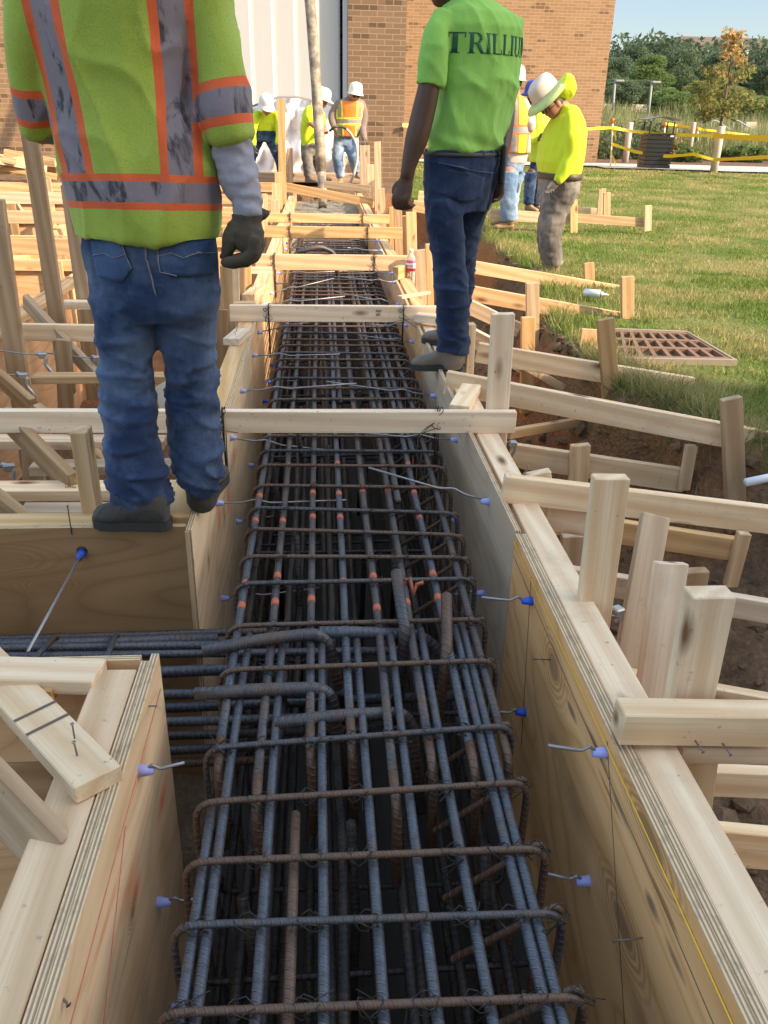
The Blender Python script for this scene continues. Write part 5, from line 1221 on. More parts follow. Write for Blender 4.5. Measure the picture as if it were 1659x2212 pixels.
# ================================================================== people
from mathutils.bvhtree import BVHTree
def fuse(bm, voxel, smooth=2, fn=None):
    me = bpy.data.meshes.new('raw'); bm.normal_update(); bm.to_mesh(me); bm.free()
    o = bpy.data.objects.new('raw', me); COL.objects.link(o)
    m = o.modifiers.new('r', 'REMESH'); m.mode = 'VOXEL'; m.voxel_size = voxel
    if smooth:
        k = o.modifiers.new('s', 'SMOOTH'); k.iterations = smooth; k.factor = .5
    dg = bpy.context.evaluated_depsgraph_get(); ev = o.evaluated_get(dg)
    out = bpy.data.meshes.new_from_object(ev); bpy.data.objects.remove(o); bpy.data.meshes.remove(me)
    if fn is not None:
        nn = len(out.vertices); co = np.zeros(nn*3); no = np.zeros(nn*3); out.vertices.foreach_get('co', co); out.vertices.foreach_get('normal', no)
        co = co.reshape(-1, 3); no = no.reshape(-1, 3)
        for i in range(nn): co[i] += no[i]*fn(Vector(co[i]))
        out.vertices.foreach_set('co', co.ravel()); out.update()
    shade(out); return out
def add_rings(bm, rings):
    prev = None; first = None
    for (c, a, b) in rings:
        n = 20; vs = [bm.verts.new(c+a*math.cos(2*math.pi*k/n)+b*math.sin(2*math.pi*k/n)) for k in range(n)]
        if prev is not None:
            for k in range(n): bm.faces.new((prev[k], prev[(k+1) % n], vs[(k+1) % n], vs[k]))
        else: bm.faces.new(list(reversed(vs)))
        prev = vs
    bm.faces.new(prev); return bm
def spline(P, n=5):
    out = []
    for i in range(len(P)-1):
        p0, p1, p2, p3 = P[max(i-1, 0)], P[i], P[i+1], P[min(i+2, len(P)-1)]
        for k in range(n):
            t = k/n; out.append([.5*((2*b)+(-a+c)*t+(2*a-5*b+4*c-d)*t*t+(-a+3*b-3*c+d)*t**3) for a, b, c, d in zip(p0, p1, p2, p3)])
    out.append(list(P[-1])); return out
def add_limb(bm, pts, n=5, seg=14, ends=True):
    """pts: (Vector, radius)"""
    Q = spline([(*p, r) for p, r in pts], n)
    P = [Vector(q[:3]) for q in Q]; R = [max(.002, q[3]) for q in Q]
    if ends:
        d0 = (P[0]-P[1]).normalized(); d1 = (P[-1]-P[-2]).normalized()
        P = [P[0]+d0*R[0]*.75, P[0]+d0*R[0]*.5]+P+[P[-1]+d1*R[-1]*.5, P[-1]+d1*R[-1]*.75]; R = [R[0]*.35, R[0]*.8]+R+[R[-1]*.8, R[-1]*.35]
    vs, fs, _ = tube_data(P, R, seg); vv = [bm.verts.new(v) for v in vs]
    for f in fs: bm.faces.new([vv[i] for i in f])
def add_ell(bm, c, ax, ay, az, sub=2, fn=None):
    M = Matrix((ax, ay, az)).transposed().to_4x4(); M.translation = c
    r = bmesh.ops.create_icosphere(bm, subdivisions=sub, radius=1)
    for v in r['verts']:
        p = v.co.copy()
        if fn: p = fn(p)
        v.co = M @ p
class Body:
    """one person: silhouette rows measured at depth Y, everything stored relative to the base point"""
    def __init__(s, Y, base, face, label, skin, group=None):
        s.Y = Y; s.base = Vector(base); s.f = Vector((*face, 0)).normalized(); s.r = s.f.cross(Vector((0, 0, 1))); s.label = label; s.skin = skin; s.bm = bmesh.new(); s.group = group; s.parts = []
        s.k = math.sqrt(s.r.x**2+(s.f.x*.62)**2)
    def at(s, px, py, dy=0.0): return oy(px, py, s.Y+dy)
    def ppm(s, px, py, dy=0.0): return 1/(oy(px+1, py, s.Y+dy)-oy(px, py, s.Y+dy)).length
    def rings(s, rows, ratio=.62, sc=1.0, rnd=False):
        out = []
        for row in rows:
            py, xl, xr = row[:3]; dy = row[3] if len(row) > 3 else 0.0
            c = s.at((xl+xr)/2, py, dy); h = (s.at(xr, py, dy)-s.at(xl, py, dy)).length/2*sc
            if rnd: out.append((c, Vector((h, 0, 0)), Vector((0, h*ratio, 0))))
            else: a = h/s.k; out.append((c, s.r*a, s.f*a*ratio))
        return out
    def limb(s, pts, grow=0.0, mul=1.0): return [(s.at(px, py, dy), r/s.ppm(px, py, dy)*mul+grow) for (px, py, dy, r) in pts]
    def child(s, name, me, mat):
        me.transform(Matrix.Translation(-s.base)); s.parts.append((name, me, mat))
    def finish(s, voxel, smooth=1):
        me = fuse(s.bm, voxel, smooth); me.transform(Matrix.Translation(-s.base))
        o = link('person', me, s.skin); place(o, Matrix.Translation(s.base)); tag(o, s.label, 'person', s.group); s.o = o
        for name, m, mat in s.parts:
            c = link(name, m, mat); c.parent = o; WM[c.name] = Matrix.Translation(s.base)
        return o
def folds(seed, sx, sz, amp, extra=None):
    def fn(p):
        q = Vector((p.x*sx+seed, p.y*sx, p.z*sz)); a = noise.noise(q); b = noise.noise(q*2.3+Vector((7, 3, seed)))
        d = amp*((1-2*abs(a))*.7+.45*b)
        return d+(extra(p) if extra else 0)
    return fn
def head_fn(p):
    x, y, z = p   # x right, y forward, z up on a unit sphere
    w = 1.0
    if z < 0: w -= .22*(-z)**1.4
    q = Vector((x*w, y, z))
    if y > 0:
        q.y += .22*math.exp(-(x/.13)**2-((z+.18)/.20)**2)          # nose
        q.y += .06*math.exp(-(x/.5)**2-((z-.18)/.10)**2)           # brow
        q.y -= .10*(math.exp(-((x-.38)/.17)**2-((z-.02)/.13)**2)+math.exp(-((x+.38)/.17)**2-((z-.02)/.13)**2))
        q.y += .07*math.exp(-(x/.25)**2-((z+.52)/.05)**2)+.06*math.exp(-(x/.22)**2-((z+.63)/.05)**2)-.05*math.exp(-(x/.25)**2-((z+.575)/.02)**2)
        q.y += .16*math.exp(-(x/.3)**2-((z+.86)/.14)**2)           # chin
    else:
        q.y *= 1.06
    return q
def head(bm, c, f, up, s=1.0):
    up = (up-f*up.dot(f)).normalized(); r = f.cross(up)
    add_ell(bm, c, r*.076*s, f*.098*s, up*.118*s, 4, head_fn)
    for sd in (-1, 1): add_ell(bm, c+r*.077*s*sd-f*.008*s-up*.008*s, r*.012*s, f*.020*s, up*.032*s, 2)
    return r
def face_bits(b, c, f, up, s=1.0, hair=None, glasses=None):
    up = (up-f*up.dot(f)).normalized(); r = f.cross(up); e = bmesh.new()
    for sd in (-1, 1): add_ell(e, c+r*.030*sd*s+f*.083*s+up*.003*s, r*.013*s, f*.008*s, up*.007*s, 2)
    b.child('eyes', shade(bm_mesh(e, 'eyes')), EYE)
    e = bmesh.new()
    for sd in (-1, 1): add_ell(e, c+r*.031*sd*s+f*.094*s+up*.022*s, r*.018*s, f*.006*s, up*.0045*s, 2)
    b.child('eyebrows', shade(bm_mesh(e, 'eyebrows')), hair or HAIR)
    if glasses:
        e = bmesh.new()
        for sd in (-1, 1): add_ell(e, c+r*.031*sd*s+f*.098*s+up*.004*s, r*.029*s, f*.012*s, up*.020*s, 2)
        add_limb(e, [(c+r*.06*s+f*.09*s, .003), (c+r*.079*s+up*.005, .003)], 2, 6); add_limb(e, [(c-r*.06*s+f*.09*s, .003), (c-r*.079*s+up*.005, .003)], 2, 6)
        b.child('sunglasses', shade(bm_mesh(e, 'sunglasses')), BLK)
    if hair:
        e = bmesh.new()
        add_ell(e, c+up*.012*s-f*.010*s, r*.081*s, f*.098*s, up*.115*s, 3, lambda p: Vector((p.x, p.y if p.y < .35 else .35, p.z if p.z > -.45 else -.45)))
        b.child('hair', fuse(e, .008, 1, folds(1, 60, 60, .002)), hair)
def hard_hat(b, c, f, up, mat, s=1.0, full=False, name='hard_hat'):
    up = up.normalized(); f = (f-up*f.dot(up)).normalized(); r = f.cross(up); e = bmesh.new(); n = 28
    prof = [(1.0, 0), (1.0, .12), (.985, .35), (.93, .6), (.80, .82), (.55, .95), (.25, 1.0)]
    rows = []
    for (k, h) in prof:
        row = []
        for i in range(n):
            a = 2*math.pi*i/n; x, y = math.cos(a), math.sin(a); hh = h*.145*s
            rid = 1+.045*math.exp(-(x/.16)**2)*(h > .3)
            row.append(e.verts.new(c+r*x*k*.108*s*rid+f*y*k*.138*s*rid+up*hh*(1+.03*(math.exp(-(x*k/.16)**2)))))
        rows.append(row)
    brim = []
    for i in range(n):
        a = 2*math.pi*i/n; x, y = math.cos(a), math.sin(a); ext = .055 if full else (.012+.055*max(0, y)**2.2)
        brim.append(e.verts.new(c+r*x*(.108+ext)*s+f*y*(.138+ext)*s+up*(-.018-(.02 if full else .018*max(0, y)))*s))
    low = []
    for v in brim: low.append(e.verts.new(v.co-up*.006*s))
    inn = [e.verts.new(v.co-up*.010*s-(v.co-c)*.04) for v in rows[0]]
    seq = [inn, low, brim]+rows
    for A, B in zip(seq, seq[1:]):
        for i in range(n): e.faces.new((A[i], A[(i+1) % n], B[(i+1) % n], B[i]))
    e.faces.new(rows[-1]); e.faces.new(list(reversed(inn)))
    b.child(name, shade(bm_mesh(e, name)), mat)
def shoe(bm, heel, toe, s=1.0, z0=0.0, h=.085):
    d = Vector((toe.x-heel.x, toe.y-heel.y, 0)); L = d.length; d.normalize(); sd = d.cross(Vector((0, 0, 1)))
    rows = []
    for (t, w_, hh) in ((.0, .020, .045), (.03, .031, .080), (.16, .036, .105), (.32, .036, .110), (.46, .037, .088), (.60, .042, .066), (.74, .045, .056), (.86, .041, .050), (.94, .031, .041), (.985, .018, .030), (1.0, .008, .018)):
        c = heel+d*L*t; c.z = z0+hh*s/2; rows.append((c, sd*w_*s, Vector((0, 0, hh*s/2))))
    add_rings(bm, rows)
    return d, sd, L
def sole(heel, toe, s, z0, mat_name='sole'):
    d = Vector((toe.x-heel.x, toe.y-heel.y, 0)); L = d.length; d.normalize(); sd = d.cross(Vector((0, 0, 1))); e = bmesh.new(); pr = [(-.03, .012), (-.01, .026), (.06, .034), (.25, .036), (.45, .036), (.6, .041), (.74, .046), (.86, .043), (.95, .032), (1.0, .018), (1.02, .006)]
    out = [(t, w_) for t, w_ in pr]+[(t, -w_) for t, w_ in reversed(pr)]
    lo = [e.verts.new(Vector((heel.x, heel.y, z0+.001))+d*L*t+sd*w_*s) for t, w_ in out]; hi = [e.verts.new(v.co+Vector((0, 0, .026*s))) for v in lo]; n = len(lo)
    e.faces.new(lo); e.faces.new(list(reversed(hi)))
    for i in range(n): e.faces.new((lo[i], hi[i], hi[(i+1) % n], lo[(i+1) % n]))
    bmesh.ops.recalc_face_normals(e, faces=e.faces[:]); return bm_mesh(e, 'sole')
def hand(bm, wrist, d, side, palm, s=1.0, curl=.5, thumb=1, r=1.0):
    """d: wrist to knuckles, side: toward the thumb, palm: the way the fingers close"""
    d, side = d.normalized(), side.normalized(); palm = palm.normalized(); kn = wrist+d*.095*s
    rows = []
    for t, w_, th in ((-.02, .026, .020), (.02, .030, .019), (.05, .039, .018), (.08, .042, .016), (.10, .040, .012)): rows.append((wrist+d*t*s+palm*.004*s, side*w_*s*r, palm*th*s*r))
    add_rings(bm, rows)
    for i, (off, L) in enumerate(((.030, .072), (.010, .080), (-.011, .074), (-.030, .058))):
        b = kn+side*off*s; a1, a2, a3 = curl*.9+.05*i, curl*1.9+.06*i, curl*2.7+.05*i
        v = lambda a: d*math.cos(a)+palm*math.sin(a)
        p1 = b+v(a1)*L*.45*s; p2 = p1+v(a2)*L*.32*s; p3 = p2+v(a3)*L*.26*s
        add_limb(bm, [(b-d*.02*s, .0098*s*r), (b, .0100*s*r), (p1, .0094*s*r), (p2, .0085*s*r), (p3, .0072*s*r)], 3, 8)
    t0 = wrist+d*.03*s+side*.028*s*thumb; t1 = t0+(side*thumb*.8+d*.75+palm*.5).normalized()*.036*s; t2 = t1+(side*thumb*.15+d*.9+palm*.6).normalized()*.032*s; t3 = t2+(d*.8+palm*.7).normalized()*.024*s
    add_limb(bm, [(t0, .0135*s*r), (t1, .0118*s*r), (t2, .0105*s*r), (t3, .0085*s*r)], 3, 8)

# --- materials for skin and cloth
def skin(name, c):
    s = NT(name); n = s.noise(s.obj(), 18, 4); s.b.inputs['Subsurface Weight'].default_value = .06; s.bump(s.noise(s.obj(), 160, 3), .12, .002)
    return s.fin(s.mix(n, tuple(x*.85 for x in c), tuple(x*1.12 for x in c)), .5, 0, .4)
SK_TAN, SK_DARK, SK_RED = skin('skin_tan', (.36, .19, .12)), skin('skin_dark', (.085, .043, .028)), skin('skin_sunburnt', (.42, .20, .13))
EYE = plain('eye_dark', (.03, .025, .02), .2); HAIR = plain('hair_dark', (.022, .017, .014), .6)
def cloth(name, a, b, weave=300, bump=.25, rough=.85, tr=0.0, fade=None):
    s = NT(name); p = s.obj(); n = s.noise(p, 5, 5, .6); w1 = s.noise(s.map(p, (1, 1, .35)), weave, 2)
    c = s.mix(n, a, b); c = s.mix(s.math('MULTIPLY', w1, .35), c, tuple(x*.6 for x in a))
    if fade:
        c = s.mix(s.ramp(s.noise(p, 4.2, 5, .65), [(.44, 0), (.70, .9)]), c, fade)
    s.bump(s.math('ADD', s.math('MULTIPLY', s.noise(s.map(p, (1, 1, .5)), 22, 5, .6), 1.0), s.math('MULTIPLY', w1, .25)), bump, .012)
    m = s.fin(c, rough, 0, .15); s.b.inputs['Sheen Weight'].default_value = .12; return m
DENIM = cloth('denim_blue', (.014, .028, .075), (.036, .068, .165), 420, .5, .85, 0, (.13, .185, .30))
DENIM2 = cloth('denim_dark', (.010, .019, .052), (.024, .045, .115), 420, .5, .85, 0, (.05, .085, .18))
DENIML = cloth('denim_light', (.10, .18, .33), (.20, .30, .46), 300, .4, .85, 0, (.38, .45, .55))
GREYP = cloth('grey_trousers', (.085, .078, .072), (.16, .15, .14), 300, .4, .85, 0, (.30, .28, .26))
LIMES = cloth('lime_shirt', (.25, .53, .10), (.32, .62, .14), 500, .4)
YELS = cloth('yellow_shirt', (.56, .72, .03), (.66, .80, .045), 400, .3)
GREYS = cloth('grey_sleeve', (.30, .30, .36), (.47, .46, .55), 400, .35, .9, 0, (.16, .20, .27))
BRNS = cloth('brown_sleeve', (.20, .15, .14), (.28, .22, .20), 400, .3)
PINKS = cloth('pink_shirt', (.62, .46, .42), (.72, .56, .52), 400, .3)
BOOT = cloth('boot_leather', (.15, .12, .10), (.26, .21, .175), 90, .3, .7); BOOTG = cloth('boot_grey', (.045, .040, .036), (.085, .076, .068), 90, .4, .7)
BOOTT = cloth('boot_tan', (.30, .18, .10), (.42, .27, .16), 90, .3, .7)
GLOVE = cloth('glove_brown', (.060, .050, .036), (.115, .098, .072), 200, .4); GLOVEG = cloth('glove_grey', (.085, .072, .072), (.14, .125, .125), 200, .4)
SOLE = plain('sole_rubber', (.03, .03, .03), .7, 0, .2); BELT = plain('belt_leather', (.06, .04, .03), .5)
HATW = plain('hat_white', (.78, .76, .72), .3, 0, .06, 30); HATB = plain('hat_blue', (.03, .05, .35), .35, 0, .1)
STITCH = plain('stitching', (.16, .13, .11), .8)
def vest_mat(name, base1, base2, edge, silver=(.30, .29, .33), dark=.75, mesh=True):
    s = NT(name); p = s.obj(); dv, dh = s.attr('dv'), s.attr('dh'); sw, ow = .029, .050
    n = s.noise(p, 6, 4); c = s.mix(n, base1, base2)
    if mesh:
        ho = s.voro(s.map(p, (1, 1, 1)), 230); c = s.mix(s.math('MULTIPLY', s.ramp(ho, [(.22, 1), (.4, 0)]), .28), c, tuple(x*.35 for x in base1))
    sil = s.mix(s.noise(s.map(p, (1, 1, .6)), 7, 5), tuple(x*.85 for x in silver), tuple(x*1.2 for x in silver))
    wear = s.ramp(s.noise(s.map(p, (2.0, 2.0, .9)), 6.5, 5, .62, .6), [(.53, 0), (.60, 1)]); sil = s.mix(s.math('MULTIPLY', wear, dark), sil, (.035, .035, .045))
    ed = s.mix(s.noise(p, 9, 3), tuple(x*.9 for x in edge), tuple(min(1, x*1.1) for x in edge))
    inv = s.math('LESS_THAN', dv, ow); c = s.mix(inv, c, ed); c = s.mix(s.math('LESS_THAN', dv, sw), c, sil)
    c = s.mix(s.math('LESS_THAN', dh, ow), c, ed); c = s.mix(s.math('LESS_THAN', dh, sw), c, sil)
    s.bump(s.math('ADD', s.noise(p, 16, 5, .6), s.math('MULTIPLY', s.noise(p, 300, 2), .3)), .35, .012)
    m = s.fin(c, .65, 0, .25); s.b.inputs['Sheen Weight'].default_value = .1; return m
def vattr(me, name, fn):
    n = len(me.vertices); co = np.zeros(n*3); me.vertices.foreach_get('co', co); co = co.reshape(-1, 3)
    me.attributes.new(name, 'FLOAT', 'POINT').data.foreach_set('value', fn(co).astype(np.float32))
def tree_of(me, off):
    return BVHTree.FromPolygons([v.co+off for v in me.vertices], [tuple(p.vertices) for p in me.polygons])
def drape(b, name, polys, target, mat, origin, u, v, n, lift=.003, cell=.012):
    """patches laid on the cloth: polygons in (u,v) metres about origin, dropped on the surface along n"""
    T = tree_of(target, b.base) ; e = bmesh.new()
    for poly in polys:
        vs = [e.verts.new((x, y, 0)) for x, y in poly]; e.faces.new(vs)
    xs_ = [q[0] for p_ in polys for q in p_]; ys_ = [q[1] for p_ in polys for q in p_]
    for k in np.arange(min(xs_), max(xs_), cell): bmesh.ops.bisect_plane(e, geom=e.verts[:]+e.edges[:]+e.faces[:], plane_co=(k, 0, 0), plane_no=(1, 0, 0))
    for k in np.arange(min(ys_), max(ys_), cell): bmesh.ops.bisect_plane(e, geom=e.verts[:]+e.edges[:]+e.faces[:], plane_co=(0, k, 0), plane_no=(0, 1, 0))
    kill = []
    for vv in e.verts:
        p = origin+u*vv.co.x+v*vv.co.y; h = T.ray_cast(p+n*.6, -n)
        if h[0] is None: kill.append(vv)
        else: vv.co = h[0]+h[1]*lift
    bmesh.ops.delete(e, geom=kill, context='VERTS')
    bmesh.ops.recalc_face_normals(e, faces=e.faces[:])
    r = bmesh.ops.extrude_face_region(e, geom=e.faces[:])
    for g_ in r['geom']:
        if isinstance(g_, bmesh.types.BMVert): g_.co += n*.0012
    b.child(name, shade(bm_mesh(e, name)), mat)

def crease(p, ax, seed, k=5):
    q = Vector((p.x*ax[0]+p.z*ax[3]+seed, p.y*ax[1], p.z*ax[2]+p.x*ax[4])); q = q+noise.noise_vector(q*.6)*.45
    return (1-abs(noise.noise(q)))**k
# ------------------------------------------------------------------ worker in the striped vest (seen from behind)
b = Body(2.40, (-.47, 2.40, 0), (.12, 1), 'worker in the lime vest with orange and silver stripes, standing on the left form', SK_TAN)
UPZ = Vector((0, 0, 1))
tor = [(512, 158, 478), (470, 150, 478), (420, 142, 474), (360, 134, 468), (290, 116, 446), (210, 100, 420), (130, 84, 412), (60, 72, 416), (0, 62, 428)]
top_c = b.at(245, 0); topr = [(top_c+Vector((0, 0, .05)), b.r*.205, b.f*.115), (top_c+Vector((.005, .01, .10)), b.r*.14, b.f*.09), (top_c+Vector((.01, .02, .14)), b.r*.075, b.f*.072)]
rs_arm = [(432, -34, 0, 52), (450, 50, -.01, 54), (474, 150, -.02, 57), (488, 232, -.03, 62), (502, 300, -.03, 52)]
ls_arm = [(75, -34, 0, 48), (60, 60, .0, 47), (66, 150, .02, 43), (82, 225, .04, 42), (95, 282, .07, 39)]
V_ = bmesh.new(); add_rings(V_, b.rings(tor, .66)+topr); add_limb(V_, b.limb(rs_arm), ends=False); add_limb(V_, b.limb(ls_arm), ends=False)
vest = fuse(V_, .0085, 3, folds(3, 5, 2.2, .010, lambda p: .016*crease(p, (5.5, 4, 1.6, 2.2, 0), 2, 6)+.008*crease(p, (9, 7, 4, -3, 2), 9, 6)-.008))
YB_ = 2.27
zt = [oy(320, y, YB_).z for y in (386, 463)]; zc = sum(zt)/2; zh = (zt[0]-zt[1])/2
def cline(pts):
    (xa, ya), (xb, yb) = pts; A, B = oy(xa, ya, YB_), oy(xb, yb, YB_); k = (B.x-A.x)/(B.z-A.z); return lambda z: A.x+k*(z-A.z)
cl, cr = cline(((72, 0), (158, 385))), cline(((361, 0), (391, 385)))
RA0, RA1 = b.at(450, 50, -.01), b.at(502, 300, -.03); rax = (RA1-RA0).normalized(); LA0, LA1 = b.at(60, 60), b.at(96, 278, .07); lax = (LA1-LA0).normalized()
rc = (b.at(494, 226, -.02)-RA0).dot(rax); lc = (b.at(76, 224, .04)-LA0).dot(lax)
def armmask(co):
    r = (co[:, 0] > oy(418, 200, 2.38).x+(co[:, 2]-oy(418, 200, 2.38).z)*.10) & (co[:, 2] > oy(460, 330, 2.4).z)
    l = (co[:, 0] < oy(96, 200, 2.4).x+(co[:, 2]-oy(96, 200, 2.4).z)*-.30) & (co[:, 2] > oy(90, 300, 2.4).z)
    return r, l
def f_dv(co):
    r, l = armmask(co); z = co[:, 2]; d = np.minimum(abs(co[:, 0]-cl(z)), abs(co[:, 0]-cr(z)))
    d = np.where(z < zc+.03, 1.0, d); return d
def f_dh(co):
    r, l = armmask(co); tr = (co-np.array(RA0))@np.array(rax); tl = (co-np.array(LA0))@np.array(lax)
    d = abs(co[:, 2]-zc-.012*np.cos((co[:, 0]+.47)*7))*(.050/zh); d = np.where(r, abs(tr-rc)*.95, d); return np.where(l, abs(tl-lc)*1.1, d)
vattr(vest, 'dv', f_dv); vattr(vest, 'dh', f_dh)
b.child('vest', vest, vest_mat('lime_vest', (.31, .42, .06), (.39, .50, .08), (.72, .135, .045), (.235, .205, .24), .88))
# grey sleeves
e = bmesh.new(); fa = [(496, 270, -.03, 46), (500, 318, -.03, 43), (511, 358, -.03, 42), (521, 398, -.04, 41), (534, 425, -.05, 31), (537, 468, -.06, 29)]
add_limb(e, b.limb(fa), ends=False); b.child('sleeve', fuse(e, .006, 2, folds(5, 16, 26, .008)), GREYS)
LE = b.at(96, 278, .07); LW = LE+Vector((.13, .26, .02)); e = bmesh.new(); add_limb(e, [(b.at(90, 252, .06), .028), (LE, .036), (LE.lerp(LW, .5), .037), (LW, .032)]); b.child('sleeve', fuse(e, .008, 2, folds(6, 16, 26, .006)), GREYS)
# gloves
g_ = bmesh.new(); at = b.at
add_rings(g_, [(at(534, 462, -.06), Vector((.042, 0, 0)), Vector((0, .032, 0))), (at(534, 480, -.06), Vector((.036, 0, .0)), Vector((0, .034, 0))), (at(531, 503, -.065), Vector((.048, 0, 0)), Vector((0, .040, 0))), (at(536, 525, -.065), Vector((.046, 0, .0)), Vector((0, .042, 0))), (at(544, 543, -.065), Vector((.030, 0, 0)), Vector((0, .036, 0)))])
for i, (dy, k) in enumerate(((-.044, 0), (-.015, 1), (.014, 2), (.041, 3))):
    ex, ey = (0, 0), 0
    P_ = [((552, 522), .0), ((550, 546), 0), ((532, 560), 0), ((508, 566), 0), ((486, 570-4*k), 0)]
    sh = (-2, 3, 0, -5)[i]
    add_limb(g_, [(at(x+sh*.6, y+sh, -.065+dy), r) for ((x, y), _), r in zip(P_, (.0155, .0152, .0145, .0138, .0115))], 4, 10)
add_limb(g_, [(at(508, 492, -.075), .022), (at(497, 512, -.085), .019), (at(494, 532, -.085), .0175), (at(489, 549, -.08), .015)], 4, 10)
add_limb(g_, [(at(560, 463, -.05), .016), (at(571, 462, -.05), .014), (at(578, 460, -.05), .008)], 3, 8)
b.child('glove', fuse(g_, .0036, 1, folds(9, 26, 30, .003)), GLOVE)
g2 = bmesh.new(); hand(g2, LW, Vector((.6, .7, -.1)), UPZ, Vector((.4, -.3, -.6)), 1.1, .5, 1, 1.25); b.child('glove', fuse(g2, .006, 1), GLOVE)
# jeans
hip = [(455, 190, 455), (490, 182, 462), (512, 172, 474), (550, 176, 480), (600, 184, 480), (640, 190, 479), (668, 200, 474), (690, 222, 455)]
lleg = [(610, 196, 325, -.0), (645, 190, 336, -.0), (680, 197, 343, -.01), (730, 205, 342, -.01), (790, 214, 330, -.015), (850, 215, 333, -.02), (920, 221, 342, -.03), (990, 229, 351, -.03), (1040, 236, 362, -.03), (1070, 242, 370, -.03), (1088, 242, 370, -.03)]
rleg = [(610, 345, 470, .0), (645, 340, 476, .0), (680, 338, 475, .01), (730, 343, 470, .02), (790, 356, 467, .03), (850, 359, 470, .04), (920, 362, 479, .05), (985, 370, 484, .05), (1020, 380, 483, .05), (1044, 394, 476, .05), (1062, 402, 470, .05)]
e = bmesh.new(); add_rings(e, b.rings(hip, .60)); add_rings(e, b.rings(lleg, .86, 1, True)); add_rings(e, b.rings(rleg, .92, 1, True))
def jfold(zk, za):
    def fn(p):
        wk = math.exp(-((p.z-zk)/.12)**2); wa = math.exp(-((p.z-za)/.13)**2)
        n1 = noise.noise(Vector((p.x*6, p.y*6, p.z*30))); n2 = noise.noise(Vector((p.x*9+4, p.y*9, p.z*22+p.x*16)))
        c1 = crease(p, (5, 5, 17, 0, 5), 3, 6); c2 = crease(p, (4, 5, 6, 4, -3), 8, 7)
        return (wk*.009+wa*.014+.003)*c1+.008*c2-.006+.003*(1-2*abs(n1))*wk+.004*(1-2*abs(n2))*wa+.0015*noise.noise(p*40)
    return fn
jeans = fuse(e, .0075, 6, jfold(.42, .13)); b.child('jeans', jeans, DENIM)
nB = Vector((-.05, -1, 0)).normalized(); uB = Vector((1, -.05, 0)).normalized()
J0 = oy(330, 600, 2.28); sc_ = 1/850
def pk(px): return [((x-330)*sc_*1.0, -(y-600)*sc_) for x, y in px]
drape(b, 'pocket', [pk([(342, 494), (470, 482), (471, 590), (440, 600), (380, 598), (346, 588)])], jeans, cloth('denim_pocket', (.030, .06, .15), (.05, .10, .22), 420, .4, .85, 0, (.10, .16, .30)), J0, uB, UPZ, nB, .0035)
drape(b, 'pocket', [pk([(188, 500), (262, 506), (276, 560), (284, 582), (258, 612), (196, 604)])], jeans, bpy.data.materials['denim_pocket'], J0, uB, UPZ, nB, .0035)
def strip_poly(pts, wd):
    out = []
    for (a, c) in zip(pts, pts[1:]):
        d = Vector((c[0]-a[0], c[1]-a[1])).normalized(); n_ = Vector((-d.y, d.x))*wd; out.append([(a[0]+n_.x, a[1]+n_.y), (c[0]+n_.x, c[1]+n_.y), (c[0]-n_.x, c[1]-n_.y), (a[0]-n_.x, a[1]-n_.y)])
    return out
drape(b, 'seams', strip_poly(pk([(318, 505), (320, 560), (332, 640)]), .002)+strip_poly(pk([(344, 555), (372, 548), (398, 560), (428, 548), (468, 556)]), .0012)+strip_poly(pk([(192, 560), (225, 552), (250, 560), (276, 550)]), .0012)+strip_poly(pk([(342, 496), (346, 588), (380, 598)]), .0014)+strip_poly(pk([(262, 506), (276, 560), (284, 582)]), .0014), jeans, plain('seam_thread', (.20, .20, .22), .8), J0, uB, UPZ, nB, .0058)
# boots
h1, t1 = oz(366, 1140, .0), oz(206, 1132, .0); e = bmesh.new(); shoe(e, h1, t1, 1.08, .012); add_limb(e, [(at(320, 1050, -.03), .055), (at(330, 1115, -.03), .052)]); b.child('boot', fuse(e, .006, 2, folds(2, 24, 30, .004)), BOOTG); b.child('sole', sole(h1, t1, 1.08, 0), SOLE)
h2 = oz(434, 1098, 0); t2 = h2+Vector((.03, .27, 0)); e = bmesh.new(); shoe(e, h2, t2, 1.05, .012); add_limb(e, [(at(436, 1040, .05), .05), (at(436, 1080, .06), .048)]); b.child('boot', fuse(e, .006, 2, folds(4, 24, 30, .004)), BOOTG); b.child('sole', sole(h2, t2, 1.05, 0), SOLE)
# body inside the clothes, neck and head (above the frame)
add_rings(b.bm, b.rings(tor, .6, .8)+[(c, a*.8, d*.8) for c, a, d in topr]); add_rings(b.bm, b.rings(hip[:-2], .45, .80)); add_rings(b.bm, b.rings(lleg, .75, .66, True)); add_rings(b.bm, b.rings(rleg, .75, .66, True))
add_limb(b.bm, b.limb(rs_arm, 0, .7)+b.limb(fa[1:], 0, .7)); add_limb(b.bm, b.limb(ls_arm, 0, .7)+[(LE, .03), (LW, .026)])
HC = top_c+Vector((.02, .05, .31)); add_limb(b.bm, [(top_c+Vector((.01, .02, .08)), .06), (HC-Vector((0, .01, .08)), .056)]); head(b.bm, HC, b.f, UPZ); face_bits(b, HC, b.f, UPZ, 1, HAIR); hard_hat(b, HC+Vector((0, 0, .045)), b.f, UPZ+b.f*.1, HATW)
b.finish(.009)

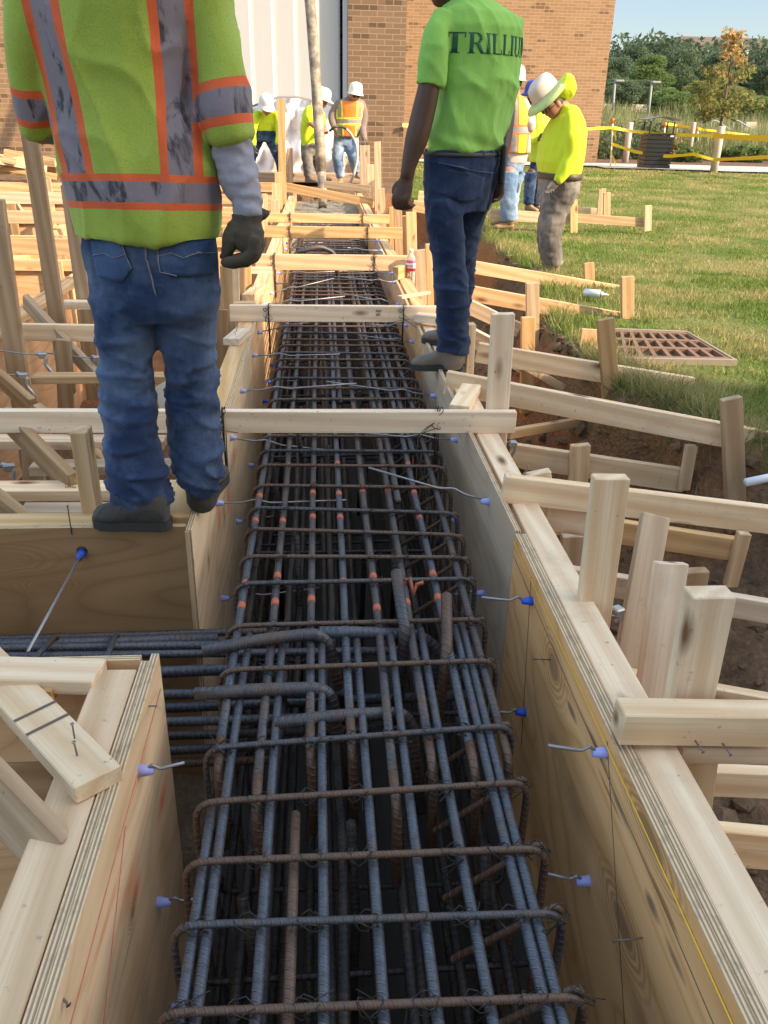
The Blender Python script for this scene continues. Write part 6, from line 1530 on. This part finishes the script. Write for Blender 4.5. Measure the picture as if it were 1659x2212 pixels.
# ------------------------------------------------------------------ worker in the green lettered shirt
b = Body(4.10, (.62, 4.1, 0), (-.62, .78), 'worker in the bright green lettered shirt and dark jeans on the right form', SK_DARK); at = b.at
tor = [(328, 911, 1086), (300, 920, 1094), (250, 936, 1108), (200, 948, 1120), (150, 950, 1128), (100, 944, 1134), (60, 940, 1133), (28, 950, 1118), (5, 968, 1080), (-18, 984, 1040)]
sl = [(962, 36, -.10, 27), (944, 80, -.14, 29), (934, 130, -.16, 29.5), (930, 160, -.163, 30), (926, 186, -.165, 31)]
sr = [(1100, 42, .13, 29), (1098, 110, .17, 30), (1090, 190, .20, 30)]
e = bmesh.new(); add_rings(e, b.rings(tor, .62)); add_limb(e, b.limb(sl), ends=False); add_limb(e, b.limb(sr), ends=False)
nbk = -b.f
shirt = fuse(e, .0095, 3, folds(13, 5, 2.5, .008, lambda p: .013*crease(p, (5, 5, 1.5, 3.2, 0), 5, 6)+.007*crease(p, (9, 8, 4, 5, 0), 1, 6)-.007+.010*math.sin((p.x*.7+p.z)*44+3*noise.noise(p*4))*math.exp(-((p.z-1.05)/.035)**2)))
b.child('shirt', shirt, LIMES)
# lettering, cut as strokes
def letters(word, cap):
    P, x = [], 0.0
    def q(x0, y0, x1, y1): P.append([(x+x0*cap, y0*cap), (x+x1*cap, y0*cap), (x+x1*cap, y1*cap), (x+x0*cap, y1*cap)])
    def st(x0): q(x0, 0, x0+.17, 1); q(x0-.08, 0, x0+.25, .05); q(x0-.08, .95, x0+.25, 1)
    for ch in word:
        if ch == 'T': st(.30); q(.0, .94, .76, 1.0); q(.0, .76, .05, .94); q(.71, .76, .76, .94); w_ = .84
        elif ch == 'R':
            st(.10); seq = [(-90+180*k/8) for k in range(9)]
            for a0, a1 in zip(seq, seq[1:]):
                f_ = lambda a, r1, r2: (x+(.36+r1*math.cos(R_(a)))*cap, (.735+r2*math.sin(R_(a)))*cap)
                P.append([f_(a0, .16, .215), f_(a0, .31, .265), f_(a1, .31, .265), f_(a1, .16, .215)])
            q(.27, .95, .37, 1.0); q(.27, .47, .37, .52); P.append([(x+.34*cap, .5*cap), (x+.52*cap, .5*cap), (x+.84*cap, 0), (x+.64*cap, 0)]); q(.64, 0, .90, .045); w_ = .88
        elif ch == 'I': st(.10); w_ = .42
        elif ch == 'L': st(.10); q(.27, 0, .70, .055); q(.655, .055, .70, .25); w_ = .76
        elif ch == 'U':
            q(.08, .3, .25, 1); q(.0, .95, .33, 1); q(.60, .3, .69, 1); q(.52, .95, .78, 1)
            for k in range(8):
                a0, a1 = R_(180+22.5*k), R_(180+22.5*(k+1)); f_ = lambda a, r1, r2: (x+(.385+r1*math.cos(a))*cap, (.31+r2*math.sin(a))*cap); P.append([f_(a0, .305, .32), f_(a1, .305, .32), f_(a1, .16, .24), f_(a0, .16, .24)])
            w_ = .84
        else:
            q(.08, 0, .15, 1); q(.0, 0, .24, .05); q(.0, .95, .18, 1); q(.78, 0, .95, 1); q(.70, 0, 1.03, .05); q(.85, .95, 1.03, 1); P.append([(x+.10*cap, 1*cap), (x+.27*cap, 1*cap), (x+.55*cap, .1*cap), (x+.47*cap, 0)]); P.append([(x+.47*cap, 0), (x+.55*cap, .1*cap), (x+.85*cap, 1*cap), (x+.78*cap, 1*cap)]); w_ = 1.08
        x += w_*cap
    return P, x
LP, LW_ = letters('TRILLIUM', .076)
TO = at(1005, 118, -.16); TO = TO-b.r*.0
ctr = at(1040, 110); su = b.r
T0 = ctr+nbk*.3-b.r*(LW_*.52); T0.z = oy(1006, 117, 4.0).z
drape(b, 'lettering', LP, shirt, plain('print_dark_green', (.02, .11, .06), .8, 0, .15), T0, b.r, UPZ+b.r*-.02, nbk, .0012, .02)
# arms and hands
armL = [(940, 110, -.15, 21), (926, 190, -.165, 24), (914, 245, -.17, 25.5), (900, 300, -.18, 25), (888, 340, -.19, 19), (878, 378, -.20, 13.5)]
add_limb(b.bm, b.limb(armL)); W0 = at(878, 380, -.20)
hand(b.bm, W0, at(867, 420, -.20)-W0, Vector((-.75, .5, 0)), Vector((.75, .45, 0)), 1.08, .62, 1)
armR = [(1098, 110, .17, 21), (1092, 200, .20, 22), (1088, 270, .16, 22), (1082, 330, .10, 17), (1080, 370, .04, 12)]; add_limb(b.bm, b.limb(armR)); W1 = at(1080, 372, .04); hand(b.bm, W1, Vector((-.05, 0, -1)), Vector((-.6, .8, 0)), Vector((-.8, -.4, 0)), 1.0, .6, 1)
e = bmesh.new(); box_bm(.022, .06, .17, .008, e, tuple(at(1086, 355, -.02)), Matrix.Identity(4)); b.child('belt_pouch', bm_mesh(e, 'belt_pouch'), BLK)
hip = [(322, 914, 1086), (350, 911, 1084), (390, 911, 1078), (425, 912, 1068), (455, 914, 1058)]
l1 = [(430, 912, 1000, -.08), (480, 918, 1004, -.08), (530, 927, 1007, -.07), (575, 935, 1007, -.06), (608, 937, 1010, -.05), (660, 943, 1012, -.03), (710, 944, 1012, -.02), (742, 945, 1011, -.01), (760, 948, 1009, 0)]
l2 = [(430, 975, 1066, .10), (480, 965, 1047, .13), (530, 958, 1033, .17), (575, 954, 1027, .20), (610, 952, 1024, .23), (660, 946, 1018, .27), (685, 942, 1008, .30), (703, 942, 1004, .31)]
e = bmesh.new(); add_rings(e, b.rings(hip, .66)); add_rings(e, b.rings(l1, .95, 1, True)); add_rings(e, b.rings(l2, .95, 1, True))
jeans = fuse(e, .009, 3, jfold(.40, .10)); b.child('jeans', jeans, DENIM2)
e = bmesh.new(); add_rings(e, b.rings([(328, 912, 1085), (330, 911, 1086), (334, 911, 1086), (336, 912, 1085)], .66)); b.child('belt', shade(bm_mesh(e, 'belt')), plain('belt_grey', (.045, .042, .04), .6))
J0 = at(1000, 400); J0 = J0+nbk*.2; s4 = 1/(432*.80)
def pk4(px): return [((x-1018)*s4, -(y-400)*s4*.8) for x, y in px]
drape(b, 'pocket', [pk4([(955, 368), (1018, 384), (1013, 420), (985, 428), (950, 412)])], jeans, bpy.data.materials['denim_dark'], J0, b.r, UPZ, nbk, .004, .015)
drape(b, 'pocket', [pk4([(1052, 392), (1080, 388), (1068, 444), (1044, 446)])], jeans, bpy.data.materials['denim_dark'], J0, b.r, UPZ, nbk, .004, .015)
drape(b, 'seams', strip_poly(pk4([(930, 352), (985, 368), (1040, 376), (1082, 370)]), .0022)+strip_poly(pk4([(1034, 372), (1030, 420), (1014, 450)]), .0020)+strip_poly(pk4([(955, 368), (1018, 384), (1013, 420)]), .0018), jeans, plain('seam_dark', (.05, .07, .13), .8), J0, b.r, UPZ, nbk, .0055, .015)
h1, t1 = oz(1000, 800, 0), oz(888, 796, 0); e = bmesh.new(); shoe(e, h1, t1, 1.1, .012); add_limb(e, [(at(978, 740, -.01), .062), (at(978, 780, -.01), .06)]); b.child('boot', fuse(e, .007, 2, folds(2, 22, 26, .003)), BOOT); b.child('sole', sole(h1, t1, 1.1, 0), SOLE)
h2, t2 = oz(990, 752, 0), oz(914, 738, 0); e = bmesh.new(); shoe(e, h2, t2, 1.1, .012); add_limb(e, [(at(972, 690, .31), .062), (at(975, 735, .31), .06)]); b.child('boot', fuse(e, .007, 2, folds(3, 22, 26, .003)), BOOT); b.child('sole', sole(h2, t2, 1.1, 0), SOLE)
add_rings(b.bm, b.rings(tor, .58, .82)); add_rings(b.bm, b.rings(hip, .6, .86)); add_rings(b.bm, b.rings(l1, .9, .74, True)); add_rings(b.bm, b.rings(l2, .9, .74, True))
HC = at(968, -52, -.02); hf = Vector((-.90, .42, -.10)); add_limb(b.bm, [(at(1004, 5), .068), (at(984, -22, -.01), .058), (HC, .056)]); head(b.bm, HC, hf.normalized(), UPZ); face_bits(b, HC, hf.normalized(), UPZ, 1, HAIR); hard_hat(b, HC+Vector((0, 0, .045)), hf, UPZ, HATW)
b.finish(.0065)

# ------------------------------------------------------------------ smaller figures
def figure(label, Y, base, face, tor, arms, hip, legs, shirt, trou, hd, hatm, up=UPZ, sk=SK_TAN, boots=BOOTT, voxel=.013, glove=None, bare=False, full=False, vest=None, hips=1.0, glasses=False, hf=None, feet=None, hatup=None, hand_dir=None, tmat=None, grp=None, hs=1.0):
    b = Body(Y, base, face, label, sk, grp)
    e = bmesh.new(); add_rings(e, b.rings(tor, .64))
    for a in arms:
        n_ = 3 if bare else len(a); add_limb(e, b.limb(a[:n_]), ends=not bare)
    sm = fuse(e, voxel, 2, folds(len(label), 7, 4, .010))
    b.child('shirt', sm, shirt)
    if vest:
        rows, mt, st_ = vest; e = bmesh.new(); add_rings(e, b.rings(rows, .86, 1.14)); vm = fuse(e, voxel, 1, folds(3, 7, 4, .006))
        zc_ = oy(*st_[0], Y-.1).z; xs_ = [oy(*q_, Y-.1).x for q_ in st_[1:]]
        vattr(vm, 'dv', lambda co: np.minimum.reduce([abs(co[:, 0]-x_-(co[:, 2]-zc_)*.05*(1 if i_ else -1)) for i_, x_ in enumerate(xs_)])*.9); vattr(vm, 'dh', lambda co: abs(co[:, 2]-zc_)*.9); b.child('vest', vm, mt)
    e = bmesh.new(); add_rings(e, b.rings(hip, .68))
    for l in legs: add_limb(e, b.limb(l), ends=False)
    b.child('trousers', fuse(e, voxel, 2, folds(5, 8, 12, .011)), trou)
    for i, l in enumerate(legs):
        e = bmesh.new(); an = b.at(*l[-1][:3]); d = Vector(feet[i] if feet else (b.f.x, b.f.y, 0)).normalized(); z0 = an.z-.10; hl = an-d*.06; shoe(e, hl, hl+d*.27, 1.05, z0)
        add_limb(e, [(an+Vector((0, 0, .06)), .05), (an-Vector((0, 0, .03)), .05)])
        b.child('boot', fuse(e, .012, 1), boots)
    for i, a in enumerate(arms):
        gl = bmesh.new() if glove else None
        w_ = b.at(*a[-1][:3]); p_ = b.at(*a[-2][:3]); d = (w_-p_).normalized()
        if hand_dir and hand_dir[i]: d = (d+Vector(hand_dir[i])).normalized()
        hand(gl if glove else b.bm, w_, d, b.f if abs(d.dot(b.f)) < .8 else UPZ, (b.r if i else -b.r), 1.05, .55, 1, 1.15 if glove else 1)
        add_limb(b.bm, b.limb(a, 0, .78))
        if glove: b.child('glove', fuse(gl, .007, 1), glove)
    add_rings(b.bm, b.rings(tor, .58, .82)); add_rings(b.bm, b.rings(hip, .6, .85))
    for l in legs: add_limb(b.bm, b.limb(l, 0, .75))
    HC = b.at(*hd); hf = (Vector(hf) if hf else b.f).normalized(); nk = b.at((tor[-1][1]+tor[-1][2])/2, tor[-1][0])
    add_limb(b.bm, [(nk-Vector((0, 0, .05)), .065), (nk.lerp(HC, .5), .058), (HC-up*.02, .056)]); head(b.bm, HC, hf, up, hs); face_bits(b, HC, hf, up, hs, HAIR, glasses)
    hu = Vector(hatup) if hatup else up
    if hatm: hard_hat(b, HC+hu.normalized()*.05, hf, hu, hatm, 1.06*hs, full)
    return b, HC
# hat wearer on the lawn
b, HC = figure('worker in yellow long sleeves with a wide brimmed hat looking down on the lawn', 7.88, oz(1195, 588, -.12), (-1, -.18),
 [(374, 1168, 1247), (348, 1165, 1252), (316, 1171, 1257), (285, 1181, 1260), (262, 1192, 1258), (246, 1204, 1252), (236, 1207, 1248), (228, 1208, 1240)],
 [[(1234, 252, -.20, 15), (1236, 295, -.24, 18), (1236, 335, -.26, 16.5), (1222, 365, -.28, 14), (1207, 388, -.28, 10)], [(1212, 252, .18, 14), (1204, 300, .24, 16), (1198, 340, .26, 15), (1196, 370, .22, 13), (1192, 392, .18, 9)]],
 [(368, 1172, 1246), (385, 1170, 1245), (410, 1169, 1243), (436, 1166, 1232)],
 [[(1206, 425, -.08, 33), (1194, 470, -.09, 28), (1189, 500, -.09, 24), (1190, 540, -.08, 22), (1196, 572, -.06, 20)], [(1204, 425, .10, 32), (1190, 475, .12, 26), (1184, 505, .12, 23), (1187, 545, .12, 21), (1192, 568, .12, 19)]],
 YELS, GREYP, (1196, 226, 0), None, UPZ+Vector((-.75, 0, 0)), SK_RED, BOOT, .010, GLOVEG, False, True, None, 1, True, (-.80, -.22, -.62), [(-1, -.2, 0), (-1, .1, 0)], None, [(-.6, 0, -.4), None])
hu = Vector((-.72, -.12, .70)).normalized(); hc = b.at(1178, 201, 0)
hard_hat(b, hc, Vector((-.6, -.1, -.7)), hu, plain('hat_cream', (.62, .54, .46), .35, 0, .05), .95, True)
e = bmesh.new(); nb_ = 30     # wide shade brim and neck flap
fr = Vector((-.6, -.1, -.7)); fr = (fr-hu*fr.dot(hu)).normalized(); rr = fr.cross(hu); R1 = [[], [], [], []]
for i in range(nb_):
    a = 2*math.pi*i/nb_; d = rr*math.cos(a)+fr*math.sin(a)
    for k, (q_, z_) in enumerate(((.115, .01), (.205, -.035), (.204, -.041), (.115, .002))): R1[k].append(e.verts.new(hc+d*q_*(1+.08*math.sin(a))+hu*z_))
for k in range(4):
    for i in range(nb_): e.faces.new((R1[k][i], R1[k][(i+1) % nb_], R1[(k+1) % 4][(i+1) % nb_], R1[(k+1) % 4][i]))
b.child('hat_brim', shade(bm_mesh(e, 'hat_brim')), plain('brim_green', (.46, .58, .22), .6, 0, .1))
e = bmesh.new(); fl = [b.at(1214, 170, 0), b.at(1226, 185, 0), b.at(1232, 200, 0), b.at(1224, 210, 0)]
add_rings(e, [(b.at(1198, 194, 0), Vector((.04, 0, .06)), Vector((0, .095, 0))), (b.at(1204, 190, 0), Vector((.045, 0, .085)), Vector((0, .105, 0))), (b.at(1211, 186, 0), Vector((.040, 0, .105)), Vector((0, .115, 0))), (b.at(1221, 186, 0), Vector((.030, 0, .100)), Vector((0, .115, 0))), (b.at(1230, 190, 0), Vector((.022, 0, .085)), Vector((0, .10, 0))), (b.at(1238, 198, 0), Vector((.015, 0, .055)), Vector((0, .08, 0)))])
b.child('neck_flap', fuse(e, .010, 2, folds(8, 12, 9, .008)), YELS)
e = bmesh.new(); add_rings(e, b.rings([(373, 1168, 1248), (375, 1167, 1249), (384, 1167, 1249), (386, 1168, 1248)], .68)); b.child('belt', shade(bm_mesh(e, 'belt')), BELT)
b.finish(.008)
# striped yellow vest behind the green shirt
VY = vest_mat('yellow_vest', (.62, .74, .03), (.72, .80, .05), (.82, .20, .05), (.34, .31, .31), .2, False)
b, HC = figure('worker in a yellow striped vest over a pink shirt, half hidden behind the green shirt', 11.0, oz(1098, 484, -.06), (-.35, .94),
 [(352, 1090, 1137), (325, 1091, 1143), (295, 1093, 1143), (264, 1094, 1141), (232, 1095, 1138), (212, 1101, 1130), (200, 1106, 1121)],
 [[(1130, 222, .05, 11), (1142, 250, .02, 12), (1146, 272, -.06, 11), (1135, 285, .2, 9)], [(1100, 222, .0, 11), (1088, 255, -.05, 12), (1084, 290, -.05, 10), (1090, 320, .1, 8)]],
 [(338, 1089, 1135), (352, 1088, 1133), (372, 1087, 1130)],
 [[(1100, 372, -.1, 20), (1098, 410, -.12, 18), (1099, 445, -.12, 18), (1101, 476, -.12, 17)], [(1116, 372, .1, 18), (1108, 405, .05, 16), (1104, 440, .0, 15), (1098, 470, .1, 14)]],
 PINKS, DENIML, (1111, 180, 0), HATW, UPZ, SK_TAN, BOOTT, .013, None, False, False,
 ([(330, 1091, 1142), (310, 1092, 1143), (280, 1094, 1142), (250, 1095, 1140), (225, 1097, 1134), (208, 1104, 1128)], VY, [(1118, 280), (1110, 280), (1150, 280)]), 1, False, None, [(-1, -.1, 0), (-1, .3, 0)])
e = bmesh.new(); add_rings(e, b.rings([(394, 1083, 1122), (398, 1082, 1123), (412, 1082, 1122), (418, 1083, 1121)], .8)); b.child('knee_pad', shade(bm_mesh(e, 'knee_pad')), plain('pad_dark', (.05, .045, .045), .7))
b.finish(.012)
# blue helmet behind the hat wearer
VG = vest_mat('green_jacket', (.48, .66, .05), (.58, .74, .07), (.48, .66, .05), (.16, .16, .15), .1, False)
b, HC = figure('worker with a blue helmet standing behind the hat wearer', 13.0, oz(1150, 452, -.04), (.5, -.85),
 [(352, 1147, 1186), (325, 1147, 1190), (295, 1147, 1190), (265, 1148, 1188), (245, 1152, 1182), (232, 1158, 1174)],
 [[(1152, 250, 0, 8), (1146, 280, -.1, 9), (1152, 305, -.2, 8), (1162, 300, -.3, 6)], [(1184, 250, 0, 8), (1188, 285, .0, 9), (1186, 310, -.1, 8), (1176, 305, -.25, 6)]],
 [(345, 1146, 1186), (360, 1144, 1182), (375, 1142, 1176)],
 [[(1148, 372, -.1, 13), (1144, 405, -.1, 12), (1142, 440, -.1, 11)], [(1165, 372, .1, 13), (1163, 405, .1, 12), (1160, 442, .1, 11)]],
 YELS, DENIM, (1153, 208, 0), HATB, UPZ, SK_DARK, BOOTT, .014, None, False, True,
 ([(350, 1147, 1187), (325, 1147, 1190), (295, 1147, 1190), (265, 1148, 1188), (246, 1153, 1181)], VG, [(1166, 300), (1400, 300), (1420, 300)]), 1, False, (-.9, -.4, -.1))
b.finish(.013)
# three workers at the pour
SG_ = 'workers pouring concrete at the end of the trench'
VO = vest_mat('orange_vest', (.85, .17, .03), (.90, .23, .04), (.72, .72, .06), (.26, .24, .22), .2, False)
b, HC = figure('worker in an orange vest and white helmet facing the camera at the pour', 15.3, oz(748, 395, .18), (-.05, -1),
 [(296, 722, 770), (275, 722, 778), (250, 724, 783), (228, 727, 787), (217, 734, 782), (210, 748, 774)],
 [[(733, 222, 0, 8), (722, 240, 0, 9), (717, 258, -.05, 8), (723, 278, -.2, 6)], [(781, 224, 0, 8), (786, 250, .0, 9), (783, 276, -.05, 8), (787, 300, -.2, 6)]],
 [(288, 722, 768), (300, 721, 767), (314, 721, 767)],
 [[(733, 314, -.02, 13), (729, 340, -.08, 11.5), (732, 362, -.02, 10.5), (737, 383, .0, 10)], [(755, 314, -.02, 13), (763, 338, -.08, 11.5), (767, 357, .05, 10.5), (771, 372, .15, 9.5)]],
 BRNS, DENIML, (767, 207, -.08), HATW, UPZ, SK_RED, BOOTT, .016, GLOVEG, False, False,
 ([(295, 724, 772), (275, 724, 777), (250, 727, 780), (230, 731, 783), (218, 736, 780)], VO, [(752, 262), (734, 262), (776, 262)]), 1, True, (.15, -1, -.15), [(-.2, -1, 0), (.3, -1, 0)], (.12, 0, 1), None, None, SG_)
b.finish(.013)
b, HC = figure('worker in a green shirt and grey trousers gripping the concrete hose', 15.0, oz(668, 392, .18), (.75, -.5),
 [(316, 651, 688), (295, 650, 692), (270, 650, 694), (248, 653, 695), (234, 660, 694), (227, 668, 690)],
 [[(667, 240, -.15, 9), (666, 254, -.22, 9), (672, 266, -.28, 8), (680, 273, -.32, 7), (689, 278, -.36, 6)], [(690, 240, .1, 8), (694, 258, .05, 9), (697, 270, -.05, 8), (699, 274, -.15, 7), (700, 279, -.28, 6)]],
 [(308, 651, 689), (322, 651, 688), (336, 652, 687)],
 [[(663, 334, -.06, 13), (665, 355, -.08, 11), (666, 380, -.05, 9.5)], [(680, 334, .08, 12), (688, 355, .1, 10.5), (694, 376, .1, 9.5)]],
 YELS, GREYP, (694, 218, -.05), HATW, UPZ, SK_RED, BOOT, .016, None, True, False, None, 1, False, (.8, -.35, -.35), None, (.25, 0, 1), None, None, SG_)
b.finish(.013)
b, HC = figure('worker in a yellow shirt and white helmet bending forward beside the tall stake', 15.2, oz(570, 400, .18), (.15, -1),
 [(292, 546, 598), (278, 545, 601), (262, 550, 604), (248, 556, 603), (240, 562, 598)],
 [[(556, 247, -.1, 9), (548, 266, -.2, 9.5), (545, 290, -.25, 8), (548, 312, -.3, 6)], [(598, 248, -.05, 9), (603, 268, -.1, 9.5), (603, 290, -.2, 8), (601, 310, -.3, 6)]],
 [(282, 544, 599), (294, 543, 598), (306, 543, 599)],
 [[(556, 300, .05, 14), (546, 328, -.05, 12), (540, 352, .0, 11), (540, 382, .05, 10)], [(586, 300, .05, 14), (597, 326, -.05, 12), (606, 350, .0, 11), (610, 384, .05, 10)]],
 YELS, DENIM, (575, 232, -.25), HATW, UPZ+Vector((.1, -.4, 0)), SK_RED, BOOT, .016, GLOVEG, False, False, None, 1, False, (.3, -.8, -.5), None, (.12, -.35, 1), None, None, SG_)
b.finish(.013)
